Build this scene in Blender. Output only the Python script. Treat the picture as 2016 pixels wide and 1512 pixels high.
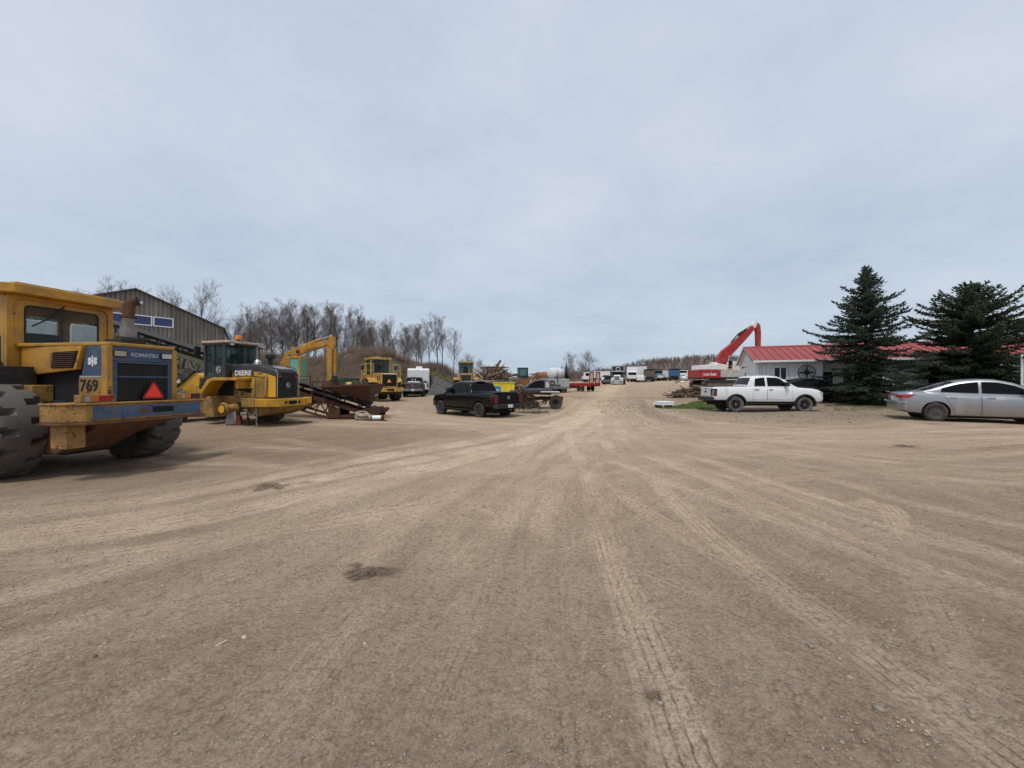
import bpy, bmesh, math, random
import numpy as np
from mathutils import Vector, Matrix, noise as mnoise
R = math.radians
random.seed(7); rng = np.random.default_rng(7)
for o in list(bpy.data.objects): bpy.data.objects.remove(o, do_unlink=True)
sc = bpy.context.scene
col = sc.collection
# ---------------------------------------------------------------- camera
CAM_H = 1.7
cam_d = bpy.data.cameras.new('camera'); cam = bpy.data.objects.new('camera', cam_d); col.objects.link(cam)
cam.location = (0, 0, CAM_H); cam.rotation_euler = (R(90), 0, 0)
cam_d.sensor_width = 36; cam_d.lens = 757/2016*36
cam_d.clip_start = .05; cam_d.clip_end = 6000
sc.camera = cam
sc.render.engine = 'CYCLES'
sc.render.resolution_x = 1024; sc.render.resolution_y = 768
# ---------------------------------------------------------------- world: overcast daylight
SUN_EL, SUN_AZ = R(66), R(200)          # azimuth from +Y towards +X
world = bpy.data.worlds.new('World'); sc.world = world; world.use_nodes = True
wn, wl = world.node_tree.nodes, world.node_tree.links
wn.clear()
def wnode(t, **k):
    n = wn.new(t)
    for a, b in k.items(): setattr(n, a, b)
    return n
sky = wnode('ShaderNodeTexSky', sky_type='NISHITA', sun_disc=False)
sky.sun_elevation = SUN_EL; sky.sun_rotation = SUN_AZ; sky.altitude = 200; sky.air_density = 1; sky.dust_density = 2.5; sky.ozone_density = 1
tc = wnode('ShaderNodeTexCoord')
sep = wnode('ShaderNodeSeparateXYZ'); wl.new(tc.outputs['Generated'], sep.inputs[0])
# project the view direction on a flat cloud deck so that the clouds shrink towards the horizon
zc = wnode('ShaderNodeMath', operation='MAXIMUM'); zc.inputs[1].default_value = 0.0; wl.new(sep.outputs[2], zc.inputs[0])
za = wnode('ShaderNodeMath', operation='ADD'); za.inputs[1].default_value = 0.22; wl.new(zc.outputs[0], za.inputs[0])
dx = wnode('ShaderNodeMath', operation='DIVIDE'); wl.new(sep.outputs[0], dx.inputs[0]); wl.new(za.outputs[0], dx.inputs[1])
dy = wnode('ShaderNodeMath', operation='DIVIDE'); wl.new(sep.outputs[1], dy.inputs[0]); wl.new(za.outputs[0], dy.inputs[1])
cmb = wnode('ShaderNodeCombineXYZ'); wl.new(dx.outputs[0], cmb.inputs[0]); wl.new(dy.outputs[0], cmb.inputs[1])
n1 = wnode('ShaderNodeTexNoise'); n1.inputs['Scale'].default_value = .95; n1.inputs['Detail'].default_value = 7; n1.inputs['Roughness'].default_value = .6; n1.inputs['Distortion'].default_value = .1
wl.new(cmb.outputs[0], n1.inputs['Vector'])
r1 = wnode('ShaderNodeValToRGB'); wl.new(n1.outputs[0], r1.inputs[0])
r1.color_ramp.elements[0].position = .32; r1.color_ramp.elements[0].color = (3.36, 3.92, 4.78, 1)
r1.color_ramp.elements[1].position = .68; r1.color_ramp.elements[1].color = (4.55, 4.92, 5.52, 1)
# lower sky: greyer blue towards the horizon
rh = wnode('ShaderNodeValToRGB'); wl.new(zc.outputs[0], rh.inputs[0])
rh.color_ramp.elements[0].position = 0.0; rh.color_ramp.elements[0].color = (.80, .87, .885, 1)
rh.color_ramp.elements[1].position = .42; rh.color_ramp.elements[1].color = (1, 1, 1, 1)
e = rh.color_ramp.elements.new(.1); e.color = (.90, .935, .945, 1)
mul = wnode('ShaderNodeMix', data_type='RGBA', blend_type='MULTIPLY'); mul.inputs[0].default_value = 1
wl.new(r1.outputs[0], mul.inputs[6]); wl.new(rh.outputs[0], mul.inputs[7])
mixs = wnode('ShaderNodeMix', data_type='RGBA'); mixs.inputs[0].default_value = .93
wl.new(sky.outputs[0], mixs.inputs[6]); wl.new(mul.outputs[2], mixs.inputs[7])
bg = wnode('ShaderNodeBackground'); bg.inputs[1].default_value = .1
wo = wnode('ShaderNodeOutputWorld'); wl.new(mixs.outputs[2], bg.inputs[0]); wl.new(bg.outputs[0], wo.inputs[0])
# ---------------------------------------------------------------- sun behind the cloud
sun_d = bpy.data.lights.new('sun', 'SUN'); sun_d.energy = 1.5; sun_d.angle = R(14); sun_d.color = (1, .965, .91)
sun = bpy.data.objects.new('sun', sun_d); col.objects.link(sun)
sdir = Vector((math.sin(SUN_AZ)*math.cos(SUN_EL), math.cos(SUN_AZ)*math.cos(SUN_EL), math.sin(SUN_EL)))
sun.rotation_euler = sdir.to_track_quat('Z', 'Y').to_euler(); sun.location = (0, 0, 60)
vs = sc.view_settings; vs.view_transform = 'Standard'; vs.look = 'None'; vs.exposure = .6; vs.gamma = 1; vs.use_curve_mapping = False

# ================================================================ helpers
def tag(o, label=None, cat=None, group=None, kind=None):
    if label: o['label'] = label
    if cat: o['category'] = cat
    if group: o['group'] = group
    if kind: o['kind'] = kind
    return o
def empty(name, loc, rz=0, label=None, cat=None, group=None):
    o = bpy.data.objects.new(name, None); col.objects.link(o); o.empty_display_size = .2
    o.location = loc; o.rotation_euler = (0, 0, rz)
    return tag(o, label, cat, group)
def copy_tree(o, parent=None):
    c = o.copy(); col.objects.link(c); c.parent = parent
    for ch in o.children: copy_tree(ch, c)
    return c
def frame(d, up=Vector((0, 0, 1))):
    d = Vector(d).normalized()
    s = d.cross(Vector(up))
    if s.length < 1e-4: s = d.cross(Vector((1, 0, 0)))
    s.normalize(); u = s.cross(d)
    return d, s, u
class MB:
    def __init__(s): s.v = []; s.f = []; s.mi = []; s.cur = 0
    def add(s, vs, fs):
        b = len(s.v); s.v += [tuple(p) for p in vs]
        for f in fs: s.f.append([b+i for i in f]); s.mi.append(s.cur)
        return s
    def box(s, x0, x1, y0, y1, z0, z1, rot=None):
        vs = [(x, y, z) for x in (x0, x1) for y in (y0, y1) for z in (z0, z1)]
        if rot is not None:
            c = Vector(((x0+x1)/2, (y0+y1)/2, (z0+z1)/2))
            vs = [rot @ (Vector(p)-c)+c for p in vs]
        return s.add(vs, [(0,1,3,2),(4,6,7,5),(0,4,5,1),(2,3,7,6),(0,2,6,4),(1,5,7,3)])
    def cbox(s, c, d, rot=None):
        return s.box(c[0]-d[0]/2, c[0]+d[0]/2, c[1]-d[1]/2, c[1]+d[1]/2, c[2]-d[2]/2, c[2]+d[2]/2, rot)
    def beam(s, p0, p1, w, h, up=(0, 0, 1), w1=None, h1=None):
        p0, p1 = Vector(p0), Vector(p1); d, a, u = frame(p1-p0, up)
        w1 = w if w1 is None else w1; h1 = h if h1 is None else h1
        vs = []
        for p, ww, hh in ((p0, w, h), (p1, w1, h1)):
            for i, j in ((-1,-1),(1,-1),(1,1),(-1,1)): vs.append(p+a*i*ww/2+u*j*hh/2)
        return s.add(vs, [(3,2,1,0),(4,5,6,7),(0,1,5,4),(1,2,6,5),(2,3,7,6),(3,0,4,7)])
    def tube(s, pts, r, n=8, cap=True):
        pts = [Vector(p) for p in pts]; m = len(pts)
        rr = r if isinstance(r, (list, tuple)) else [r]*m
        vs = []; up = Vector((0, 0, 1)); prev = None
        for i, p in enumerate(pts):
            d = (pts[min(i+1, m-1)]-pts[max(i-1, 0)]).normalized()
            if prev is None:
                _, a, u = frame(d, up)
            else:
                a = prev - d*prev.dot(d)
                if a.length < 1e-5: _, a, u = frame(d, up)
                a.normalize(); u = a.cross(d)
            prev = a
            for k in range(n):
                t = 2*math.pi*k/n; vs.append(p+a*math.cos(t)*rr[i]+u*math.sin(t)*rr[i])
        fs = [(i*n+k, i*n+(k+1) % n, (i+1)*n+(k+1) % n, (i+1)*n+k) for i in range(m-1) for k in range(n)]
        if cap: fs += [tuple(range(n)), tuple((m-1)*n+k for k in range(n))]
        return s.add(vs, fs)
    def cyl(s, p0, p1, r0, r1=None, n=16): return s.tube([p0, p1], [r0, r0 if r1 is None else r1], n)
    def prism(s, poly, a0, a1, axis='y'):
        # polygon given in the two other axes: y -> (x,z), x -> (y,z), z -> (x,y)
        def P(p, a):
            return {'y': (p[0], a, p[1]), 'x': (a, p[0], p[1]), 'z': (p[0], p[1], a)}[axis]
        n = len(poly)
        vs = [P(p, a0) for p in poly]+[P(p, a1) for p in poly]
        return s.add(vs, [tuple(range(n)), tuple(range(n, 2*n))]+[(i, (i+1) % n, n+(i+1) % n, n+i) for i in range(n)])
    def lathe(s, prof, o=(0, 0, 0), ax=(0, 0, 1), n=24, cap=True):
        o = Vector(o); d, a, u = frame(ax, (0.3, 1, .1) if abs(Vector(ax).normalized().z) > .9 else (0, 0, 1))
        m = len(prof); vs = []
        for r, h in prof:
            for k in range(n):
                t = 2*math.pi*k/n; vs.append(o+d*h+(a*math.cos(t)+u*math.sin(t))*r)
        fs = [(i*n+k, i*n+(k+1) % n, (i+1)*n+(k+1) % n, (i+1)*n+k) for i in range(m-1) for k in range(n)]
        if cap and prof[0][0] > 1e-4: fs.append(tuple(range(n)))
        if cap and prof[-1][0] > 1e-4: fs.append(tuple((m-1)*n+k for k in range(n)))
        return s.add(vs, fs)
    def loft(s, secs, closed=True, cap=True):
        n = len(secs[0]); vs = [p for q in secs for p in q]; e = n if closed else n-1
        fs = [(i*n+k, i*n+(k+1) % n, (i+1)*n+(k+1) % n, (i+1)*n+k) for i in range(len(secs)-1) for k in range(e)]
        if cap and closed: fs += [tuple(range(n)), tuple((len(secs)-1)*n+k for k in range(n))]
        return s.add(vs, fs)
    def build(s, name, mat, parent=None, bevel=0, smooth=None, seg=2, loc=None, recalc=True):
        me = bpy.data.meshes.new(name); me.from_pydata(s.v, [], s.f)
        if recalc and len(s.f) < 60000:
            bm = bmesh.new(); bm.from_mesh(me)
            bmesh.ops.remove_doubles(bm, verts=bm.verts, dist=1e-5)
            bmesh.ops.recalc_face_normals(bm, faces=bm.faces); bm.to_mesh(me); bm.free()
        mats = mat if isinstance(mat, (list, tuple)) else [mat]
        for m in mats: me.materials.append(M[m] if isinstance(m, str) else m)
        if len(mats) > 1 and len(me.polygons) == len(s.mi): me.polygons.foreach_set('material_index', s.mi)
        if smooth is not None:
            me.shade_smooth(); me.set_sharp_from_angle(angle=R(smooth))
        o = bpy.data.objects.new(name, me); col.objects.link(o)
        if parent is not None: o.parent = parent
        if loc: o.location = loc
        if bevel:
            b = o.modifiers.new('bevel', 'BEVEL'); b.width = bevel; b.segments = seg; b.limit_method = 'ANGLE'; b.angle_limit = R(40)
        return o
def arr_mesh(name, V, F, mat, parent=None, smooth=False):
    """V (n,3), F (m,k) numpy arrays"""
    V = np.asarray(V, dtype=np.float32); F = np.asarray(F, dtype=np.int32)
    me = bpy.data.meshes.new(name); me.vertices.add(len(V)); me.vertices.foreach_set('co', V.ravel())
    k = F.shape[1]; me.loops.add(F.size); me.loops.foreach_set('vertex_index', F.ravel())
    me.polygons.add(len(F)); me.polygons.foreach_set('loop_start', np.arange(0, F.size, k, dtype=np.int32))
    me.update(calc_edges=True)
    if smooth: me.shade_smooth()
    me.materials.append(M[mat] if isinstance(mat, str) else mat)
    o = bpy.data.objects.new(name, me); col.objects.link(o)
    if parent is not None: o.parent = parent
    return o
def text(name, s, size, mat, parent, o, ex, ey, ext=.003, bold=0.0, sx=1.0):
    """lettering as a real mesh; o = lower left corner, ex = reading direction, ey = up of the letters"""
    cu = bpy.data.curves.new(name, 'FONT'); cu.body = s; cu.size = size; cu.extrude = ext; cu.offset = bold; cu.resolution_u = 3
    t = bpy.data.objects.new(name, cu); col.objects.link(t)
    dg = bpy.context.evaluated_depsgraph_get()
    me = bpy.data.meshes.new_from_object(t.evaluated_get(dg)); bpy.data.objects.remove(t); bpy.data.curves.remove(cu)
    ex, ey = Vector(ex).normalized(), Vector(ey).normalized(); ez = ex.cross(ey)
    mt = Matrix(((ex.x*sx, ey.x, ez.x, o[0]), (ex.y*sx, ey.y, ez.y, o[1]), (ex.z*sx, ey.z, ez.z, o[2]), (0, 0, 0, 1)))
    me.transform(mt); me.materials.clear(); me.materials.append(M[mat])
    ob = bpy.data.objects.new(name, me); col.objects.link(ob); ob.parent = parent
    return ob
def apply_bool(o, cutters):
    for c in cutters:
        m = o.modifiers.new('cut', 'BOOLEAN'); m.object = c; m.operation = 'DIFFERENCE'; m.solver = 'EXACT'
    dg = bpy.context.evaluated_depsgraph_get(); dg.update()
    me = bpy.data.meshes.new_from_object(o.evaluated_get(dg))
    o.modifiers.clear(); o.data = me
    for c in cutters: bpy.data.objects.remove(c)
def lerp(a, b, t): return a+(b-a)*t
def at(px, Y): return (px-1008)/757*Y           # picture column -> X at depth Y (measured from the photograph)
# ---------------------------------------------------------------- the lie of the land
HP = np.array([(0,0,0),(0,4,0),(-6,4,0),(6,4,0),(0,9,0),(8,9,.1),(-9,8.5,-.1),(-14,9,-.05),(-9,15,.03),(-12,16,.1),(-4,19,0),(-7,19,.03),
  (-2,21.5,-.1),(-4,22.5,-.1),(1,22,0),(2,24,.16),(5,20,.0),(4,15,.03),(12,21.5,.15),(15,21,.22),(16,14.5,.26),(19,14,.27),(12,14,.15),(22,10,.25),(14,27,.62),(20,26,.66),(28,23,.6),(20,20,.45),(9.5,24,.24),(11,32,.55),
  (-9,30,.38),(-9,37,.43),(-10,44,.45),(-4,40,.5),(-20,30,.3),(-30,35,.4),(-16,22,.15),(3.4,40,.75),(7.5,42,.95),(8,32,.5),(12,42,.85),(25,50,1.15),(25,38,.9),(40,40,.9),(17,60,1.35),
  (22,82,1.55),(30,95,2.2),(40,104,2.6),(12,82,1.6),(20,70,1.4),(-2,55,.6),(-20,60,.6),(0,80,.8),(60,90,2.2),(0,130,1.2),(40,140,2.8),(100,140,2.6),(-60,60,.5),(-60,120,.5),(-40,10,0),(40,5,.2),(0,-20,0),(-30,-20,0),(30,-20,0),(50,200,2.6),(-50,220,0),(150,200,2.6),(200,60,1.5),(-200,80,.5)], dtype=float)
def gh(x, y):
    x = np.asarray(x, float); y = np.asarray(y, float)
    num = np.zeros(np.broadcast(x, y).shape); den = num.copy()
    for a, b, z in HP:
        sc_ = .35+.055*math.hypot(a, b)
        w = 1/((((x-a)**2+(y-b)**2)/sc_**2)+1.0)**1.8
        num = num+w*z; den = den+w
    return num/den
def gz(x, y): return float(gh(x, y))
# ================================================================ materials (all procedural)
M = {}
def _nt(name):
    m = bpy.data.materials.new(name); m.use_nodes = True; M[name] = m
    nt = m.node_tree; b = nt.nodes['Principled BSDF']
    def N(t, **k):
        n = nt.nodes.new(t)
        for a, v in k.items():
            if a.startswith('i_'): n.inputs[a[2:].replace('_', ' ')].default_value = v
            else: setattr(n, a, v)
        return n
    return m, nt, b, N, nt.links.new
def c4(c, k=1.0): return (c[0]*k, c[1]*k, c[2]*k, 1)
def mixn(N, L, fac, a, b, blend='MIX'):
    n = N('ShaderNodeMix', data_type='RGBA', blend_type=blend)
    for s, v in ((0, fac), (6, a), (7, b)):
        if hasattr(v, 'is_linked') or hasattr(v, 'links'): L(v, n.inputs[s])
        else: n.inputs[s].default_value = v
    return n.outputs[2]
def ramp(N, L, src, p0, p1, c0=(0,0,0,1), c1=(1,1,1,1)):
    r = N('ShaderNodeValToRGB'); L(src, r.inputs[0])
    r.color_ramp.elements[0].position = p0; r.color_ramp.elements[0].color = c0
    r.color_ramp.elements[1].position = p1; r.color_ramp.elements[1].color = c1
    return r.outputs[0]
def surf(name, c, rough=.5, metal=0, var=.15, vs=3, dirt=0, dirtc=(.16,.125,.09), ds=4, rust=0, rs=6, rustc=(.095,.036,.016), bump=0, bs=40, coat=0, spec=.5, stretch=None, scratch=0):
    m, nt, b, N, L = _nt(name)
    tcn = N('ShaderNodeTexCoord'); vec = tcn.outputs['Object']
    if stretch:
        mp = N('ShaderNodeMapping'); mp.inputs['Scale'].default_value = stretch; L(vec, mp.inputs[0]); vec = mp.outputs[0]
    def noise(s, d=5, r=.6, dist=0):
        n = N('ShaderNodeTexNoise'); n.inputs['Scale'].default_value = s; n.inputs['Detail'].default_value = d; n.inputs['Roughness'].default_value = r; n.inputs['Distortion'].default_value = dist
        L(vec, n.inputs['Vector']); return n.outputs[0]
    colr = mixn(N, L, ramp(N, L, noise(vs), .35, .65), c4(c, 1-var), c4(c, 1+var*.6))
    rg = None
    if dirt:
        msk = ramp(N, L, noise(ds, 8, .68, .4), .62-dirt*.45, .74-dirt*.2, (0,0,0,1), (.85,.85,.85,1))
        colr = mixn(N, L, msk, colr, c4(dirtc)); rg = (msk, .9)
    if scratch:
        msk = ramp(N, L, noise(90, 3, .7), .66-scratch*.1, .7, (0,0,0,1), (.8,.8,.8,1)); colr = mixn(N, L, msk, colr, c4((.32,.28,.22)))
    if rust:
        n2 = noise(rs, 9, .72, .6); msk = ramp(N, L, n2, .66-rust*.36, .70-rust*.3)
        rc = mixn(N, L, ramp(N, L, noise(rs*5, 4), .35, .7), c4(rustc, .5), c4(rustc, 1.7))
        colr = mixn(N, L, msk, colr, rc); rg = (msk, .92)
    L(colr, b.inputs['Base Color'])
    b.inputs['Metallic'].default_value = metal; b.inputs['Coat Weight'].default_value = coat; b.inputs['Coat Roughness'].default_value = .08; b.inputs['Specular IOR Level'].default_value = spec
    if rg:
        mr = N('ShaderNodeMapRange'); L(rg[0], mr.inputs[0]); mr.inputs[3].default_value = rough; mr.inputs[4].default_value = rg[1]; L(mr.outputs[0], b.inputs['Roughness'])
    else: b.inputs['Roughness'].default_value = rough
    if bump:
        bn = N('ShaderNodeBump'); bn.inputs['Strength'].default_value = bump; bn.inputs['Distance'].default_value = .02; L(noise(bs, 5), bn.inputs['Height']); L(bn.outputs[0], b.inputs['Normal'])
    return m
def glass(name, c, rough=.05, alpha=1.0, spec=.6):
    m, nt, b, N, L = _nt(name)
    b.inputs['Base Color'].default_value = c4(c, .25 if alpha < .5 else 1); b.inputs['Roughness'].default_value = rough; b.inputs['Specular IOR Level'].default_value = spec
    if alpha < 1:      # a pane one can look through: part tinted transparent, part mirror
        t = N('ShaderNodeBsdfTransparent'); t.inputs[0].default_value = c4([x**.35 for x in c])
        ms = N('ShaderNodeMixShader'); ms.inputs[0].default_value = alpha; L(t.outputs[0], ms.inputs[1]); L(b.outputs[0], ms.inputs[2])
        L(ms.outputs[0], nt.nodes['Material Output'].inputs[0])
    return m
CY = (.50, .255, .022)
surf('komatsu_yellow', (.47,.235,.02), .5, var=.14, dirt=.42, dirtc=(.22,.13,.045), ds=2.2, rust=.14, rs=11, bump=.1)
surf('komatsu_worn', (.42,.225,.035), .6, var=.25, dirt=.7, dirtc=(.22,.12,.045), ds=4, rust=.3, rs=9, bump=.25)
surf('komatsu_blue', (.030,.062,.135), .5, var=.2, dirt=.3, dirtc=(.10,.09,.08), ds=5, rust=.18)
surf('worn_blue', (.035,.085,.18), .55, var=.25, dirt=.42, dirtc=(.12,.11,.10), ds=6, rust=.22, rs=14)
surf('rust', (.085,.036,.02), .9, var=.5, vs=6, dirt=.35, dirtc=(.05,.03,.022), rust=.4, rs=4, bump=.4, bs=25)
surf('rust_orange', (.15,.065,.03), .9, var=.4, vs=5, dirt=.4, dirtc=(.07,.035,.02), bump=.3)
surf('deere_yellow', (.56,.285,.012), .42, var=.12, dirt=.36, dirtc=(.20,.13,.055), ds=2.5, rust=.14)
surf('deere_bright', (.66,.35,.012), .4, var=.08, dirt=.2, dirtc=(.3,.19,.06))
surf('deere_dirty', (.42,.23,.03), .65, var=.25, dirt=.62, dirtc=(.13,.095,.055), ds=2.2, rust=.3)
surf('cat_yellow', (.58,.33,.055), .45, var=.15, dirt=.4, dirtc=(.24,.16,.07), rust=.34, rs=5)
surf('old_yellow', (.40,.235,.035), .6, var=.2, dirt=.5, dirtc=(.16,.10,.05), rust=.35)
surf('exc_yellow', (.46,.225,.018), .45, var=.15, dirt=.35, dirtc=(.22,.125,.03), rust=.2)
surf('handrail_yellow', (.50,.36,.09), .5, var=.1)
surf('exc_red', (.33,.012,.012), .4, var=.2, dirt=.2, dirtc=(.30,.14,.11), ds=1.5)
surf('trailer_red', (.34,.018,.016), .45, var=.15, dirt=.25, dirtc=(.2,.09,.06))
surf('roof_red', (.30,.048,.043), .6, var=.08, vs=.6, dirt=.16, dirtc=(.32,.09,.08))
surf('orange_rust', (.36,.13,.035), .75, var=.3, dirt=.4, rust=.5, rs=3)
surf('orange_plastic', (.80,.22,.01), .35, var=.05)
surf('black_paint', (.003,.003,.0035), .18, var=.1, coat=.1, spec=.25, dirt=.06, dirtc=(.03,.027,.024), ds=2)
surf('dark_grey_paint', (.022,.022,.024), .45, var=.2, dirt=.6, dirtc=(.10,.08,.06), ds=2.5)
surf('navy_paint', (.012,.016,.035), .35, var=.2, dirt=.55, dirtc=(.06,.05,.04), ds=3)
surf('white_paint', (.72,.73,.74), .28, var=.03, coat=.5, dirt=.16, dirtc=(.50,.46,.40), ds=2)
surf('silver_paint', (.36,.365,.37), .34, metal=.85, var=.03, coat=.6, dirt=.10, dirtc=(.42,.40,.36), ds=2)
surf('white_plain', (.70,.71,.72), .55, var=.05, dirt=.2, dirtc=(.45,.42,.38))
surf('white_dirty', (.55,.54,.51), .6, var=.1, dirt=.5, dirtc=(.27,.22,.17), rust=.1)
surf('foam_white', (.78,.80,.83), .6, var=.05, dirt=.12, dirtc=(.5,.5,.48))
surf('trim_white', (.74,.745,.75), .5, var=.05)
surf('siding', (.74,.745,.755), .6, var=.07, vs=1.5, dirt=.14, dirtc=(.32,.31,.30), stretch=(1,1,.3))
surf('shed_metal', (.23,.212,.192), .65, metal=.1, var=.28, vs=1.6, dirt=.45, dirtc=(.14,.118,.098), ds=1.1, stretch=(1.2,1.2,.22))
surf('shed_trim', (.05,.05,.05), .6)
surf('grey_metal', (.22,.23,.24), .5, metal=.3, var=.15, dirt=.35, dirtc=(.12,.10,.08))
surf('light_grey', (.34,.37,.37), .55, var=.1, dirt=.3, dirtc=(.22,.20,.17))
surf('dark_metal', (.022,.022,.024), .55, metal=.2, var=.3, dirt=.3, dirtc=(.06,.05,.04))
surf('black_plastic', (.012,.012,.013), .6, var=.2, dirt=.25, dirtc=(.05,.045,.04))
surf('charcoal', (.026,.028,.032), .42, var=.2, dirt=.3, dirtc=(.09,.075,.06))
surf('charcoal_highlight', (.05,.055,.065), .25, var=.1, dirt=.15, dirtc=(.16,.15,.14), coat=.4)  # lighter charcoal, serves as a painted highlight on the hood
surf('void', (.004,.004,.004), .9)  # near black, painted shade for hollows and undersides; also a black tarp
surf('chrome', (.55,.56,.57), .18, metal=1, var=.1)
surf('bright_metal', (.50,.52,.55), .35, metal=.6, var=.1)
surf('old_steel', (.21,.20,.19), .55, metal=.5, var=.3, vs=8, dirt=.4, dirtc=(.25,.22,.19), rust=.15)
surf('rubber', (.028,.027,.026), .85, var=.3, dirt=.35, dirtc=(.085,.072,.06), ds=5, bump=.2, bs=60)
surf('rubber_dusty', (.06,.057,.054), .88, var=.25, vs=2, dirt=.6, dirtc=(.145,.128,.108), ds=3, bump=.35, bs=45)
surf('jack_red', (.16,.02,.018), .6, dirt=.3)
surf('steel_rim', (.075,.068,.062), .6, metal=.3, var=.2, dirt=.3, dirtc=(.12,.10,.085))
surf('rubber_cracked', (.09,.083,.076), .86, var=.3, vs=3, dirt=.55, dirtc=(.12,.10,.08), ds=4, bump=.6, bs=38, scratch=.3)
surf('belt', (.014,.014,.015), .6, var=.3, dirt=.3, dirtc=(.06,.05,.045))
surf('conveyor_green', (.085,.115,.055), .7, var=.25, dirt=.45, dirtc=(.11,.08,.05), rust=.3)
surf('cab_teal', (.012,.03,.032), .5, var=.2, dirt=.2)
surf('bin_green', (.014,.052,.018), .5, var=.2, dirt=.3)
surf('lime_green', (.20,.42,.03), .5, var=.1)
surf('bin_yellow', (.74,.58,.03), .45, var=.06, dirt=.22, dirtc=(.42,.36,.06))
surf('sticker_blue', (.02,.22,.42), .4, var=.15)
surf('lamp_red', (.35,.012,.014), .18, var=.1, coat=.5)
surf('lamp_red_dark', (.055,.008,.008), .2, coat=.5)
surf('lamp_amber', (.55,.16,.03), .25)
surf('lamp_clear', (.55,.55,.52), .12, coat=.8)
surf('lamp_yellowed', (.40,.36,.27), .2, coat=.6)
def emit_sign(name, c, s):       # retro-reflective film: a bright saturated sheet
    return surf(name, c, .35, var=.06)
emit_sign('smv_red', (.95,.045,.02), 1); emit_sign('smv_orange', (.95,.34,.06), 1)
surf('smv_border', (.16,.008,.012), .5)
surf('letter_white', (.62,.63,.64), .5, var=.05)
surf('letter_grey', (.30,.33,.38), .5)
surf('letter_black', (.012,.012,.012), .5)
surf('letter_worn', (.40,.36,.30), .6, var=.3, dirt=.4)
surf('letter_worn_black', (.03,.025,.02), .6, var=.3, dirt=.35, dirtc=(.35,.2,.05))
surf('truck_teal', (.03,.14,.18), .5, dirt=.3)
surf('truck_blue', (.02,.13,.30), .45, dirt=.3, dirtc=(.12,.12,.12))
surf('dump_brown', (.13,.115,.09), .75, var=.2, dirt=.4, rust=.25)
surf('wood_log', (.30,.225,.16), .9, var=.35, vs=5, dirt=.4, dirtc=(.10,.07,.05), bump=.5, bs=20)
surf('wood_pale', (.50,.40,.30), .85, var=.25, vs=6, dirt=.3, dirtc=(.25,.18,.13), bump=.2)
surf('wood_dark', (.13,.085,.058), .9, var=.4, vs=6, bump=.4, bs=15)
surf('plank', (.16,.11,.08), .9, var=.3, bump=.3)
surf('bark', (.115,.098,.086), .95, var=.35, vs=3, bump=.4, bs=12)
surf('bark_dark', (.045,.036,.03), .95, var=.3, vs=3, bump=.4, bs=12)
surf('twig', (.175,.138,.12), .95, var=.2, vs=.5)
surf('twig_far', (.20,.135,.115), .95, var=.35, vs=.03)
surf('rose_black', (.010,.010,.011), .5)
surf('soil_dark', (.085,.06,.042), .95, var=.4, vs=3, bump=.5, bs=15)
surf('clod', (.36,.265,.18), .95, var=.35, vs=2)
surf('stone_grey', (.27,.232,.187), .85, var=.3, vs=8, bump=.3)
surf('stone_buff', (.31,.245,.178), .9, var=.25, vs=6)
surf('concrete', (.36,.35,.33), .85, var=.15, dirt=.2)
surf('rag_cloth', (.42,.38,.33), .9, var=.15)
surf('seat_black', (.02,.02,.021), .7)
surf('panel_blue', (.018,.02,.07), .35, var=.15)
glass('glass_dark', (.003,.0035,.004), .05, spec=.16)
glass('glass_tint', (.70,.80,.79), .03, alpha=.09)
glass('glass_cab', (.30,.45,.44), .03, alpha=.16)
glass('glass_green', (.20,.48,.40), .06, alpha=.8)
glass('glass_house', (.008,.009,.010), .06, spec=.3)
glass('glass_blue', (.035,.045,.16), .15, spec=.4)
def foliage(name, c, c2, sc_=1.5):
    m, nt, b, N, L = _nt(name)
    g = N('ShaderNodeTexCoord'); n = N('ShaderNodeTexNoise'); n.inputs['Scale'].default_value = sc_; n.inputs['Detail'].default_value = 4; L(g.outputs['Object'], n.inputs['Vector'])
    L(mixn(N, L, ramp(N, L, n.outputs[0], .35, .65), c4(c), c4(c2)), b.inputs['Base Color']); b.inputs['Roughness'].default_value = .75; b.inputs['Specular IOR Level'].default_value = .25
foliage('needles', (.022,.040,.027), (.052,.074,.046), 2.2)
foliage('needles_tip', (.045,.045,.026), (.060,.062,.036), 2)
foliage('needles_b', (.020,.036,.019), (.055,.072,.032), 1.8)
foliage('grass', (.045,.085,.012), (.075,.115,.02), 3)
foliage('grass_dull', (.075,.085,.03), (.12,.11,.05), 2)
foliage('brush', (.085,.060,.042), (.175,.125,.09), .6)
foliage('brush_dark', (.05,.035,.028), (.12,.08,.06), .5)
foliage('conifer_far', (.014,.024,.018), (.03,.04,.03), 1)
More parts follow.
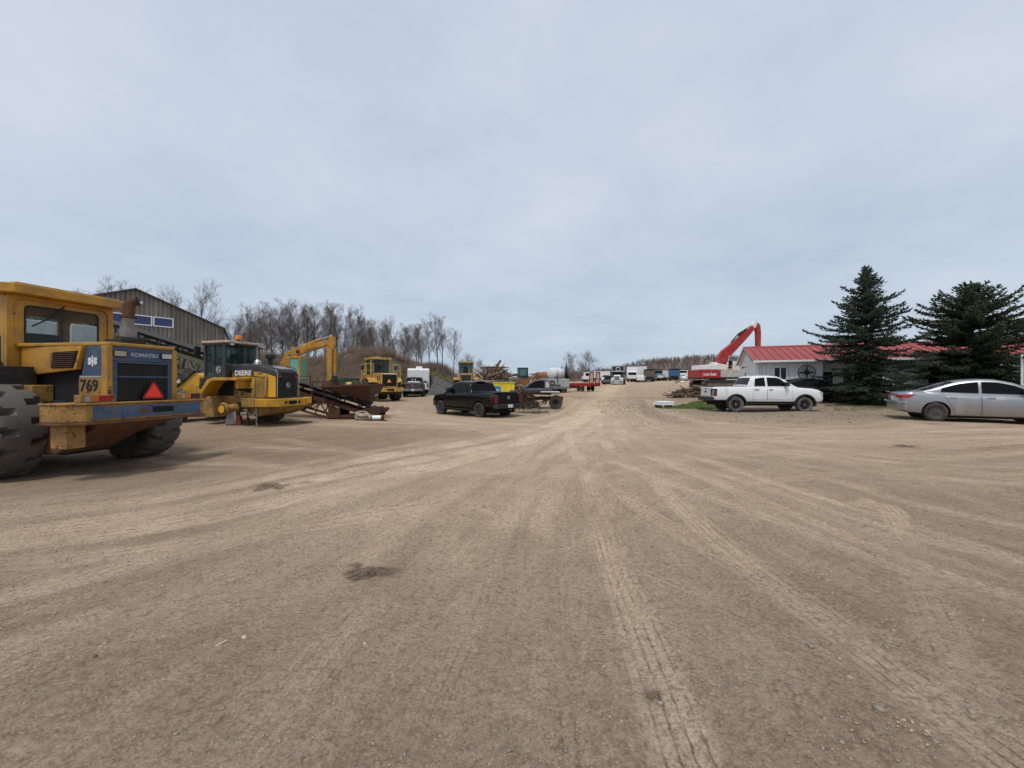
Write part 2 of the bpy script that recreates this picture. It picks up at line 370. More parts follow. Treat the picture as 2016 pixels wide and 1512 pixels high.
# ================================================================ ground: one sheet to the horizon
def px2g(px, py):
    Y = 757*CAM_H/max(py-756, 4.); return ((px-1008)/757*Y, Y)
def axis(core0, core1, step, far0, far1, g=1.045):
    a = list(np.arange(core0, core1, step)); s = step; x = core1
    while x < far1: a.append(x); s *= g; x += s
    a.append(far1); s = step; x = core0-step
    while x > far0: a.append(x); s *= g; x -= s
    a.append(far0); return np.array(sorted(set(a)))
GX = axis(-9, 11, .045, -900, 900, 1.04); GY = axis(.9, 12, .04, -60, 1500, 1.03)
XX, YY = np.meshgrid(GX, GY); ZZ = gh(XX, YY)
n2 = lambda s, o: None
def vnoise(x, y, seed):            # smooth value noise in numpy
    xi = np.floor(x).astype(int); yi = np.floor(y).astype(int); xf = x-xi; yf = y-yi
    u = xf*xf*(3-2*xf); v = yf*yf*(3-2*yf)
    def h(a, b):
        k = (a*374761393+b*668265263+seed*1274126177) & 0x7fffffff
        k = ((k ^ (k >> 13))*1274126177) & 0x7fffffff
        return (k ^ (k >> 16)) % 65536/65536.
    return (h(xi, yi)*(1-u)+h(xi+1, yi)*u)*(1-v)+(h(xi, yi+1)*(1-u)+h(xi+1, yi+1)*u)*v
nearm = np.clip(1-(np.hypot(XX, YY)-30)/40, 0, 1)
ZZ += nearm*((vnoise(XX*.6, YY*.6, 1)-.5)*.05+(vnoise(XX*2.3, YY*2.3, 2)-.5)*.022+(vnoise(XX*7, YY*7, 3)-.5)*.010)
TK = np.zeros_like(XX); TU = np.zeros_like(XX); TS = np.zeros_like(XX); TD = np.zeros_like(XX); RUT = np.zeros_like(XX)
def spline(P, step=.35):
    P = [np.array(p, float) for p in P]; P = [2*P[0]-P[1]]+P+[2*P[-1]-P[-2]]; out = []
    for i in range(1, len(P)-2):
        n = max(2, int(np.linalg.norm(P[i+1]-P[i])/step))
        for k in range(n):
            t = k/n; a, b, c, d = P[i-1:i+3]
            out.append(.5*((2*b)+(-a+c)*t+(2*a-5*b+4*c-d)*t*t+(-a+3*b-3*c+d)*t**3))
    out.append(P[-2]); return np.array(out)
def track(C, off, w, k, depth=.012, pat=0):
    d = np.gradient(C, axis=0); nrm = np.stack([-d[:, 1], d[:, 0]], 1)/np.maximum(np.linalg.norm(d, axis=1), 1e-6)[:, None]
    P = C+nrm*off; s0 = random.uniform(0, 9)
    for i in range(len(P)-1):
        a, b = P[i], P[i+1]; L = np.linalg.norm(b-a)
        if L < 1e-5: continue
        i0, i1 = np.searchsorted(GX, [min(a[0], b[0])-w*1.6, max(a[0], b[0])+w*1.6]); j0, j1 = np.searchsorted(GY, [min(a[1], b[1])-w*1.6, max(a[1], b[1])+w*1.6])
        if i1 <= i0 or j1 <= j0: continue
        sl = (slice(j0, j1), slice(i0, i1)); t = (b-a)/L
        rx = XX[sl]-a[0]; ry = YY[sl]-a[1]; s = rx*t[0]+ry*t[1]; q = -rx*t[1]+ry*t[0]
        dd = q/w; ok = (s > -.02) & (s < L+.02) & (np.abs(dd) < 1.9)
        patch = .5+.9*vnoise(XX[sl]*.8+17, YY[sl]*.8, int(abs(off)*10)+5)
        kk = k*np.exp(-np.abs(dd)**4*.55)*np.clip(patch, .15, 1.15)
        up = ok & (kk > TK[sl])
        TK[sl] = np.where(up, kk, TK[sl]); TU[sl] = np.where(up, q, TU[sl]); TS[sl] = np.where(up, s0+s, TS[sl]); TD[sl] = np.where(up, pat, TD[sl])
        prof = (-np.exp(-(dd/.8)**4)+.75*np.exp(-((np.abs(dd)-1.25)/.28)**2))*depth*k
        RUT[sl] = np.where(ok & (np.abs(prof) > np.abs(RUT[sl])), prof, RUT[sl])
        s0 += L
def pxs(*p):
    P = [np.array(px2g(*q)) for q in p]
    return spline(P+[P[-1]+(P[-1]-P[-2])/max(np.linalg.norm(P[-1]-P[-2]), .01)*2.5])
road = [(1236,764),(1215,775),(1190,792)]
FAM = [ # polyline in the photograph, half gauge, half width of the tyre, strength, pattern
 (road+[(1130,840),(1150,930),(1205,1100),(1330,1512)], .0, .17, 1.0, 1),
 (road+[(1180,850),(1290,970),(1530,1190),(1880,1512)], .0, .17, 1.0, 1),
 (road+[(1150,850),(1060,960),(1030,1150),(1040,1512)], .85, .20, .55, 0),
 (road+[(1170,860),(1230,930),(1600,1120),(2016,1330)], .8, .16, .8, 1),
 (road+[(1180,850),(1340,940),(1700,1060),(2100,1200)], .8, .15, .8, 1),
 (road+[(1120,840),(900,910),(520,1010),(0,1075)], .0, .34, 1.35, 2),
 (road+[(1110,840),(880,890),(420,985),(-80,1040)], .42, .30, 1.2, 2),
 (road+[(1130,845),(930,930),(560,1080),(60,1250),(-200,1330)], .6, .28, .8, 0),
 (road+[(1140,850),(960,960),(700,1130),(240,1400),(60,1512)], .8, .24, .7, 0),
 (road+[(1140,850),(1000,960),(860,1150),(600,1512)], .8, .2, .7, 0),
 (road+[(1150,850),(1030,960),(930,1180),(830,1512)], .7, .2, .55, 1),
 (road+[(1160,850),(1130,980),(1180,1200),(1240,1512)], .9, .16, .5, 1),
 (road+[(1190,850),(1330,1000),(1560,1250),(1800,1512)], .9, .18, .5, 0),
 ([(700,815),(860,828),(1080,850),(1400,868),(2100,872)], .8, .2, .75, 0),
 ([(640,835),(880,842),(1150,862),(1500,888),(2100,900)], .8, .18, .6, 0),
 ([(760,812),(900,822),(1060,835),(1150,806),(1200,785)], .8, .18, .8, 0),
 ([(820,815),(1000,850),(1200,930),(1600,1080),(2100,1300)], .8, .16, .55, 1),
 ([(1250,800),(1330,835),(1560,860),(2100,880)], .8, .17, .6, 0),
 ([(1180,800),(1260,850),(1460,905),(2100,960)], .8, .17, .65, 0),
 ([(1180,810),(1280,880),(1620,985),(2100,1090)], .8, .16, .7, 1),
 ([(1300,850),(1600,900),(1850,930),(2100,925)], .75, .16, .6, 0),
 ([(1400,845),(1700,865),(2100,850)], .75, .16, .6, 0),
 ([(-100,1120),(300,1100),(640,1050),(900,980),(1060,880)], .0, .24, .8, 2),
 ([(-100,1180),(240,1130),(560,1040),(860,930)], .3, .22, .6, 2),
 ([(-100,1430),(320,1290),(800,1120),(1200,985),(1600,925),(2100,905)], .85, .17, .6, 1),
 ([(2100,1420),(1700,1230),(1350,1080),(1050,985),(760,930),(500,900)], .85, .16, .55, 1),
 ([(300,1512),(560,1280),(820,1100),(1060,985),(1350,930),(1800,940),(2100,1010)], .85, .16, .5, 1),
 ([(1500,1512),(1390,1250),(1330,1060),(1380,950),(1600,880),(2000,850)], .8, .15, .6, 1),
 ([(900,1512),(960,1250),(1050,1050),(1200,930),(1500,870),(1900,860)], .85, .16, .5, 1),
 ([(1700,1010),(1735,1000),(1770,1040),(1790,1100)], .0, .16, .9, 1),
 ([(-100,1300),(300,1200),(700,1060),(960,930),(1100,850)], .7, .2, .6, 0),
]
for f in FAM:
    C = pxs(*f[0])
    for sg in ((-1, 1) if f[1] else (0,)): track(C, sg*f[1], f[2], f[3], .012 if f[3] > .7 else .008, f[4])
for f in FAM:                       # older, fainter passes beside the fresh ones
    for rep in range(4):
        C = pxs(*[(a+random.gauss(0, 6+max(b-770, 0)*.16), b+random.gauss(0, 1+max(b-790, 0)*.06)) for a, b in f[0]])
        hw = random.uniform(.12, .22); g = random.choice((.75, .85, .95)); st = random.uniform(.16, .45)
        for sg in (-1, 1): track(C, sg*g, hw, st, .005, random.choice((0, 1)))
for it in range(2):                 # let the ruts slump
    RUT = (RUT+np.roll(RUT, 1, 0)+np.roll(RUT, -1, 0)+np.roll(RUT, 1, 1)+np.roll(RUT, -1, 1))/5
ZZ += RUT*.8
# wet and oily stains with shapes of their own
STN = np.zeros_like(XX)
for px, py, a, b, k in [(716,1141,.30,.15,1.0),(745,1134,.24,.11,.7),(528,971,.42,.14,.95),(600,963,.22,.10,.5),(1775,889,.5,.2,.9),(1840,850,.8,.22,.5),(320,921,.42,.2,.95),(240,915,.8,.25,.55),(1290,1425,.09,.05,.9),(1275,1418,.05,.04,.9),(60,905,1.6,.5,.6),(200,900,1.8,.6,.55)]:
    X0, Y0 = px2g(px, py); u = (XX-X0)/(a*.62); v = (YY-Y0)/(b*1.25)
    d = np.hypot(u, v)+(vnoise(XX*6, YY*6, 9)-.5)*.9+(vnoise(XX*20, YY*20, 10)-.5)*.7
    STN = np.maximum(STN, k*np.clip((1.05-d)/.45, 0, 1))
# brown earth kept by the machines on the left and round the yard's edge, greyer gravel near the house
BRN = np.clip((-XX-1.6-.28*(YY-4)*0)/3.5, 0, 1)*np.clip((YY-6.0)/3, 0, 1)*np.clip((14-YY)/5+.6, 0, 1)
GRY = np.clip((YY-17.5)/3, 0, 1)*np.clip((XX-4.5)/2.5, 0, 1)*np.clip((30-YY)/4, 0, 1)+np.clip((YY-14.8)/2, 0, 1)*np.clip((XX-10)/2, 0, 1)*np.clip((25-YY)/3, 0, 1)
GRY = np.clip(GRY+(vnoise(XX*.5, YY*.5, 21)-.5)*.5*(GRY > .05), 0, 1)
ny, nx = XX.shape
idx = np.arange(nx*ny).reshape(ny, nx)
GF = np.stack([idx[:-1, :-1], idx[:-1, 1:], idx[1:, 1:], idx[1:, :-1]], -1).reshape(-1, 4)
def ground_mat():
    m, nt, b, N, L = _nt('dirt')
    g = N('ShaderNodeTexCoord').outputs['Object']
    def attr(n): a = N('ShaderNodeAttribute'); a.attribute_name = n; return a.outputs['Fac']
    def noise(s, d=6, r=.6, v=g, dist=0):
        n = N('ShaderNodeTexNoise'); n.inputs['Scale'].default_value = s; n.inputs['Detail'].default_value = d; n.inputs['Roughness'].default_value = r; n.inputs['Distortion'].default_value = dist; L(v, n.inputs['Vector']); return n.outputs[0]
    def mm(op, a, b_=None):
        n = N('ShaderNodeMath', operation=op)
        for i, v in enumerate((a, b_)):
            if v is None: continue
            if isinstance(v, (int, float)): n.inputs[i].default_value = v
            else: L(v, n.inputs[i])
        return n.outputs[0]
    def gr(v): return (v, v, v, 1)
    tk, tu, ts, td, st, br, gy = [attr(k) for k in ('tk', 'tu', 'ts', 'td', 'stain', 'brown', 'grey')]
    DK, MD, LT, PL = (.20,.150,.106,1), (.395,.308,.226,1), (.50,.398,.298,1), (.66,.54,.415,1)
    base = mixn(N, L, ramp(N, L, noise(.5, 8, .62), .34, .66), MD, LT)
    base = mixn(N, L, ramp(N, L, noise(1.9, 8, .7, dist=.6), .42, .70, gr(0), gr(.75)), base, (.36,.268,.188,1))
    base = mixn(N, L, mm('MULTIPLY', br, .85), base, mixn(N, L, ramp(N, L, noise(1.2, 8, .65), .35, .65), (.225,.160,.106,1), (.36,.265,.18,1)))
    base = mixn(N, L, mm('MULTIPLY', gy, .8), base, mixn(N, L, ramp(N, L, noise(3, 8, .7), .35, .65), (.21,.175,.135,1), (.37,.315,.245,1)))
    # streaks fanning out from the mouth of the road, where every vehicle turns
    sx = N('ShaderNodeSeparateXYZ'); L(g, sx.inputs[0])
    jx, jy = mm('SUBTRACT', sx.outputs[0], 1.9), mm('SUBTRACT', sx.outputs[1], 17.)
    ang = mm('ARCTAN2', jx, mm('MULTIPLY', jy, -1.)); rad = mm('SQRT', mm('ADD', mm('MULTIPLY', jx, jx), mm('MULTIPLY', jy, jy)))
    cf = N('ShaderNodeCombineXYZ'); L(mm('MULTIPLY', ang, 55.), cf.inputs[0]); L(mm('MULTIPLY', rad, .45), cf.inputs[1])
    fan = noise(1.0, 5, .62, cf.outputs[0], .3)
    base = mixn(N, L, ramp(N, L, fan, .52, .80, gr(0), gr(.55)), base, PL); base = mixn(N, L, ramp(N, L, fan, .22, .48, gr(.65), gr(0)), base, (.31,.228,.155,1))
    cf2 = N('ShaderNodeCombineXYZ'); L(mm('MULTIPLY', ang, 260.), cf2.inputs[0]); L(mm('MULTIPLY', rad, 1.6), cf2.inputs[1]); fan2 = noise(1.0, 4, .6, cf2.outputs[0], .4)
    base = mixn(N, L, ramp(N, L, fan2, .25, .45, gr(.75), gr(0)), base, (.24,.18,.128,1))
    # dusty tyre bands
    cb = N('ShaderNodeCombineXYZ'); L(mm('MULTIPLY', tu, 26.), cb.inputs[0]); L(mm('MULTIPLY', ts, .8), cb.inputs[1]); stre = noise(1.0, 4, .6, cb.outputs[0])
    dust = mixn(N, L, ramp(N, L, stre, .3, .7), (.54,.435,.328,1), (.76,.63,.485,1))
    patch = ramp(N, L, noise(1.3, 6, .7), .32, .68, gr(.25), gr(1))
    base = mixn(N, L, mm('MINIMUM', mm('MULTIPLY', mm('MULTIPLY', tk, patch), .95), .9), base, dust)
    # rib prints: thin broken dark lines along the tyre
    wob = mm('MULTIPLY', mm('SINE', mm('MULTIPLY', ts, 60.)), .0022)
    rib = mm('SINE', mm('MULTIPLY', mm('ADD', tu, wob), mm('SUBTRACT', 98., mm('MULTIPLY', mm('GREATER_THAN', td, 1.5), 50.))))
    rib = ramp(N, L, mm('ADD', mm('MULTIPLY', rib, .5), .5), .015, .16, gr(1), gr(0))
    isr = mm('GREATER_THAN', td, .5)
    rmask = mm('MULTIPLY', mm('MULTIPLY', rib, isr), mm('MULTIPLY', tk, ramp(N, L, noise(3.1, 5, .75), .42, .62)))
    base = mixn(N, L, mm('MULTIPLY', rmask, .75), base, (.165,.118,.078,1))
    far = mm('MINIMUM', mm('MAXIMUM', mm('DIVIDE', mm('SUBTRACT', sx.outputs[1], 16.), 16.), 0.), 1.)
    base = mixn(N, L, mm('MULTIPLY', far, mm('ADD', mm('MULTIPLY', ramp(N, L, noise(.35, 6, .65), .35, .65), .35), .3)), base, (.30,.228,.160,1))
    # crumbly surface: lumps and grit, crevice shade and lit crests painted in; pebbles
    n1_ = noise(17, 8, .74, dist=.4); n2_ = noise(52, 6, .72)
    base = mixn(N, L, ramp(N, L, n1_, .30, .50, gr(.8), gr(0)), base, DK); base = mixn(N, L, ramp(N, L, n1_, .55, .75, gr(0), gr(.35)), base, PL)
    base = mixn(N, L, ramp(N, L, n2_, .32, .50, gr(.75), gr(0)), base, (.21,.152,.102,1)); base = mixn(N, L, ramp(N, L, n2_, .55, .74, gr(0), gr(.75)), base, (.80,.66,.49,1))
    vo = N('ShaderNodeTexVoronoi'); vo.inputs['Scale'].default_value = 62; L(g, vo.inputs['Vector'])
    vc = N('ShaderNodeSeparateColor'); L(vo.outputs['Color'], vc.inputs[0])
    peb = mm('MULTIPLY', mm('GREATER_THAN', vc.outputs[0], .86), ramp(N, L, vo.outputs['Distance'], .22, .40, gr(1), gr(0)))
    base = mixn(N, L, mm('MULTIPLY', peb, .75), base, mixn(N, L, vc.outputs[1], (.2,.155,.115,1), (.66,.58,.46,1)))
    base = mixn(N, L, mm('MULTIPLY', st, mm('ADD', mm('MULTIPLY', ramp(N, L, n1_, .40, .56), .55), .38)), base, (.050,.033,.022,1))
    base = mixn(N, L, 1.0, base, (1.20,1.14,1.06,1), 'MULTIPLY')
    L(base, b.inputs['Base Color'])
    L(mm('SUBTRACT', .95, mm('MULTIPLY', st, .12)), b.inputs['Roughness']); b.inputs['Specular IOR Level'].default_value = .15
    h = mm('ADD', mm('MULTIPLY', n1_, .11), mm('MULTIPLY', n2_, .05))
    h = mm('ADD', h, mm('MULTIPLY', fan2, .014)); h = mm('ADD', h, mm('MULTIPLY', fan, .02))
    h = mm('MULTIPLY', h, mm('SUBTRACT', 1.0, mm('MULTIPLY', mm('MINIMUM', tk, 1.), .45)))
    h = mm('ADD', h, mm('MULTIPLY', peb, .006)); h = mm('SUBTRACT', h, mm('MULTIPLY', rmask, .010))
    bn = N('ShaderNodeBump'); bn.inputs['Strength'].default_value = 1.0; bn.inputs['Distance'].default_value = 1.0; L(h, bn.inputs['Height']); L(bn.outputs[0], b.inputs['Normal'])
ground_mat()
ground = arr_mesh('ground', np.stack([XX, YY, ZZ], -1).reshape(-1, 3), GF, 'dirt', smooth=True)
tag(ground, 'rutted tan gravel yard crossed by tyre tracks', 'ground', kind='structure')
for nme, A in (('tk', TK), ('tu', TU), ('ts', TS), ('td', TD), ('stain', STN), ('brown', BRN), ('grey', GRY)):
    a = ground.data.attributes.new(nme, 'FLOAT', 'POINT'); a.data.foreach_set('value', A.astype(np.float32).ravel())
def gsurf(x, y):                    # the real height of the sheet, ruts included
    i = min(max(int(np.searchsorted(GX, x)), 1), nx-1); j = min(max(int(np.searchsorted(GY, y)), 1), ny-1)
    return float(ZZ[j, i])
# ---------------------------------------------------------------- loose gravel, chips and clods
ICO = None
def pebble_proto():
    bm = bmesh.new(); bmesh.ops.create_icosphere(bm, subdivisions=1, radius=1)
    V = np.array([v.co[:] for v in bm.verts]); F = np.array([[v.index for v in f.verts] for f in bm.faces]); bm.free(); return V, F
PV, PF = pebble_proto()
OV = np.array([(1,0,0),(-1,0,0),(0,1,0),(0,-1,0),(0,0,1),(0,0,-1)], float); OF = np.array([(0,2,4),(2,1,4),(1,3,4),(3,0,4),(2,0,5),(1,2,5),(3,1,5),(0,3,5)])
def scatter(name, n, sampler, size, V0, F0, mat, flat=.55, sink=.25, cluster=None, parent=None):
    X, Y = sampler(n); n = len(X)
    S = size(n); i = np.clip(np.searchsorted(GX, X), 1, nx-1); j = np.clip(np.searchsorted(GY, Y), 1, ny-1); Z = ZZ[j, i]
    A = rng.uniform(0, 2*np.pi, n); sc3 = np.stack([rng.uniform(.7, 1.5, n), rng.uniform(.6, 1.0, n), rng.uniform(.6, 1.1, n)*flat], 1)*S[:, None]
    P = V0[None]*sc3[:, None, :]*(1+rng.uniform(-.25, .25, (n, len(V0), 1)))
    ca, sa = np.cos(A)[:, None], np.sin(A)[:, None]
    Q = np.stack([P[..., 0]*ca-P[..., 1]*sa+X[:, None], P[..., 0]*sa+P[..., 1]*ca+Y[:, None], P[..., 2]+(Z+S*flat*(.5-sink))[:, None]], -1)
    F = (F0[None]+np.arange(n)[:, None, None]*len(V0)).reshape(-1, 3)
    return arr_mesh(name, Q.reshape(-1, 3), F, mat, parent)
def near_sampler(n):
    t = rng.uniform(0, 1, n); Y = 1.2*np.exp(t*math.log(16/1.2)); X = rng.uniform(-1.45, 1.45, n)*(Y+.4)
    k = vnoise(X*1.3, Y*1.3, 31)*.6+vnoise(X*5, Y*5, 32)*.4 > .42
    return X[k], Y[k]
tag(scatter('gravel', 40000, near_sampler, lambda n: np.clip(rng.lognormal(-5.45, .45, n), .002, .012), OV, OF, 'stone_buff'), 'fine buff grit and pebbles loose on the yard', 'gravel', kind='stuff')
tag(scatter('gravel', 9000, near_sampler, lambda n: np.clip(rng.lognormal(-5.3, .5, n), .002, .016), OV, OF, 'stone_grey'), 'grey stone chips strewn over the yard', 'gravel', kind='stuff')
def ridge_sampler(n):               # clods thrown up beside the big tyres
    X, Y = near_sampler(n*3); i = np.clip(np.searchsorted(GX, X), 1, nx-1); j = np.clip(np.searchsorted(GY, Y), 1, ny-1)
    k = (RUT[j, i] > .003); return X[k][:n], Y[k][:n]
tag(scatter('clods', 7000, ridge_sampler, lambda n: np.clip(rng.lognormal(-5.1, .45, n), .003, .016), PV, PF, 'clod', flat=.7), 'small brown clods along the tyre ruts', 'clods', kind='stuff')
def edge_sampler(n):
    Y = rng.uniform(15, 34, n); X = rng.uniform(5, 22, n)
    return X, Y
tag(scatter('gravel', 9000, edge_sampler, lambda n: np.clip(rng.lognormal(-3.9, .5, n), .01, .06), OV, OF, 'stone_grey'), 'grey driveway gravel by the house and white pickup', 'gravel', kind='stuff')
# single stones one can point to
def stone(px, py, s, mat, label, cat='stone', flat=.5):
    X, Y = px2g(px, py); V = PV*np.array([1.25, .8, flat])*s*(1+rng.uniform(-.22, .22, (len(PV), 1))); a = random.uniform(0, 6.3)
    c, q = math.cos(a), math.sin(a); V = np.stack([V[:, 0]*c-V[:, 1]*q, V[:, 0]*q+V[:, 1]*c, V[:, 2]], 1)
    o = arr_mesh('stone', V, PF, mat); o.location = (X, Y, gsurf(X, Y)+s*flat*.35)
    tag(o, label, cat, 'single stones lying on the yard'); return o
stone(1596,1337,.018,'stone_grey','grey angular stone in front of the right tyre track, largest of its little group')
stone(1586,1328,.009,'stone_buff','small pale chip touching the grey angular stone')
stone(1628,1330,.011,'stone_buff','small buff pebble right of the grey angular stone')
stone(1730,1497,.02,'stone_grey','grey stone at the bottom edge, right of centre')
stone(718,1302,.013,'wood_pale','pale chip at lower left between the faint tracks')
stone(480,1303,.022,'wood_pale','pale flat chip in the left foreground beside a thin wood splinter')
stone(188,1364,.016,'soil_dark','small dark stone in the far left foreground')
stone(788,1163,.011,'wood_pale','pale chip beside the dark oil stain')
stone(1912,1500,.018,'stone_grey','small grey stone near the bottom right corner')
o = MB().beam((-.03,0,0),(.03,.004,.003),.011,.005).build('wood_splinter','wood_pale'); X,Y = px2g(436,1326); o.location=(X,Y,gsurf(X,Y)+.006); o.rotation_euler=(0,0,.9); tag(o,'thin pale wood splinter lying in the left foreground','splinter')
# ================================================================ corrugated shed on the left
def shed():
    p0 = Vector((-30.2, 30.8, 0)); d = Vector((.57, .82, 0)).normalized(); nrm = Vector((d.y, -d.x, 0))
    z0 = gz(-29, 32)-.15
    t = empty('metal_shed', (p0.x, p0.y, z0), math.atan2(d.y, d.x), 'large weathered grey corrugated metal shed with blue window strip in its gable', 'shed')
    # local: x along the gable wall (0 at the ridge), -y faces the yard, z up
    H, E = 9.0, 6.55; half = 5.9; zb = 1.2
    def top(x): return H-(H-E)*abs(x)/half
    x = -9.0; k = 0
    pitch = .28
    while x < half+.05:                # each cladding sheet is a folded panel of its own
        mb = MB(); n = 4; x1 = min(x+n*pitch, half+.25)
        prof = []
        q = x
        while q < x1-1e-4:
            for a, dpt in ((0, 0), (.08, 0), (.12, .09), (.22, .09), (.28, 0)):
                if q+a <= x1+1e-4 and (not prof or q+a > prof[-1][0]+1e-4): prof.append((q+a, dpt))
            q += pitch
        off = random.uniform(0, .006)
        for i in range(len(prof)-1):
            (a, da), (b, db) = prof[i], prof[i+1]
            def tz(v): return (E-(v-half)*3.0 if v > half else top(v)) if v > -9 else 0
            mb.add([(a, -da-off, 0), (b, -db-off, 0), (b, -db-off, tz(b)), (a, -da-off, tz(a))], [(0, 1, 2, 3)])
        mb.build('wall_panel', 'shed_metal', t, recalc=False); x = x1
    MB().prism([(-9, 0), (half, 0), (half, E), (0, H), (-9, top(-9))], .05, .12).build('inner_wall', 'shed_trim', t)
    mb = MB(); mb.beam((-9.2, -.1, top(-9.2)+.05), (0, -.1, H+.06), .3, .1); mb.build('barge_board', 'shed_trim', t)
    mb = MB(); mb.beam((0, -.1, H+.06), (half+.12, -.1, E+.02), .3, .1); mb.build('barge_board', 'shed_trim', t)
    mb = MB(); mb.beam((half+.1, -.1, E+.05), (half+.55, -.1, E-1.4), .3, .08); mb.build('barge_board', 'shed_trim', t)
    MB().add([(-9.2, -.2, top(9.2)+.06), (0, -.2, H+.1), (0, 24, H+.1), (-9.2, 24, top(9.2)+.06)], [(0, 1, 2, 3)]).build('roof', 'shed_metal', t)
    MB().add([(0, -.2, H+.1), (half+.1, -.2, E+.08), (half+.1, 24, E+.08), (0, 24, H+.1)], [(0, 1, 2, 3)]).build('roof', 'shed_metal', t)
    MB().box(half+.1, half+.2, 0, 24, 0, E).build('side_wall', 'shed_metal', t)
    # strip of three blue panes in white frames
    xs = [(-1.45, -.05), (.0, 1.32), (1.42, 2.78)]
    for i, (a, b) in enumerate([(-1.6, -.22), (-.16, 1.0), (1.06, 2.35)]):
        z1, z2 = 6.20, 7.00
        w = MB(); e = .075
        for bx in ((a, b, z1, z1+e), (a, b, z2-e, z2), (a, a+e, z1+e, z2-e), (b-e, b, z1+e, z2-e)): w.box(bx[0], bx[1], -.155, -.01, bx[2], bx[3])
        wo_ = w.build('window', 'trim_white', t, .006)
        MB().box(a+e, b-e, -.125, -.105, z1+e, z2-e).build('pane', 'glass_blue', wo_)
    l = MB(); l.cbox((.25, -.14, 7.98), (.34, .16, .2)); lf = l.build('flood_light', 'trim_white', t, .01)
    MB().cbox((.27, -.235, 7.97), (.26, .03, .13)).build('lens', 'lamp_clear', lf)
    MB().beam((-.05, -.1, 8.02), (.1, -.16, 8.0), .05, .05).build('lamp_bracket', 'dark_metal', t)
    return t
shed()
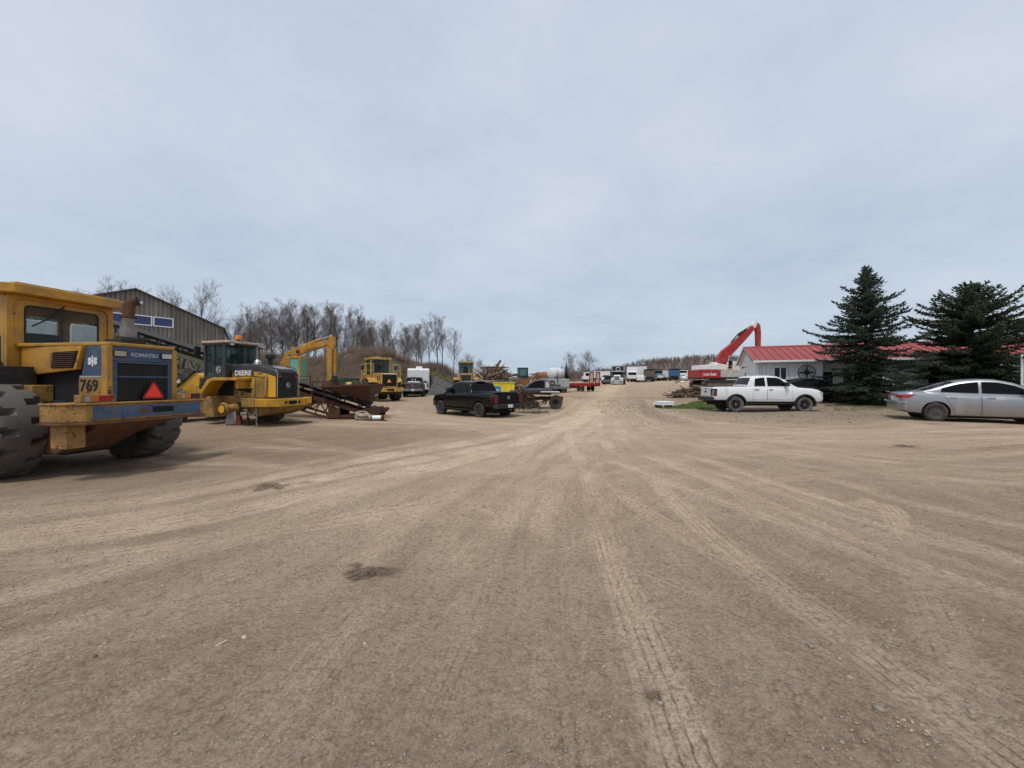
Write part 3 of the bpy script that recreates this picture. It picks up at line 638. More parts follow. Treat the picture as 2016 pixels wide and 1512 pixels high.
# ================================================================ low grey house with red metal roof
def house():
    ex = Vector((.924, -.382, 0)); a0 = Vector((at(1490, 27.), 27., 0)); rz = math.atan2(ex.y, ex.x); z0 = .62
    t = empty('house', (a0.x, a0.y, z0), rz, 'low grey board sided house with red metal roof and black compass rose', 'house')
    # local: x along the front, y back into the house, z up.  front wall y=0
    EZ, D, RZ = 2.82, 7.2, 3.95; L1, L2 = 3.75, 6.9; LT = 24.
    MB().box(.02, L1, .04, D, 0, EZ).build('wall_core', 'siding', t)
    x = .12; bw = .235
    bds = MB().box(0, bw-.035, 0, .03, 0, EZ-.02).build('siding_board', 'siding', t, .004)
    proto = bds; first = True
    win = (.98, 1.78, 1.34, 2.26)
    def board(x, z0_, z1_, face='front', y=0):
        nonlocal first
        o = MB().box(0, bw-.035, 0, .03, z0_, z1_).build('siding_board', 'siding', t, .004)
        o.location = (x, y, 0)
        return o
    col.objects.unlink(proto); bpy.data.objects.remove(proto)
    def wall(x0, x1, y=0, win=None):
        full = None; x = x0
        while x < x1-.05:
            cut = win and x+bw > win[0] and x < win[1]
            if cut:
                board(x, .0, win[2]-.04, y=y); board(x, win[3]+.04, EZ-.02, y=y)
            elif full is None: full = board(x, 0, EZ-.02, y=y)
            else:
                o = full.copy(); col.objects.link(o); o.parent = t; o.location = (x, y, 0)
            x += bw
    wall(.12, L1-.14, 0, win)
    # gable end (x=0), boards set the other way
    def gtop(y): return EZ+(RZ-EZ)*(1-abs(y-D/2)/(D/2))
    y = .02; b0 = .22
    gw = (3.9, 4.6, .95, 2.05)
    while y < D-.05:
        z1 = min(gtop(y), gtop(y+b0))-.03
        for (q0, q1) in ([(0, gw[2]), (gw[3], z1)] if (y+b0 > gw[0] and y < gw[1]) else [(0, z1)]):
            o = MB().box(-.0, .03, 0, b0-.022, q0, q1).build('siding_board', 'siding', t, .004); o.location = (-.01, y, 0)
        y += b0
    MB().prism([(0, 0), (D, 0), (D, EZ), (D/2, RZ-.04), (0, EZ)], .022, .10, 'x').build('gable_core', 'siding', t)
    for xx in (0, L1-.13): MB().box(xx, xx+.13, -.035, .025, 0, EZ).build('corner_trim', 'trim_white', t, .006)
    MB().box(-.04, -.012, -.03, .1, 0, EZ).build('corner_trim', 'trim_white', t, .004)
    def window(a, b, c, d, y=0, mull=True):
        w = MB(); e = .07
        for q in ((a, b, c, c+e), (a, b, d-e, d), (a, a+e, c+e, d-e), (b-e, b, c+e, d-e)): w.box(q[0], q[1], y-.045, y+.05, q[2], q[3])
        if mull: w.box((a+b)/2-.035, (a+b)/2+.035, y-.04, y+.05, c+e, d-e)
        o = w.build('window', 'trim_white', t, .006)
        for (p, q) in (((a+e, (a+b)/2-.035), ((a+b)/2+.035, b-e)) if mull else ((a+e, b-e),)):
            MB().box(p, q, y-.012, y+.012, c+e, d-e).build('pane', 'glass_house', o)
        MB().box(a-.03, b+.03, y-.07, y+.0, c-.05, c-.002).build('sill', 'trim_white', o)
    window(*win)
    g = MB(); e = .07                      # gable window
    for q in ((gw[0], gw[1], gw[2], gw[2]+e), (gw[0], gw[1], gw[3]-e, gw[3]), (gw[0], gw[0]+e, gw[2]+e, gw[3]-e), (gw[1]-e, gw[1], gw[2]+e, gw[3]-e)): g.box(-.05, .03, *q)
    go = g.build('window', 'trim_white', t, .005); MB().box(-.02, .0, gw[0]+e, gw[1]-e, gw[2]+e, gw[3]-e).build('pane', 'glass_house', go)
    ln = MB(); ln.beam((-.03, 3.2, 2.42), (-.34, 3.2, 2.38), .04, .04); ln.lathe([(.03, 0), (.09, -.1), (.095, -.12)], (-.36, 3.2, 2.42)); ln.build('wall_lamp', 'black_plastic', t)
    # recessed porch with door
    MB().box(L1, L2, 1.25, 1.33, 0, EZ).build('porch_wall', 'siding', t)
    wl_ = MB(); wl_.box(L1+.12, L1+1.02, 1.17, 1.24, 0, 2.05); dr = wl_.build('door', 'trim_white', t, .006)
    MB().box(L1+.26, L1+.88, 1.15, 1.165, .25, .95).build('door_panel', 'glass_house', dr); MB().box(L1+.24, L1+.9, 1.15, 1.165, 1.12, 1.9).build('door_pane', 'glass_house', dr)
    MB().cyl((L1+.95, 1.16, 1.0), (L1+.95, 1.10, 1.0), .03).build('door_handle', 'bright_metal', dr)
    window(L1+1.4, L1+2.6, 1.0, 2.1, 1.22)
    MB().box(L2-.1, L2, .0, 1.33, 0, EZ).build('porch_wall', 'siding', t)
    MB().box(L2, LT, .0, .2, 0, EZ).build('wall_core', 'siding', t)
    wall(L2+.02, LT-.2, -.03)
    window(L2+2, L2+3.4, 1.1, 2.15, -.05); window(L2+7, L2+8.4, 1.1, 2.15, -.05)
    MB().box(L1-.02, L2+.2, -.9, 1.3, -.25, -.02).build('porch_slab', 'concrete', t, .01)
    # roof: each standing seam sheet its own panel
    ov = .38; sl = (RZ-EZ)/(D/2)
    MB().prism([(-ov+.06, EZ-ov*sl-.02), (D/2, RZ-.06), (D+ov-.06, EZ-ov*sl-.02), (D/2, RZ-.12)], -.18, LT, 'x').build('roof_deck', 'trim_white', t)
    x = -.28; pw = .46; pan = None
    while x < LT:
        if pan is None:
            mb = MB(); zE = EZ-ov*sl
            for a, b, h in ((0, pw-.03, 0), (pw-.05, pw, .045)):
                mb.add([(a, -ov, zE+h), (b, -ov, zE+h), (b, D/2, RZ+h), (a, D/2, RZ+h), (a, -ov, zE-.02), (b, -ov, zE-.02), (b, D/2, RZ-.02), (a, D/2, RZ-.02)],
                       [(0, 1, 2, 3), (4, 7, 6, 5), (0, 4, 5, 1), (1, 5, 6, 2), (2, 6, 7, 3), (3, 7, 4, 0)])
            pan = mb.build('roof_panel', 'roof_red', t); pan.location = (x, 0, 0)
        else:
            o = pan.copy(); col.objects.link(o); o.parent = t; o.location = (x, 0, 0)
        x += pw
    zE = EZ-ov*sl
    MB().add([(-.28, D/2, RZ), (LT, D/2, RZ), (LT, D+ov, zE), (-.28, D+ov, zE)], [(0, 1, 2, 3)]).build('roof_back', 'roof_red', t)
    MB().prism([(D/2-.16, RZ-.02), (D/2, RZ+.075), (D/2+.16, RZ-.02)], -.3, LT, 'x').build('ridge_cap', 'roof_red', t)
    for s in (0, 1):
        y0, y1 = (-ov, D/2) if s == 0 else (D+ov, D/2)
        MB().beam((-.30, y0, zE-.05), (-.30, y1, RZ-.05), .03, .16).build('barge_board', 'trim_white' if s else 'grey_metal', t)
    MB().box(-.3, LT, -ov-.11, -ov+.0, zE-.14, zE-.01).build('gutter', 'trim_white', t, .012)
    MB().tube([(.02, -.33, zE-.12), (.06, -.1, zE-.35), (.06, -.08, .1)], .04, 8).build('downpipe', 'trim_white', t)
    # compass rose of black metal
    cx, cz, yy = 2.86, 1.86, -.05; rr = .47
    def ring(r, w): 
        m = MB(); n = 40
        for k in range(n):
            a, b = 2*math.pi*k/n, 2*math.pi*(k+1)/n
            P = [(cx+q*math.cos(u), y_, cz+q*math.sin(u)) for y_ in (yy-.012, yy+.012) for u in (a, b) for q in (r-w/2, r+w/2)]
            m.add(P, [(0, 1, 3, 2), (4, 6, 7, 5), (1, 5, 7, 3), (0, 2, 6, 4)])
        return m
    c = ring(rr, .045).build('compass_rose', 'rose_black', t)
    ring(rr*.72, .02).build('inner_ring', 'rose_black', c)
    for k in range(8):
        a = k*math.pi/4; r = rr*1.14 if k % 2 == 0 else rr*.62; w = .105 if k % 2 == 0 else .08
        ca, sa = math.cos(a), math.sin(a)
        MB().prism([(cx, cz), (cx+w*math.cos(a+.7), cz+w*math.sin(a+.7)), (cx+r*ca, cz+r*sa), (cx+w*math.cos(a-.7), cz+w*math.sin(a-.7))], yy-.016-.001*k, yy+.010).build('star_point', 'rose_black', c)
    return t
house()
# white container like building behind the red excavator
def box_trailer_body(name, label, cat, loc, rz, L, W, H, z0, mat='white_plain', group=None, ribs=10):
    t = empty(name, loc, rz, label, cat, group)
    b = MB().box(-L/2, L/2, -W/2, W/2, z0, z0+H).build('box', mat, t, .03)
    for k in range(ribs):
        x = -L/2+(k+.5)*L/ribs
        for s in (-1, 1): MB().box(x-.03, x+.03, s*W/2-.012, s*W/2+.012, z0+.1, z0+H-.1).build('rib', mat, t)
    return t
sx, sy = at(1447, 56), 56
bt = box_trailer_body('storage_trailer', 'white box trailer behind the red excavator and grey house', 'trailer', (sx+2.2, sy, gz(sx, sy)), -.35, 9, 2.5, 2.7, 1.0)
for x_ in (-3.5, -2.4):
    for s in (-1, 1): MB().lathe([(.3, -.12), (.48, -.1), (.5, 0), (.48, .1), (.3, .12)], (x_, s*1.05, .5), (0, 1, 0), 20).build('wheel', 'rubber', bt)
for s in (-1, 1): MB().box(2.8, 2.95, s*.7-.06, s*.7+.06, 0, 1.0).build('landing_leg', 'dark_metal', bt)
# utility post at the far right
px_ = at(2012, 19.); po = MB().cyl((0, 0, 0), (0, 0, 2.6), .05, .045, 10).build('post', 'white_plain'); po.location = (px_, 19., gz(px_, 19)); tag(po, 'thin white post at the right edge behind the silver sedan', 'post')
# ================================================================ earth movers
def tyre_mb(Rr, w, rim, nl=20, dep=.05, pat='rock', na=None):
    """tyre as one shell round the y axis; tread blocks are real relief"""
    na = na or nl*8
    hw = w/2; prof = [(rim, -hw*.72), (rim+.06*Rr, -hw*.86), (lerp(rim, Rr, .45), -hw*1.0), (lerp(rim, Rr, .78), -hw*.99), (Rr*.965, -hw*.93), (Rr*.995, -hw*.80)]
    prof += [(Rr, -hw*q) for q in (.62, .42, .22, .06)]
    prof = prof+[(r, -y) for r, y in reversed(prof)]
    V = []; m = len(prof)
    for i in range(na):
        th = 2*math.pi*i/na
        for r, y in prof:
            q = abs(y)/hw; sg = 1 if y > 0 else -1
            if r > Rr*.9:
                ph = (i/na*nl+(.5 if sg > 0 else 0)+q*.35) % 1
                g = 0
                if pat == 'rock': g = 1 if (q > .38 and ph < .24) else 0
                elif pat == 'lug': g = 1 if (q > .04 and ph < .5) else 0
                elif pat == 'car': g = 1 if (.30 < q < .45 or (q > .6 and ph < .3)) else 0
                r = r-g*dep*(1 if r > Rr*.98 else .6)
            V.append((r*math.cos(th), y, r*math.sin(th)))
    F = [(i*m+k, ((i+1) % na)*m+k, ((i+1) % na)*m+k+1, i*m+k+1) for i in range(na) for k in range(m-1)]
    mb = MB(); mb.add(V, F); return mb
def rim_mb(rim, w, dish=.3, side=1):
    hw = w/2*.74; mb = MB(); y = side*hw
    mb.lathe([(rim+.02, -hw), (rim+.02, hw)], (0, 0, 0), (0, 1, 0), 28)
    mb.lathe([(rim*1.04, 0), (rim*.98, -.04*side), (rim*.86, -.06*side), (rim*.8, -dish*side), (rim*.42, -dish*.8*side), (rim*.36, -dish*.3*side), (0.001, -dish*.25*side)], (0, y, 0), (0, 1, 0), 28)
    return mb
WCACHE = {}
def loader_wheel(parent, x, y, Rr, w, rim, side, mat, rimmat, pat, nl, dep, key, rot=0):
    if key not in WCACHE:
        a = tyre_mb(Rr, w, rim, nl, dep, pat).build('wheel', mat, None, smooth=50)
        WCACHE[key] = a.data; bpy.data.objects.remove(a)
    o = bpy.data.objects.new('wheel', WCACHE[key]); col.objects.link(o); o.parent = parent; o.location = (x, y, Rr); o.rotation_euler = (0, rot, 0)
    rim_mb(rim, w, .18*w/.7, side).build('rim', rimmat, o, smooth=40)
    return o
def rounded_rect(x0, x1, z0, z1, r, n=5):
    P = []
    for cx, cz, a0 in ((x1-r, z1-r, 0), (x0+r, z1-r, 90), (x0+r, z0+r, 180), (x1-r, z0+r, 270)):
        for k in range(n+1): a = R(a0+90*k/n); P.append((cx+r*math.cos(a), cz+r*math.sin(a)))
    return P
def plate_hole(outer, inner, a0, a1, axis):
    """flat frame between two loops of equal length"""
    mb = MB(); n = len(outer)
    def P(p, a): return {'y': (p[0], a, p[1]), 'x': (a, p[0], p[1])}[axis]
    vs = [P(p, a) for a in (a0, a1) for lp in (outer, inner) for p in lp]
    fs = []
    for i in range(n):
        j = (i+1) % n
        fs += [(i, j, n+j, n+i), (2*n+i, 3*n+i, 3*n+j, 2*n+j), (i, 2*n+i, 2*n+j, j), (n+i, n+j, 3*n+j, 3*n+i)]
    return mb.add(vs, fs)
def rect_like(loop, x0, x1, z0, z1):
    """project a rounded loop outwards on a rectangle, same count"""
    xs = [p[0] for p in loop]; zs = [p[1] for p in loop]; cx, cz = (min(xs)+max(xs))/2, (min(zs)+max(zs))/2; hx, hz = (max(xs)-min(xs))/2, (max(zs)-min(zs))/2
    out = []
    for p in loop:
        u, v = (p[0]-cx)/hx, (p[1]-cz)/hz; k = 1/max(abs(u), abs(v)); u, v = u*k, v*k
        out.append(((x0+x1)/2+u*(x1-x0)/2, (z0+z1)/2+v*(z1-z0)/2))
    return out
def smv(parent, c, s, nx_, inner, rz=0):
    """slow vehicle triangle on a plate facing -x of its parent"""
    def tri(k): return [(c[1]+k*s*math.cos(a), c[2]+k*s*math.sin(a)) for a in (R(90), R(210), R(330))]
    def trunc(k, f=.16):
        T = tri(k); P = []
        for i in range(3):
            a, b, d = T[i], T[(i+1) % 3], T[(i-1) % 3]
            P += [(lerp(a[0], d[0], f), lerp(a[1], d[1], f)), (lerp(a[0], b[0], f), lerp(a[1], b[1], f))]
        return P
    o = MB().prism(trunc(1.0, .10), c[0]-.012, c[0], 'x').build('warning_triangle', 'smv_border', parent)
    MB().prism(tri(.74), c[0]-.018, c[0]-.0125, 'x').build('reflector', inner, o)
    return o
# ---------------------------------------------------------------- nearest: yellow and blue loader
def komatsu():
    z0 = -.12
    t = empty('wheel_loader', (-7.58, 7.92, z0), math.atan2(.2, -.98), 'big worn yellow and blue wheel loader numbered 769 with red warning triangle', 'loader', 'wheel loaders parked in the yard')
    Y, W_, B = 'komatsu_yellow', 'komatsu_worn', 'komatsu_blue'
    # engine hood: front to back in +x
    hh = .585
    MB().box(.12, 2.1, -hh+.03, hh-.03, 1.35, 2.50).build('engine_bay_dark', 'void', t)  # near-black filler, paints the dark inside of the open engine bay
    top = MB(); top.prism([(-.02, -hh), (.04, -hh-.01), (2.2, -hh-.14), (2.2, hh+.14), (.04, hh+.01), (-.02, hh)], 2.56, 2.63, 'z'); top.build('hood_top', Y, t, .018)
    # rear corner posts and frame round the grille
    for s in (-1, 1): MB().box(-.02, .13, s*hh-.05, s*hh+.05, 1.42, 2.558).build('corner_post', Y, t, .02)
    bk = MB(); bk.box(0, .1, -hh+.05, hh-.05, 2.27, 2.557); bk.build('lamp_panel', B, t, .01)
    for s in (-1, 1):
        MB().box(-.0, .09, s*(hh-.09)-.04, s*(hh-.09)+.04, 1.42, 2.268).build('grille_frame', B, t, .008)
    MB().box(-.005, .07, -hh+.13, hh-.13, 1.95, 1.985).build('grille_bar', B, t)
    MB().box(-.003, .08, -hh+.13, hh-.13, 2.235, 2.268).build('grille_bar', B, t)
    MB().box(.085, .11, -hh+.05, hh-.05, 1.42, 2.27).build('grille_back', 'void', t)
    z = 1.46                                  # each slat of the radiator grille
    sl = MB().box(.02, .05, -hh+.13, hh-.13, 0, .022).build('grille_slat', 'dark_metal', t); sl.location = (0, 0, z)
    while z < 2.19:
        z += .042
        if 1.94 < z < 1.99: continue
        o = sl.copy(); col.objects.link(o); o.parent = t; o.location = (0, 0, z)
    for k in range(14):
        y = -hh+.16+k*(2*hh-.32)/13; MB().box(.035, .06, y-.006, y+.006, 1.43, 2.235).build('grille_rod', 'dark_metal', t)
    for s, yy in ((1, .42), (-1, -.42)):
        h = MB().box(-.025, .0, yy-.115, yy+.115, 2.35, 2.475).build('work_lamp', 'dark_metal', t, .01)
        MB().box(-.035, -.0255, yy-.095, yy+.095, 2.365, 2.46).build('lens', 'lamp_yellowed' if s > 0 else 'lamp_clear', h, .004)
    text('lettering', 'KOMATSU', .10, 'letter_grey', t, (-.004, .235, 2.375), (0, -1, 0), (0, 0, 1), .003, .006, 1.05)
    smv(t, (-.03, -.15, 1.64), .265, 0, 'smv_red')
    # left side: blue badge panel, upper panel with louvre, dark engine bay, number plate
    def sides(s):
        q = lambda a: (min(s*a), max(s*a))
        def bx(x0, x1, ya, yb, z0_, z1_): ya, yb = sorted((s*ya, s*yb)); return MB().box(x0, x1, ya, yb, z0_, z1_)
        p = MB(); ys = sorted((s*(hh-.02), s*(hh+.035))); p.prism([(.135, 1.985), (.64, 1.985), (.52, 2.555), (.135, 2.555)], ys[0], ys[1]); p.build('badge_panel', B, t, .01)
        bx(.135, .70, hh-.02, hh+.03, 1.945, 1.98).build('trim_strip', 'light_grey', t, .006)
        bx(.135, .72, hh-.02, hh+.032, 1.42, 1.94).build('number_panel', W_, t, .01)
        p = MB(); p.prism([(.53, 2.553), (.70, 2.10), (2.15, 1.98), (2.15, 2.553)], *sorted((s*(hh+.0), s*(hh+.09)))); p.build('hood_panel', Y, t, .012)
        ys = sorted((s*(hh+.091), s*(hh+.105)))
        MB().prism([(.63, 2.46), (.76, 2.13), (1.32, 2.13), (1.25, 2.44)], *ys).build('louvre_recess', 'void', t)
        for k in range(8):
            zz = 2.15+k*.038; ya, yb = sorted((s*(hh+.1), s*(hh+.118)))
            MB().box(.76-.015*k, 1.31, ya, yb, zz, zz+.014).build('louvre_slat', 'rust', t)
        bx(1.95, 2.15, hh-.3, hh+.02, 1.3, 2.0).build('bulkhead', W_, t, .01)
    sides(1); sides(-1)
    text('lettering', '769', .31, 'letter_black', t, (.68, hh+.036, 1.69), (-1, 0, 0), (0, 0, 1), .003, .007, 1.0)
    text('lettering', '50', .13, 'letter_black', t, (-.023, hh+.04, 1.62), (0, -1, 0), (0, 0, 1), .002, .004, .5)
    # white clover badge: centre bar with two lobes each side
    for s in (1,):
        yb = s*(hh+.037); cx, cz = .35, 2.26
        em = MB(); em.box(cx-.02, cx+.02, yb, yb+.006, cz-.10, cz+.10)
        for qx in (-1, 1):
            for qz in (-1, 1): em.lathe([(.040, 0), (.040, .006)], (cx+qx*.075, yb, cz+qz*.032), (0, 1, 0), 14)
        em.box(cx-.07, cx+.07, yb+.0005, yb+.005, cz-.016, cz+.016); em.build('badge', 'letter_white', t)
    # pieces in the open engine bay
    MB().cyl((1.0, .40, 1.45), (1.0, .40, 1.85), .13).build('filter_can', 'dark_metal', t); MB().box(.8, 1.3, .3, .5, 1.35, 1.5).build('bay_tray', 'rust', t)
    MB().tube([(.85, .5, 1.95), (.84, .53, 1.7), (.9, .5, 1.5)], .012, 6).build('hose', 'letter_grey', t)
    # counterweight with blue panels and rusty lip
    cw = 1.06
    P = [(-.22, -cw), (-.22, cw), (.05, cw+.2), (.5, cw+.22), (.5, -cw-.22), (.05, -cw-.2)]
    P2 = [(x if x > 0 else x, y) for x, y in P]
    cwm = MB().prism(P, 1.13, 1.44, 'z').build('counterweight', W_, t, .02)
    MB().prism([(x-(.03 if x < 0 else 0), y*1.012) for x, y in P], 1.441, 1.475, 'z').build('top_flange', W_, t, .006)
    MB().prism([(x-(.05 if x < 0 else 0), y*1.015) for x, y in P], 1.085, 1.129, 'z').build('bottom_lip', 'rust_orange', t, .008)
    for (ya, yb) in ((.96, .53), (.525, .18), (-.62, -.98)): MB().box(-.228, -.2, min(ya, yb), max(ya, yb), 1.175, 1.41).build('blue_panel', 'worn_blue', cwm, .004)
    MB().box(-.227, -.2, -.61, .17, 1.175, 1.41).build('rusty_panel', 'worn_blue', cwm, .004); MB().box(-.231, -.2275, -.40, -.0, 1.24, 1.36).build('tow_slot', 'void', cwm)
    MB().box(-.2295, -.228, .07, .22, 1.25, 1.33).build('scrape', 'rust_orange', cwm)
    bl = MB(); bl.loft([[(x_, yy, lerp(1.084, zz, k_)) for x_, zz in [(-.20, 1.084), (.5, 1.084), (1.5, .95), (1.5, .5), (.95, .48), (.3, .85)]] for yy, k_ in ((-cw+.1, .12), (-.45, .62), (.0, 1), (cw-.25, 1))]); bl.build('belly', 'rust_orange', t, .02)
    for s in (1,): MB().box(.05, .42, s*(cw-.02)-.14, s*(cw-.02)+.14, .66, 1.084).build('corner_leg', W_, t, .015)
    # tail lamp clusters standing on the counterweight
    for s in (1, -1):
        yc = s*.83; o = MB().box(-.14, .02, yc-.26, yc+.26, 1.477, 1.62).build('tail_lamp', W_, t, .01)
        MB().box(-.152, -.141, yc-.2, yc+.0, 1.505, 1.60).build('lens', 'lamp_red_dark' if s < 0 else 'lamp_red', o); MB().box(-.152, -.141, yc+.005, yc+.12, 1.505, 1.60).build('lens', 'lamp_amber', o); MB().box(-.152, -.141, yc+.125, yc+.2, 1.505, 1.60).build('lens', 'lamp_yellowed', o)
    # exhaust stack with bent outlet, on its heat shield
    MB().box(.45, .9, -.36, .1, 2.632, 2.76).build('stack_base', 'dark_metal', t, .01)
    ex = MB(); ex.tube([(.62, -.13, 2.76), (.62, -.13, 2.95), (.61, -.12, 3.12), (.60, -.12, 3.22)], [.13, .14, .10, .105], 20); ex.build('muffler', 'old_steel', t, smooth=50)
    e2 = MB(); e2.lathe([(.135, 0), (.14, .02), (.115, .03)], (.60, -.12, 3.22), (0, 0, 1), 20); e2.build('clamp', 'rust', t)
    e3 = MB(); e3.tube([(.60, -.12, 3.24), (.60, -.13, 3.45), (.59, -.15, 3.52), (.56, -.18, 3.58), (.50, -.23, 3.60)], [.10, .10, .10, .10, .105], 18, cap=False); e3.build('exhaust_pipe', 'rust', t, smooth=60)
    MB().tube([(.56, -.18, 3.58), (.495, -.234, 3.602)], .094, 16).build('pipe_bore', 'void', t)
    rl = MB(); rl.tube([(.42, -.4, 2.63), (.42, -.4, 2.78), (.42, .2, 2.78), (.42, .2, 2.63)], .018, 6); rl.build('hood_rail', 'dark_metal', t)
    # cab
    c0, c1, cy = 2.17, 3.75, .86; cb, ct = 2.05, 3.60
    lp = [(y, z) for y, z in rounded_rect(-.60, .60, 2.62, 3.43, .09)]
    mid = [(y, z) for y, z in rounded_rect(-.76, .76, 2.45, 3.53, .14)]
    plate_hole(rect_like(mid, -cy, cy, cb, ct), mid, c0, c0+.07, 'x').build('cab_rear_frame', Y, t, .015)
    plate_hole(mid, lp, c0+.03, c0+.09, 'x').build('cab_rear_panel', Y, t, .012)
    gsk = [(y, z) for y, z in rounded_rect(-.575, .575, 2.645, 3.405, .08)]
    plate_hole(lp, gsk, c0+.022, c0+.05, 'x').build('window_seal', 'black_plastic', t)
    MB().prism(gsk, c0+.045, c0+.053, 'x').build('rear_window', 'glass_tint', t)
    for s in (-1, 1):
        lp2 = rounded_rect(c0+.25, c1-.2, 2.62, 3.3, .08)
        plate_hole(rect_like(lp2, c0+.07, c1, cb, ct), lp2, s*cy-.06*(s > 0), s*cy+.06*(s < 0), 'y').build('cab_side', Y, t, .01)
        MB().prism(lp2, s*cy-.035, s*cy-.028).build('side_window', 'glass_tint', t)
    lp3 = [(y, z) for y, z in rounded_rect(-.74, .74, 2.45, 3.4, .1)]
    plate_hole(rect_like(lp3, -cy, cy, cb, ct), lp3, c1-.05, c1+.02, 'x').build('cab_front', Y, t, .01); MB().prism(lp3, c1-.02, c1-.012, 'x').build('windscreen', 'glass_tint', t)
    MB().box(c0+.05, c1, -cy+.02, cy-.02, cb-.05, cb+.04).build('cab_floor', 'dark_metal', t)
    rf = MB(); rf.prism([(c0-.26, -cy-.06), (c0-.26, cy+.02), (c0-.1, cy+.13), (c1+.1, cy+.13), (c1+.1, -cy-.12), (c0-.1, -cy-.12)], ct+.0, ct+.19, 'z'); rf.build('cab_roof', Y, t, .02)
    MB().prism([(c0-.2, -cy-.0), (c0-.2, cy-.03), (c1+.05, cy+.04), (c1+.05, -cy-.04)], ct+.191, ct+.225, 'z').build('roof_top', Y, t, .012)
    # things seen through the rear window: seat, steering column, wiper
    st = MB(); st.box(2.75, 2.9, -.27, .27, 2.4, 2.92); st.box(2.9, 3.3, -.27, .27, 2.4, 2.52); st.build('seat', 'seat_black', t, .05)
    MB().tube([(3.55, .05, 2.4), (3.4, .1, 2.85), (3.36, .12, 3.15)], .035, 8).build('steering_column', 'seat_black', t)
    MB().tube([(c0+.015, .0, 3.5), (c0+.005, .22, 3.24)], .014, 6).build('wiper_arm', 'black_plastic', t); MB().beam((c0+.012, .5, 3.0), (c0+.008, .14, 3.28), .02, .025).build('wiper_blade', 'black_plastic', t)
    MB().cbox((c0+.005, .24, 3.22), (.03, .10, .05)).build('wiper_motor', 'black_plastic', t)
    # platform, handrail, hose beside the cab
    pl = MB(); pl.box(1.75, 4.1, hh+.12, 1.35, 2.08, 2.16); pl.box(1.72, 1.79, hh+.12, 1.35, 1.75, 2.16); pl.build('platform', 'dark_metal', t, .01)
    MB().box(1.8, 3.9, hh+.1, 1.25, 1.5, 2.05).build('fuel_tank', 'void', t, .03)
    MB().box(1.45, 1.75, hh-.02, hh+.3, 1.45, 1.80).build('step_box', W_, t, .02)
    MB().tube([(1.83, 1.12, 2.16), (1.83, 1.12, 2.70), (1.87, 1.12, 2.78), (1.95, 1.12, 2.80), (2.6, 1.14, 2.80)], .028, 8).build('handrail', 'dark_metal', t, smooth=60)
    MB().tube([(2.4, 1.2, 3.3), (2.2, 1.2, 2.85), (2.02, 1.12, 2.4), (1.98, 1.0, 2.17)], .03, 8).build('air_hose', 'rust', t, smooth=60)
    MB().cyl((2.05, -1.0, .94), (2.05, 1.0, .94), .22, n=16).build('axle', W_, t); MB().box(1.1, 4.6, -.62, .62, .42, 1.5).build('rear_frame', 'void', t, .03)  # rear frame blackened and lowered to deepen the shade under the loader
    MB().tube([(.9, .62, 1.28), (1.15, .75, 1.12), (1.6, .9, 1.0)], .1, 10).build('axle_arm', W_, t, smooth=50)
    for s in (-1, 1):
        loader_wheel(t, 2.05, s*(1.13 if s > 0 else 1.32), .94, .72, .36, s, 'rubber_cracked', W_, 'rock', 15, .14, 'kom', random.uniform(0, 3))
        loader_wheel(t, 5.55, s*1.13, .94, .72, .36, s, 'rubber_cracked', W_, 'rock', 15, .14, 'kom', random.uniform(0, 3))
    MB().box(4.6, 6.6, -.55, .55, .8, 1.9).build('front_frame', W_, t, .04)
    for s in (-1, 1): MB().prism([(5.0, 2.3), (5.4, 2.4), (7.6, .9), (7.5, .5), (6.0, 1.5)], s*.62-.07, s*.62+.07).build('lift_arm', Y, t, .02)
    bk = MB(); bk.loft([[(7.4, y, .2), (7.5, y, 1.5), (7.9, y, 1.65), (8.7, y, .1), (7.6, y, .08)] for y in (-1.6, 1.6)]); bk.build('bucket', 'rust', t, .02)
    return t
komatsu()
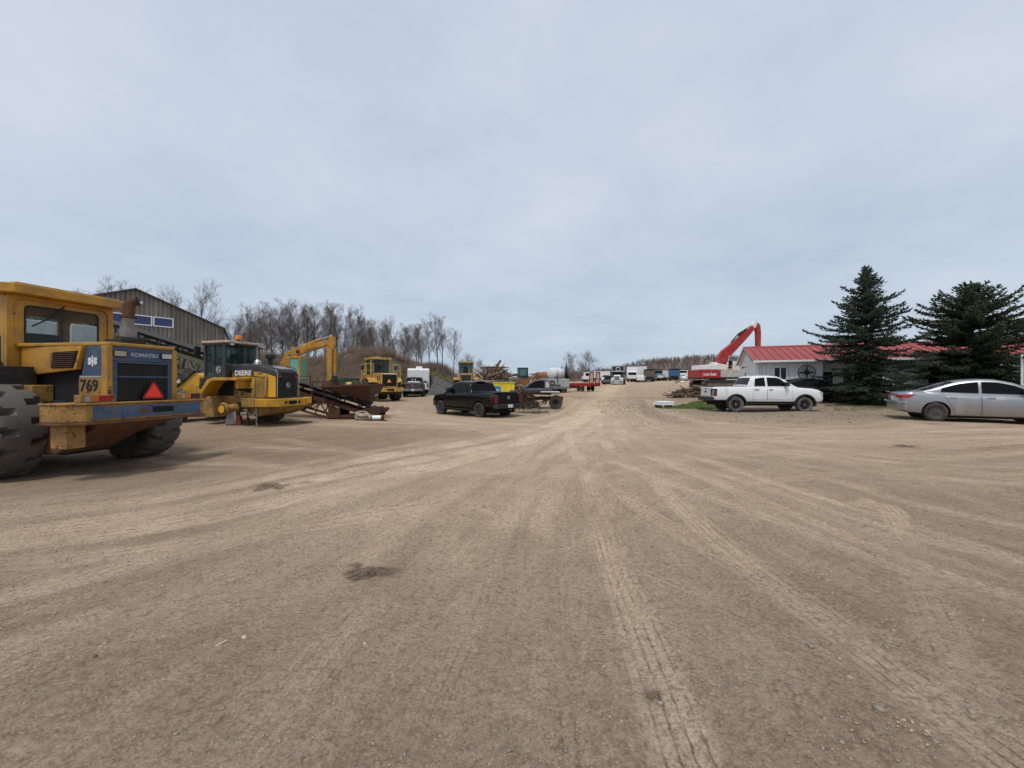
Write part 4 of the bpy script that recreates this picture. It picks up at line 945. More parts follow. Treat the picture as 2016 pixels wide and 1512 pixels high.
# ---------------------------------------------------------------- second: black and yellow loader on stands
def deere():
    z0 = gz(-9.5, 15.5)-.02
    t = empty('wheel_loader', (-9.09, 15.5, z0), math.atan2(.28, -.96), 'black and yellow wheel loader with orange beacon, its near rear wheel taken off', 'loader', 'wheel loaders parked in the yard')
    Y, D, C = 'deere_yellow', 'deere_dirty', 'charcoal'
    hh = .52
    # hood: charcoal top curving down to the rear
    def sec(x, zt, w): return [(x, -w, zt-.30), (x, -w, zt-.07), (x, -w*.82, zt), (x, w*.82, zt), (x, w, zt-.07), (x, w, zt-.30)]
    MB().loft([sec(-.05, 2.19, hh-.02), sec(.05, 2.27, hh), sec(.4, 2.36, hh), sec(.8, 2.45, hh+.01), sec(1.25, 2.49, hh+.02), sec(2.3, 2.5, hh+.03)]).build('hood', C, t, .012, smooth=35)
    MB().prism([(.0, 2.262), (.06, 2.30), (.42, 2.385), (.42, 2.365), (.06, 2.285)], -.36, .36).build('painted_hood_highlight', 'charcoal_highlight', t)  # paler strip that paints a highlight on the charcoal hood
    for s in (-1, 1): MB().tube([(-.02, s*.49, 2.2), (.08, s*.5, 2.32), (.45, s*.5, 2.42), (.85, s*.5, 2.52), (1.1, s*.5, 2.53)], .018, 6).build('hood_rail', 'dark_metal', t, smooth=60)
    MB().box(.05, 2.25, -hh+.02, hh-.02, 1.15, 2.2).build('engine_bay', D, t)
    for s in (-1, 1):
        ys = lambda a, b: sorted((s*a, s*b))
        MB().prism([(-.02, 1.16), (.34, 1.16), (.34, 2.06), (-.02, 1.95)], *ys(hh-.03, hh+.012)).build('corner_panel', 'deere_bright', t, .012)
        MB().prism([(.345, 1.16), (1.06, 1.16), (1.06, 2.17), (.345, 2.06)], *ys(hh-.06, hh-.03)).build('radiator_recess', D, t)
        MB().prism([(.345, 1.93), (1.08, 2.0), (1.08, 2.19), (.345, 2.065)], *ys(hh-.02, hh+.014)).build('top_rail', Y, t, .01)
        MB().box(.45, .98, *ys(hh-.03, hh+.01), 1.2, 1.93).build('radiator_door', 'deere_dirty', t, .01)
        for x in (.40, 1.02): MB().tube([(x, s*(hh), 1.2), (x, s*(hh+.06), 1.23), (x, s*(hh+.06), 1.88), (x, s*hh, 1.92)], .016, 6).build('grab_bar', 'handrail_yellow', t, smooth=60)
        MB().box(1.10, 2.08, *ys(hh-.04, hh+.025), 1.98, 2.42).build('side_panel', C, t, .012)
        MB().box(1.10, 2.08, *ys(hh-.04, hh+.022), 1.50, 1.972).build('side_panel', Y, t, .012)
        MB().prism([(.40, 1.14), (2.1, 1.49), (2.1, 1.14)], *ys(hh-.02, hh+.02)).build('lower_panel', D, t, .01)
    text('lettering', 'DEERE', .27, 'letter_white', t, (2.05, hh+.028, 2.03), (-1, 0, 0), (0, 0, 1), .003, .010, 1.12)
    text('lettering', 'tronik', .09, 'letter_black', t, (.86, hh+.016, 2.06), (-1, 0, 0), (0, -.0, 1), .002, .003)
    for k in range(3): MB().box(1.16, 1.24, hh+.023, hh+.028, 1.76+k*.06, 1.80+k*.06).build('vent_mark', 'letter_black', t)
    # rear grille
    MB().prism(rounded_rect(-hh+.03, hh-.03, 1.14, 2.14, .04), -.05, .04, 'x').build('grille_frame', 'dark_metal', t, .01)
    MB().prism(rounded_rect(-hh+.09, hh-.09, 1.19, 2.08, .03), -.056, -.051, 'x').build('grille_back', 'void', t)
    for k in range(9):
        y = -hh+.14+k*(2*hh-.28)/8; MB().box(-.075, -.058, y-.012, y+.012, 1.2, 2.07).build('grille_bar', 'charcoal', t)
    for rr_ in (.17, .34): MB().lathe([(rr_-.012, 0), (rr_+.012, 0), (rr_+.012, -.012), (rr_-.012, -.012)], (-.078, 0, 1.62), (1, 0, 0), 32, False).build('fan_guard_ring', 'charcoal', t)
    def deer_badge(o, ex, r):
        """ring with a leaping deer"""
        ex = Vector(ex); up = Vector((0, 0, 1)); nrm = ex.cross(up); o = Vector(o); m = MB(); n = 24
        for k in range(n):
            a, b = 2*math.pi*k/n, 2*math.pi*(k+1)/n
            m.add([o+(ex*math.cos(u)+up*math.sin(u))*q+nrm*h for h in (0, .004) for u in (a, b) for q in (r*.86, r)], [(0, 1, 3, 2), (4, 6, 7, 5), (1, 5, 7, 3), (0, 2, 6, 4)])
        for poly in ([(-.5, -.1), (.25, -.1), (.35, .05), (.1, .12), (-.45, .1)], [(-.4, .05), (-.15, .05), (-.3, .45), (-.5, .55), (-.55, .4)], [(-.3, .45), (-.1, .75), (-.22, .8), (-.42, .5)], [(.1, -.1), (.3, -.1), (.7, -.4), (.62, -.47)], [(-.45, -.05), (-.3, -.08), (-.55, -.45), (-.62, -.4)]):
            q = len(poly); m.add([o+ex*p[0]*r+up*p[1]*r+nrm*h for h in (0, .004) for p in poly], [tuple(range(q)), tuple(range(q, 2*q))]+[(i, (i+1) % q, q+(i+1) % q, q+i) for i in range(q)])
        return m.build('badge', 'letter_white', t)
    deer_badge((-.085, 0, 1.63), (0, -1, 0), .095)
    for s in (-1, 1):
        l = MB().box(-.10, -.05, s*.40-.09, s*.40+.09, 1.92, 2.10).build('tail_lamp', 'lamp_red_dark', t, .012); MB().box(-.106, -.1, s*.40-.07, s*.40+.07, 1.94, 1.99).build('lens', 'lamp_red', l)
        MB().tube([(-.09, s*(hh-.01), 1.16), (-.11, s*(hh), 2.1), (.0, s*hh, 2.25)], .014, 6).build('rear_rod', 'light_grey', t, smooth=60)
    # counterweight and belly
    cw = 1.03
    P = [(-.32, -cw*.62), (-.32, cw*.62), (-.12, cw), (.45, cw), (.45, -cw), (-.12, -cw)]
    cwm = MB().prism(P, .80, 1.10, 'z').build('counterweight', Y, t, .02)
    for y in (-.32, .32): MB().cyl((-.328, y, .95), (-.3, y, .95), .06).build('tow_hole', 'void', cwm)
    MB().box(-.326, -.3, -.2, .2, .88, 1.02).build('tow_slot', 'void', cwm)
    MB().box(-.25, .0, -cw-.02, -cw+.3, .86, 1.13).build('end_block', 'deere_bright', cwm, .02)
    MB().prism([(-.25, .798), (.5, .798), (1.4, .66), (.6, .42), (.1, .55)], -cw*.8, cw*.75).build('belly', D, t, .02)
    MB().tube([(-.1, -cw*.85, .8), (-.12, -cw*.85, .66), (-.02, -cw*.85, .58), (.12, -cw*.85, .62)], .04, 8).build('tow_hook', 'dark_metal', t, smooth=60)
    MB().box(.5, 1.15, .55, 1.0, .78, 1.12).build('battery_box', D, t, .02)
    MB().lathe([(.19, -.05), (.25, -.03), (.25, .03), (.19, .05), (.19, -.05)], (.75, .86, .70), (0, 1, 0), 20, False).build('hose_ring', 'grey_metal', t, smooth=40)
    # frame, fender, exposed axle
    MB().prism([(1.0, .55), (2.9, .55), (3.2, .9), (3.2, 1.5), (1.0, 1.45)], -.5, .52).build('rear_frame', D, t, .03)
    for s in (1, -1):
        P = [(1.25, 1.82), (2.4, 1.82), (2.65, 1.74), (2.95, 1.42), (3.12, 1.12), (3.25, 1.05), (3.25, 1.2), (3.08, 1.5), (2.78, 1.85), (2.42, 1.94), (1.25, 1.92)]
        MB().prism(P, *sorted((s*.5, s*1.12))).build('mudguard', Y, t, .012)
        MB().box(1.35, 1.42, *sorted((s*.53, s*.98)), 1.5, 1.815).build('mudguard_stay', Y, t)
    MB().prism([(1.2, 1.2), (2.95, 1.2), (3.0, 1.5), (2.6, 1.93), (1.2, 1.93)], .50, .53).build('wheel_well', 'void', t)
    ax = MB(); ax.lathe([(.19, .5), (.22, .62), (.17, .7), (.16, .95), (.20, 1.0), (.255, 1.03), (.255, 1.10), (.20, 1.14), (.19, 1.15)], (1.95, 0, .70), (0, 1, 0), 24); axo = ax.build('axle_hub', D, t, smooth=40)
    MB().lathe([(.155, 1.151), (.155, 1.165)], (1.95, 0, .70), (0, 1, 0), 20).build('hub_cap', 'deere_bright', axo); MB().lathe([(.20, 1.14), (.205, 1.152), (.16, 1.152)], (1.95, 0, .70), (0, 1, 0), 20).build('hub_ring', 'dark_metal', axo)
    MB().cyl((1.95, -.6, .70), (1.95, .55, .70), .17).build('axle', 'dark_metal', t); MB().cyl((1.72, .57, 1.30), (1.72, .60, 1.30), .09).build('frame_boss', D, t)
    MB().prism([(2.55, .35), (3.25, .35), (3.3, 1.15), (2.7, 1.2)], .52, 1.02).build('step_tank', D, t, .03)
    MB().box(1.05, 1.9, .52, .60, .62, .95).build('frame_painted_shade', 'dark_metal', t)  # dark slab standing in for shade along the frame
    MB().tube([(3.45, .98, 1.05), (3.46, 1.05, 1.6), (3.30, 1.05, 1.65)], .02, 6).build('grab_bar', 'handrail_yellow', t, smooth=60)
    loader_wheel(t, 1.95, -.98, .76, .56, .32, -1, 'rubber_dusty', D, 'lug', 18, .05, 'deere')
    for s in (1, -1): loader_wheel(t, 4.95, s*.98, .76, .56, .32, s, 'rubber_dusty', D, 'lug', 18, .05, 'deere', .4)
    # cab
    c0, c1, cy = 2.28, 3.42, .74; zb, zt = 1.98, 3.26
    def post(x, y, w=.09): return MB().box(x-w/2, x+w/2, y-.045, y+.045, zb, zt).build('cab_post', C, t, .015)
    for y in (-cy, cy): post(c0+.05, y, .13); post(c0+.62, y, .08); post(c1-.05, y, .08)
    MB().box(c0, c1, -cy-.03, cy+.03, zb-.05, zb+.03).build('cab_floor', C, t)
    MB().box(c0+.0, c0+.05, -cy+.04, cy-.04, zb, 2.52).build('cab_rear_lower', C, t, .01)
    for y in (-cy, cy):
        MB().box(c0+.12, c0+.6, y-.02, y+.02, zb, 2.42).build('cab_side_lower', C, t, .008)
        MB().box(c0+.11, c0+.58, y-.012, y+.012, 2.42, zt).build('side_window', 'glass_cab', t); MB().box(c0+.66, c1-.09, y-.012, y+.012, zb+.0, zt).build('cab_door', 'glass_cab', t)
    MB().box(c0+.02, c0+.034, -cy+.05, cy-.05, 2.52, zt).build('rear_window', 'glass_cab', t); MB().box(c1-.03, c1-.016, -cy+.05, cy-.05, zb, zt).build('windscreen', 'glass_cab', t)
    MB().box(c0-.01, c0+.06, -.05, .0, 2.52, zt).build('rear_mullion', C, t)
    st = MB(); st.box(c0+.3, c0+.44, -.25, .25, 2.2, 2.95); st.box(c0+.44, c0+.85, -.25, .25, 2.2, 2.34); st.build('seat', 'seat_black', t, .04)
    MB().box(c1-.28, c1-.08, -.5, .5, zb+.03, 2.4).build('dash', 'seat_black', t, .03)
    deer_badge((c0+.36, cy+.024, 2.26), (-1, 0, 0), .125)
    rf = MB(); rf.prism([(c0-.22, -cy-.02), (c0-.22, cy+.02), (c0-.06, cy+.1), (c1+.06, cy+.1), (c1+.14, cy-.1), (c1+.14, -cy+.1), (c1+.06, -cy-.1), (c0-.06, -cy-.1)], zt+.065, zt+.17, 'z'); rf.build('cab_roof', 'rag_roof', t, .03)
    MB().prism([(c0-.12, -cy-.0), (c0-.12, cy+.0), (c1+.08, cy+.04), (c1+.08, -cy-.04)], zt, zt+.064, 'z').build('roof_underside', C, t)
    for y in (-.68, .68):
        l = MB().box(c0-.26, c0-.12, y-.09, y+.09, zt-.04, zt+.07).build('work_lamp', 'dark_metal', t, .02); MB().box(c0-.268, c0-.261, y-.07, y+.07, zt-.02, zt+.05).build('lens', 'lamp_clear', l)
    mr = MB(); mr.box(c1+.1, c1+.16, cy+.08, cy+.32, zt-.42, zt-.06); mr.build('mirror', 'black_plastic', t, .02); MB().tube([(c1+.05, cy, zt+.05), (c1+.13, cy+.2, zt+.03), (c1+.13, cy+.2, zt-.1)], .015, 6).build('mirror_arm', 'dark_metal', t)
    b = MB(); b.cyl((c0-.13, .30, zt-.1), (c0-.13, .30, zt+.25), .04); b.cbox((c0-.13, .30, zt+.05), (.16, .1, .12)); bo = b.build('beacon_stand', 'dark_metal', t)
    MB().lathe([(.115, 0), (.12, .03), (.105, .16), (.02, .175)], (c0-.13, .30, zt+.25), (0, 0, 1), 18).build('beacon', 'orange_plastic', t, smooth=40)
    MB().tube([(c0-.1, .38, zt+.2), (c0-.1, .39, zt+.95)], .006, 5).build('aerial', 'dark_metal', t)
    # exhaust with bright cone, air intake mushroom
    MB().lathe([(.17, 0), (.10, .16), (.075, .19)], (1.72, -.18, 2.505), (0, 0, 1), 18).build('exhaust_cone', 'bright_metal', t, smooth=40)
    MB().tube([(1.72, -.18, 2.68), (1.72, -.18, 3.05), (1.70, -.18, 3.18), (1.60, -.18, 3.27)], .065, 12).build('exhaust_pipe', 'old_steel', t, smooth=60)
    MB().cyl((1.25, -.38, 2.45), (1.25, -.38, 2.80), .085).build('intake_pipe', 'black_plastic', t); MB().lathe([(.12, 0), (.19, .03), (.19, .16), (.12, .22), (.01, .23)], (1.25, -.38, 2.74), (0, 0, 1), 18).build('intake_cap', 'black_plastic', t, smooth=40)
    MB().tube([(c0-.02, .25, zt-.05), (c0-.04, .0, 3.0), (c0-.03, .1, 2.7)], .012, 6).build('wiper', 'black_plastic', t)
    # front frame and lift arms towards the left
    MB().prism([(3.5, .6), (4.6, .6), (5.6, .8), (5.6, 1.7), (4.4, 2.15), (3.85, 2.05), (3.6, 1.2)], -.5, .5).build('front_frame', Y, t, .03)
    for s in (1, -1): MB().prism([(4.2, 2.25), (4.6, 2.4), (6.6, 1.1), (6.9, .5), (6.5, .5), (5.4, 1.5)], s*.52-.06, s*.52+.06).build('lift_arm', C, t, .02)
    text('lettering', '544K', .22, 'letter_white', t, (5.45, .60, 1.62), (-.9, 0, .25), (.25, 0, .9), .003, .006)
    for k in range(5): MB().tube([(3.5+.07*k, .5, 1.0+.1*k), (3.7+.05*k, .62, 1.5), (3.6+.1*k, .5, 1.95)], .018, 6).build('hydraulic_hose', 'black_plastic', t, smooth=60)
    bk = MB(); bk.loft([[(6.6, y, .2), (6.7, y, 1.3), (7.0, y, 1.4), (7.8, y, .1), (6.7, y, .06)] for y in (-1.35, 1.35)]); bk.build('bucket', 'rust', t, .02)
    return t
surf('rag_roof', (.48,.33,.24), .6, var=.1, dirt=.3, dirtc=(.30,.22,.16))
deere_root = deere()
def world_of(t, p):
    m = Matrix.Rotation(t.rotation_euler.z, 4, 'Z'); v = m @ Vector(p); return (v.x+t.location.x, v.y+t.location.y)
# jack stand, wooden block and chain under the axle
x, y = world_of(deere_root, (1.95, .72, 0)); g = gz(x, y)
js = empty('wood_block', (x, y, g), .3, 'grey timber block propping the axle of the black and yellow loader', 'block')
js2 = MB().prism([(-.2, 0), (.2, 0), (.16, .50), (-.13, .50)], -.16, .16).build('block', 'plank', js, .01); js2.data.materials[0] = M['concrete']
x, y = world_of(deere_root, (1.62, .70, 0)); jk = empty('jack_stand', (x, y, gz(x, y)), .2, 'red jack stand beside the timber block under the loader axle', 'jack stand')
MB().prism([(-.11, 0), (.11, 0), (.05, .36), (-.05, .36)], -.1, .1).build('base', 'jack_red', jk, .01); MB().cyl((0, 0, .36), (0, 0, .5), .035).build('post', 'dark_metal', jk); MB().box(-.07, .07, -.05, .05, .5, .53).build('saddle', 'dark_metal', jk)
x, y = world_of(deere_root, (1.2, .68, 0)); bj = empty('bottle_jack', (x, y, gz(x, y)), 0, 'dark bottle jack next to the red jack stand', 'jack')
MB().box(-.12, .12, -.12, .12, 0, .03).build('base', 'dark_metal', bj); MB().cyl((0, 0, .03), (0, 0, .3), .07).build('body', 'dark_metal', bj); MB().cyl((0, 0, .3), (0, 0, .62), .035).build('ram', 'dark_metal', bj)
x, y = world_of(deere_root, (.45, .95, 0)); z_ = gz(x, y)
ch = MB().tube([(0, 0, .85), (.0, .02, .6), (.02, 0, .35), (-.02, .03, .2), (.05, .0, .06), (0, -.06, .02)], .022, 6).build('chain', 'grey_metal', None, smooth=60); ch.location = (x, y, z_); tag(ch, 'slack grey chain hanging from the corner of the yellow loader to the ground', 'chain')
x, y = world_of(deere_root, (.55, -.6, 0)); pb = MB().box(-.9, .9, -.13, .13, 0, .06).build('plank', 'plank', None, .008); pb.location = (x, y, gz(x, y)+.005); pb.rotation_euler = (0, 0, .1); tag(pb, 'dark plank on the ground behind the loader standing on jacks', 'plank')
# ---------------------------------------------------------------- generic wheel loader seen from behind
def simple_loader(loc, rz, label, Y, group='wheel loaders parked in the yard', rails=True, key='cat', black_grille=True, trim='smv_orange'):
    t = empty('wheel_loader', loc, rz, label, 'loader', group)
    hh = .62
    MB().prism([(.0, 1.05), (2.2, 1.05), (2.2, 2.18), (.1, 2.12), (0, 2.05)], -hh, hh).build('hood', Y, t, .03)
    if black_grille:
        MB().box(-.03, .0, -hh+.09, hh-.09, 1.16, 2.02).build('grille', 'void', t)
        for k in range(8): MB().box(-.045, -.031, -hh+.1, hh-.1, 1.2+k*.1, 1.225+k*.1).build('grille_slat', 'black_plastic', t)
        MB().box(-.04, -.031, -.28, .28, 2.04, 2.1).build('name_plate', 'letter_white', t)
        smv(t, (-.05, .05, 1.52), .24, 0, trim)
    else:
        MB().box(-.03, .0, -hh+.15, hh-.15, 1.3, 1.95).build('grille', 'black_plastic', t)
    for s in (-1, 1): MB().box(.3, .9, s*(hh+.0)-.02, s*hh+.02, 1.66, 1.92).build('side_vent', 'void', t); 
    MB().box(.45, .62, hh+.021, hh+.028, 1.72, 1.86).build('sticker', 'letter_white', t)
    cwm = MB().prism([(-.25, -1.0), (-.25, 1.0), (.4, 1.15), (.4, -1.15)], .74, 1.04, 'z').build('counterweight', 'old_yellow' if key != 'cat' else Y, t, .03)
    MB().box(-.258, -.25, -.25, .25, .82, .96).build('tow_slot', 'void', cwm)
    MB().prism([(-.2, .738), (.4, .738), (1.6, .5), (.4, .55)], -.8, .8).build('belly', 'rust', t)
    c0, c1, cy = 2.0, 3.5, .72; zb, zt = 2.05, 3.22
    for x in (c0+.06, c1-.06):
        for y in (-cy, cy): MB().box(x-.07, x+.07, y-.06, y+.06, 1.6, zt).build('cab_post', Y, t, .02)
    MB().box(c0, c1, -cy, cy, 1.55, zb).build('cab_base', Y, t, .02)
    MB().box(c0+.02, c0+.04, -cy+.07, cy-.07, zb, zt).build('rear_window', 'glass_cab', t)
    for y in (-cy, cy): MB().box(c0+.14, c1-.14, y-.01, y+.01, zb, zt).build('side_window', 'glass_cab', t)
    MB().box(c1-.05, c1-.035, -cy+.07, cy-.07, zb, zt).build('windscreen', 'glass_cab', t)
    MB().prism(rounded_rect(c0-.2, c1+.15, -cy-.1, cy+.1, .12), zt, zt+.16, 'z').build('cab_roof', Y, t, .03)
    MB().cbox((c0+.6, 0, zt+.2), (.25, .5, .08)).build('roof_vent', Y, t, .02)
    st = MB(); st.box(c0+.5, c0+.66, -.25, .25, zb, 2.85); st.box(c0+.66, c0+1.1, -.25, .25, zb, 2.3); st.build('seat', 'seat_black', t, .04)
    if rails:
        for s in (-1, 1):
            r_ = MB(); ya, yb = s*.78, s*1.3
            for yy in (ya, yb): r_.tube([(1.3, yy, 1.85), (1.3, yy, 2.85)], .02, 6)
            for zz in (2.35, 2.85): r_.tube([(1.3, ya, zz), (1.3, yb, zz), (2.6, yb, zz)], .02, 6)
            r_.tube([(2.6, yb, 1.85), (2.6, yb, 2.85)], .02, 6); r_.build('handrail', 'handrail_yellow', t)
            MB().box(1.25, 2.7, *sorted((s*.64, s*1.34)), 1.78, 1.85).build('platform', Y, t)
            MB().box(c0+.3, c0+.36, s*1.3-.1, s*1.3+.1, 2.4, 2.75).build('mirror', 'black_plastic', t)
    for s in (-1, 1):
        P = [(.75, 1.45), (.85, 1.62), (1.2, 1.78), (2.3, 1.78), (2.8, 1.5), (2.85, 1.3), (2.75, 1.3), (2.5, 1.6), (2.2, 1.69), (1.25, 1.69), (.95, 1.55), (.85, 1.42)]
        MB().prism(P, *sorted((s*.64, s*1.28))).build('mudguard', Y, t)
        for x in (1.75, 4.85): loader_wheel(t, x, s*1.06, .80, .6, .34, s, 'rubber', Y, 'lug', 18, .05, key, random.uniform(0, 3))
    MB().cyl((1.75, -.9, .8), (1.75, .9, .8), .16).build('axle', Y, t); MB().box(1.0, 3.6, -.45, .45, .75, 1.6).build('rear_frame', Y, t, .03)
    MB().prism([(3.6, .7), (5.4, .8), (5.4, 1.6), (4.3, 2.0), (3.7, 1.7)], -.5, .5).build('front_frame', Y, t, .03)
    for s in (-1, 1): MB().prism([(4.2, 2.05), (4.55, 2.2), (6.5, 1.0), (6.8, .4), (6.4, .4), (5.3, 1.4)], s*.55-.06, s*.55+.06).build('lift_arm', Y, t, .02)
    MB().loft([[(6.4, y, .2), (6.5, y, 1.3), (6.85, y, 1.5), (7.7, y, .1), (6.5, y, .06)] for y in (-1.4, 1.4)]).build('bucket', Y, t, .02)
    MB().cyl((.9, -.3, 2.15), (.9, -.3, 2.75), .06).build('exhaust_pipe', 'old_steel', t); MB().cyl((1.3, .25, 2.15), (1.3, .25, 2.45), .09).build('intake_cap', 'black_plastic', t)
    return t
cx_, cy_ = at(767, 28.6), 28.6
simple_loader((cx_, cy_, gz(cx_-1, cy_+2)), R(127), 'yellow wheel loader with orange triangle on its black grille and yellow handrails', 'cat_yellow')
lx_, ly_ = at(905, 40.5), 40.5
simple_loader((lx_+.9, ly_-1.9, gz(lx_, ly_)+.15), R(97), 'old dull yellow loader half hidden behind the black pickup', 'old_yellow', rails=False, key='old', black_grille=False)
# ---------------------------------------------------------------- tracked excavators
def tracks(t, L, gauge, w, h, mat='rust'):
    for s in (-1, 1):
        pts = []; r = h/2
        for k in range(9): a = R(90-k*22.5); pts.append((L/2-r+r*math.cos(a), r+r*math.sin(a)))
        for k in range(9): a = R(270-k*22.5); pts.append((-L/2+r+r*math.cos(a), r+r*math.sin(a)))
        body = MB().prism(pts, s*gauge/2-w/2, s*gauge/2+w/2).build('track', 'dark_metal', t)
        n = 30
        loop = spline([(p[0], p[1]) for p in pts]+[pts[0]], .12)
        seg = np.cumsum([0]+[np.linalg.norm(loop[i+1]-loop[i]) for i in range(len(loop)-1)])
        for k in range(34):
            u = seg[-1]*k/34; i = min(int(np.searchsorted(seg, u)), len(loop)-2); a = loop[i]; d = loop[i+1]-loop[i]; ang = math.atan2(d[1], d[0])
            o = MB().box(-.09, .09, -w/2-.03, w/2+.03, -.02, .035).build('track_shoe', mat, body)
            o.location = (a[0], s*gauge/2, a[1]); o.rotation_euler = (0, -ang+math.pi, 0)
        MB().box(-L/2+.4, L/2-.4, s*gauge/2-w/2-.01, s*gauge/2+w/2+.01, h*.35, h*.62).build('track_frame', mat, t)
def cylinder(t, a, b, r, name='hydraulic_cylinder', mat='exc_yellow', split=.6):
    a, b = Vector(a), Vector(b); m = a.lerp(b, split)
    o = MB().cyl(a, m, r, n=12).build(name, mat, t); MB().cyl(m, b, r*.55, n=10).build('rod', 'chrome', o)
def boom_loft(t, pts, hs, w, name, mat):
    """box section beam along a 2-D path in the local xz plane"""
    secs = []
    for i, (x, z) in enumerate(pts):
        a = pts[max(i-1, 0)]; b = pts[min(i+1, len(pts)-1)]; d = Vector((b[0]-a[0], b[1]-a[1])).normalized(); n = Vector((-d.y, d.x)); h = hs[i]/2
        secs.append([(x+n.x*h, -w/2, z+n.y*h), (x+n.x*h, w/2, z+n.y*h), (x-n.x*h, w/2, z-n.y*h), (x-n.x*h, -w/2, z-n.y*h)])
    return MB().loft(secs).build(name, mat, t, .02)
def yellow_excavator():
    Y0 = 26.; X0 = at(556, Y0); g = gz(X0, Y0)
    t = empty('excavator', (X0, Y0, g), R(3), 'yellow excavator with raised boom behind the black and yellow loader', 'excavator', 'tracked excavators')
    k = Y0/757
    def L(px, py): return ((px-556)*k, 1.7+(756-py)*k-g)
    y = 'exc_yellow'
    tracks(t, 4.2, 2.4, .6, .95)
    MB().cyl((0, 0, .9), (0, 0, 1.15), .7, n=24).build('turntable', 'dark_metal', t)
    MB().prism([(-2.7, 1.15), (1.3, 1.15), (1.3, 1.5), (-.2, 2.1), (-2.5, 2.15), (-2.8, 1.8)], -1.25, 1.25).build('upper_body', y, t, .04)
    MB().prism([(-2.95, 1.2), (-2.4, 1.2), (-2.4, 2.1), (-2.95, 1.9)], -1.24, 1.24).build('counterweight', y, t, .05)
    # cab on the far side of the boom
    x0, x1 = (586-556)*k, (608-556)*k
    for x in (x0+.05, x1-.05):
        for yy in (-.95, .0): MB().box(x-.06, x+.06, yy-.06-.3, yy+.06-.3, 1.3, 3.15).build('cab_post', y, t, .015)
    MB().box(x0, x1, -1.3, -.25, 3.1, 3.24).build('cab_roof', y, t, .03); MB().box(x0, x1, -1.3, -.25, 1.2, 1.75).build('cab_base', y, t, .02)
    MB().box(x0+.1, x1-.1, -1.26, -1.245, 1.8, 3.1).build('cab_window', 'glass_green', t); MB().box(x1-.04, x1-.02, -1.22, -.33, 1.5, 3.1).build('windscreen', 'glass_green', t); MB().box(x0+.02, x0+.04, -1.22, -.33, 1.8, 3.1).build('rear_window', 'glass_green', t)
    # boom and stick
    P = [L(548, 745), L(560, 722), L(570, 703), L(586, 691), L(610, 684), L(630, 679), L(646, 675)]
    bo = boom_loft(t, P, [.46, .54, .58, .56, .46, .36, .26], .42, 'boom', y)
    for px, py in ((573, 702), (589, 693)):
        a = L(px, py); MB().cyl((a[0], -.32, a[1]), (a[0], .32, a[1]), .11).build('pin', 'dark_metal', bo)
    S = [L(653, 662), L(650, 676), L(648, 690), L(648, 715), L(648, 740), L(647, 758)]
    st = boom_loft(t, S, [.28, .5, .42, .36, .31, .25], .36, 'stick', y)
    cylinder(t, (L(595, 681)[0], 0, L(595, 681)[1]), (L(651, 660)[0], 0, L(651, 660)[1]), .10, split=.66)
    cylinder(t, (L(657, 690)[0], 0, L(657, 690)[1]), (L(657, 750)[0], 0, L(657, 750)[1]), .10, split=.75)
    for s in (-1, 1): cylinder(t, (1.0, s*.38, 1.4), (L(572, 702)[0], s*.38, L(572, 702)[1]), .09)
    a = L(647, 758); c = L(656, 752)
    MB().prism([(a[0]-.2, a[1]+.1), (c[0]+.1, c[1]+.25), (c[0]+.2, c[1]-.3), (a[0]+.6, a[1]-.9), (a[0]-.3, a[1]-1.0), (a[0]-.6, a[1]-.5)], -.5, .5).build('bucket', 'dark_metal', t, .03)
    MB().beam((c[0], 0, c[1]+.4), (c[0]+.05, 0, c[1]-.2), .3, .3).build('linkage', 'dark_metal', t)
    a = L(601, 690.5); text('lettering', 'DUNTROSA', .17, 'letter_worn_black', t, (a[0], -.216, a[1]-.06), (.965, 0, .26), (-.26, 0, .965), .003, .003, 1.05)
    for i in range(8):
        b = L(648.5, 690+i*7.0); MB().box(b[0]-.05, b[0]+.05, -.186, -.181, b[1]-.06, b[1]+.06).build('sticker', 'letter_worn', st)
    for q in range(3): MB().tube([(L(597+q*3, 684)[0], .1-.1*q, L(597, 684)[1]), (L(604, 681)[0], .1-.1*q, L(604, 676)[1]), (L(612, 683)[0], .1-.1*q, L(612, 683)[1])], .025, 6).build('hydraulic_hose', 'black_plastic', bo)
    return t
yellow_excavator()
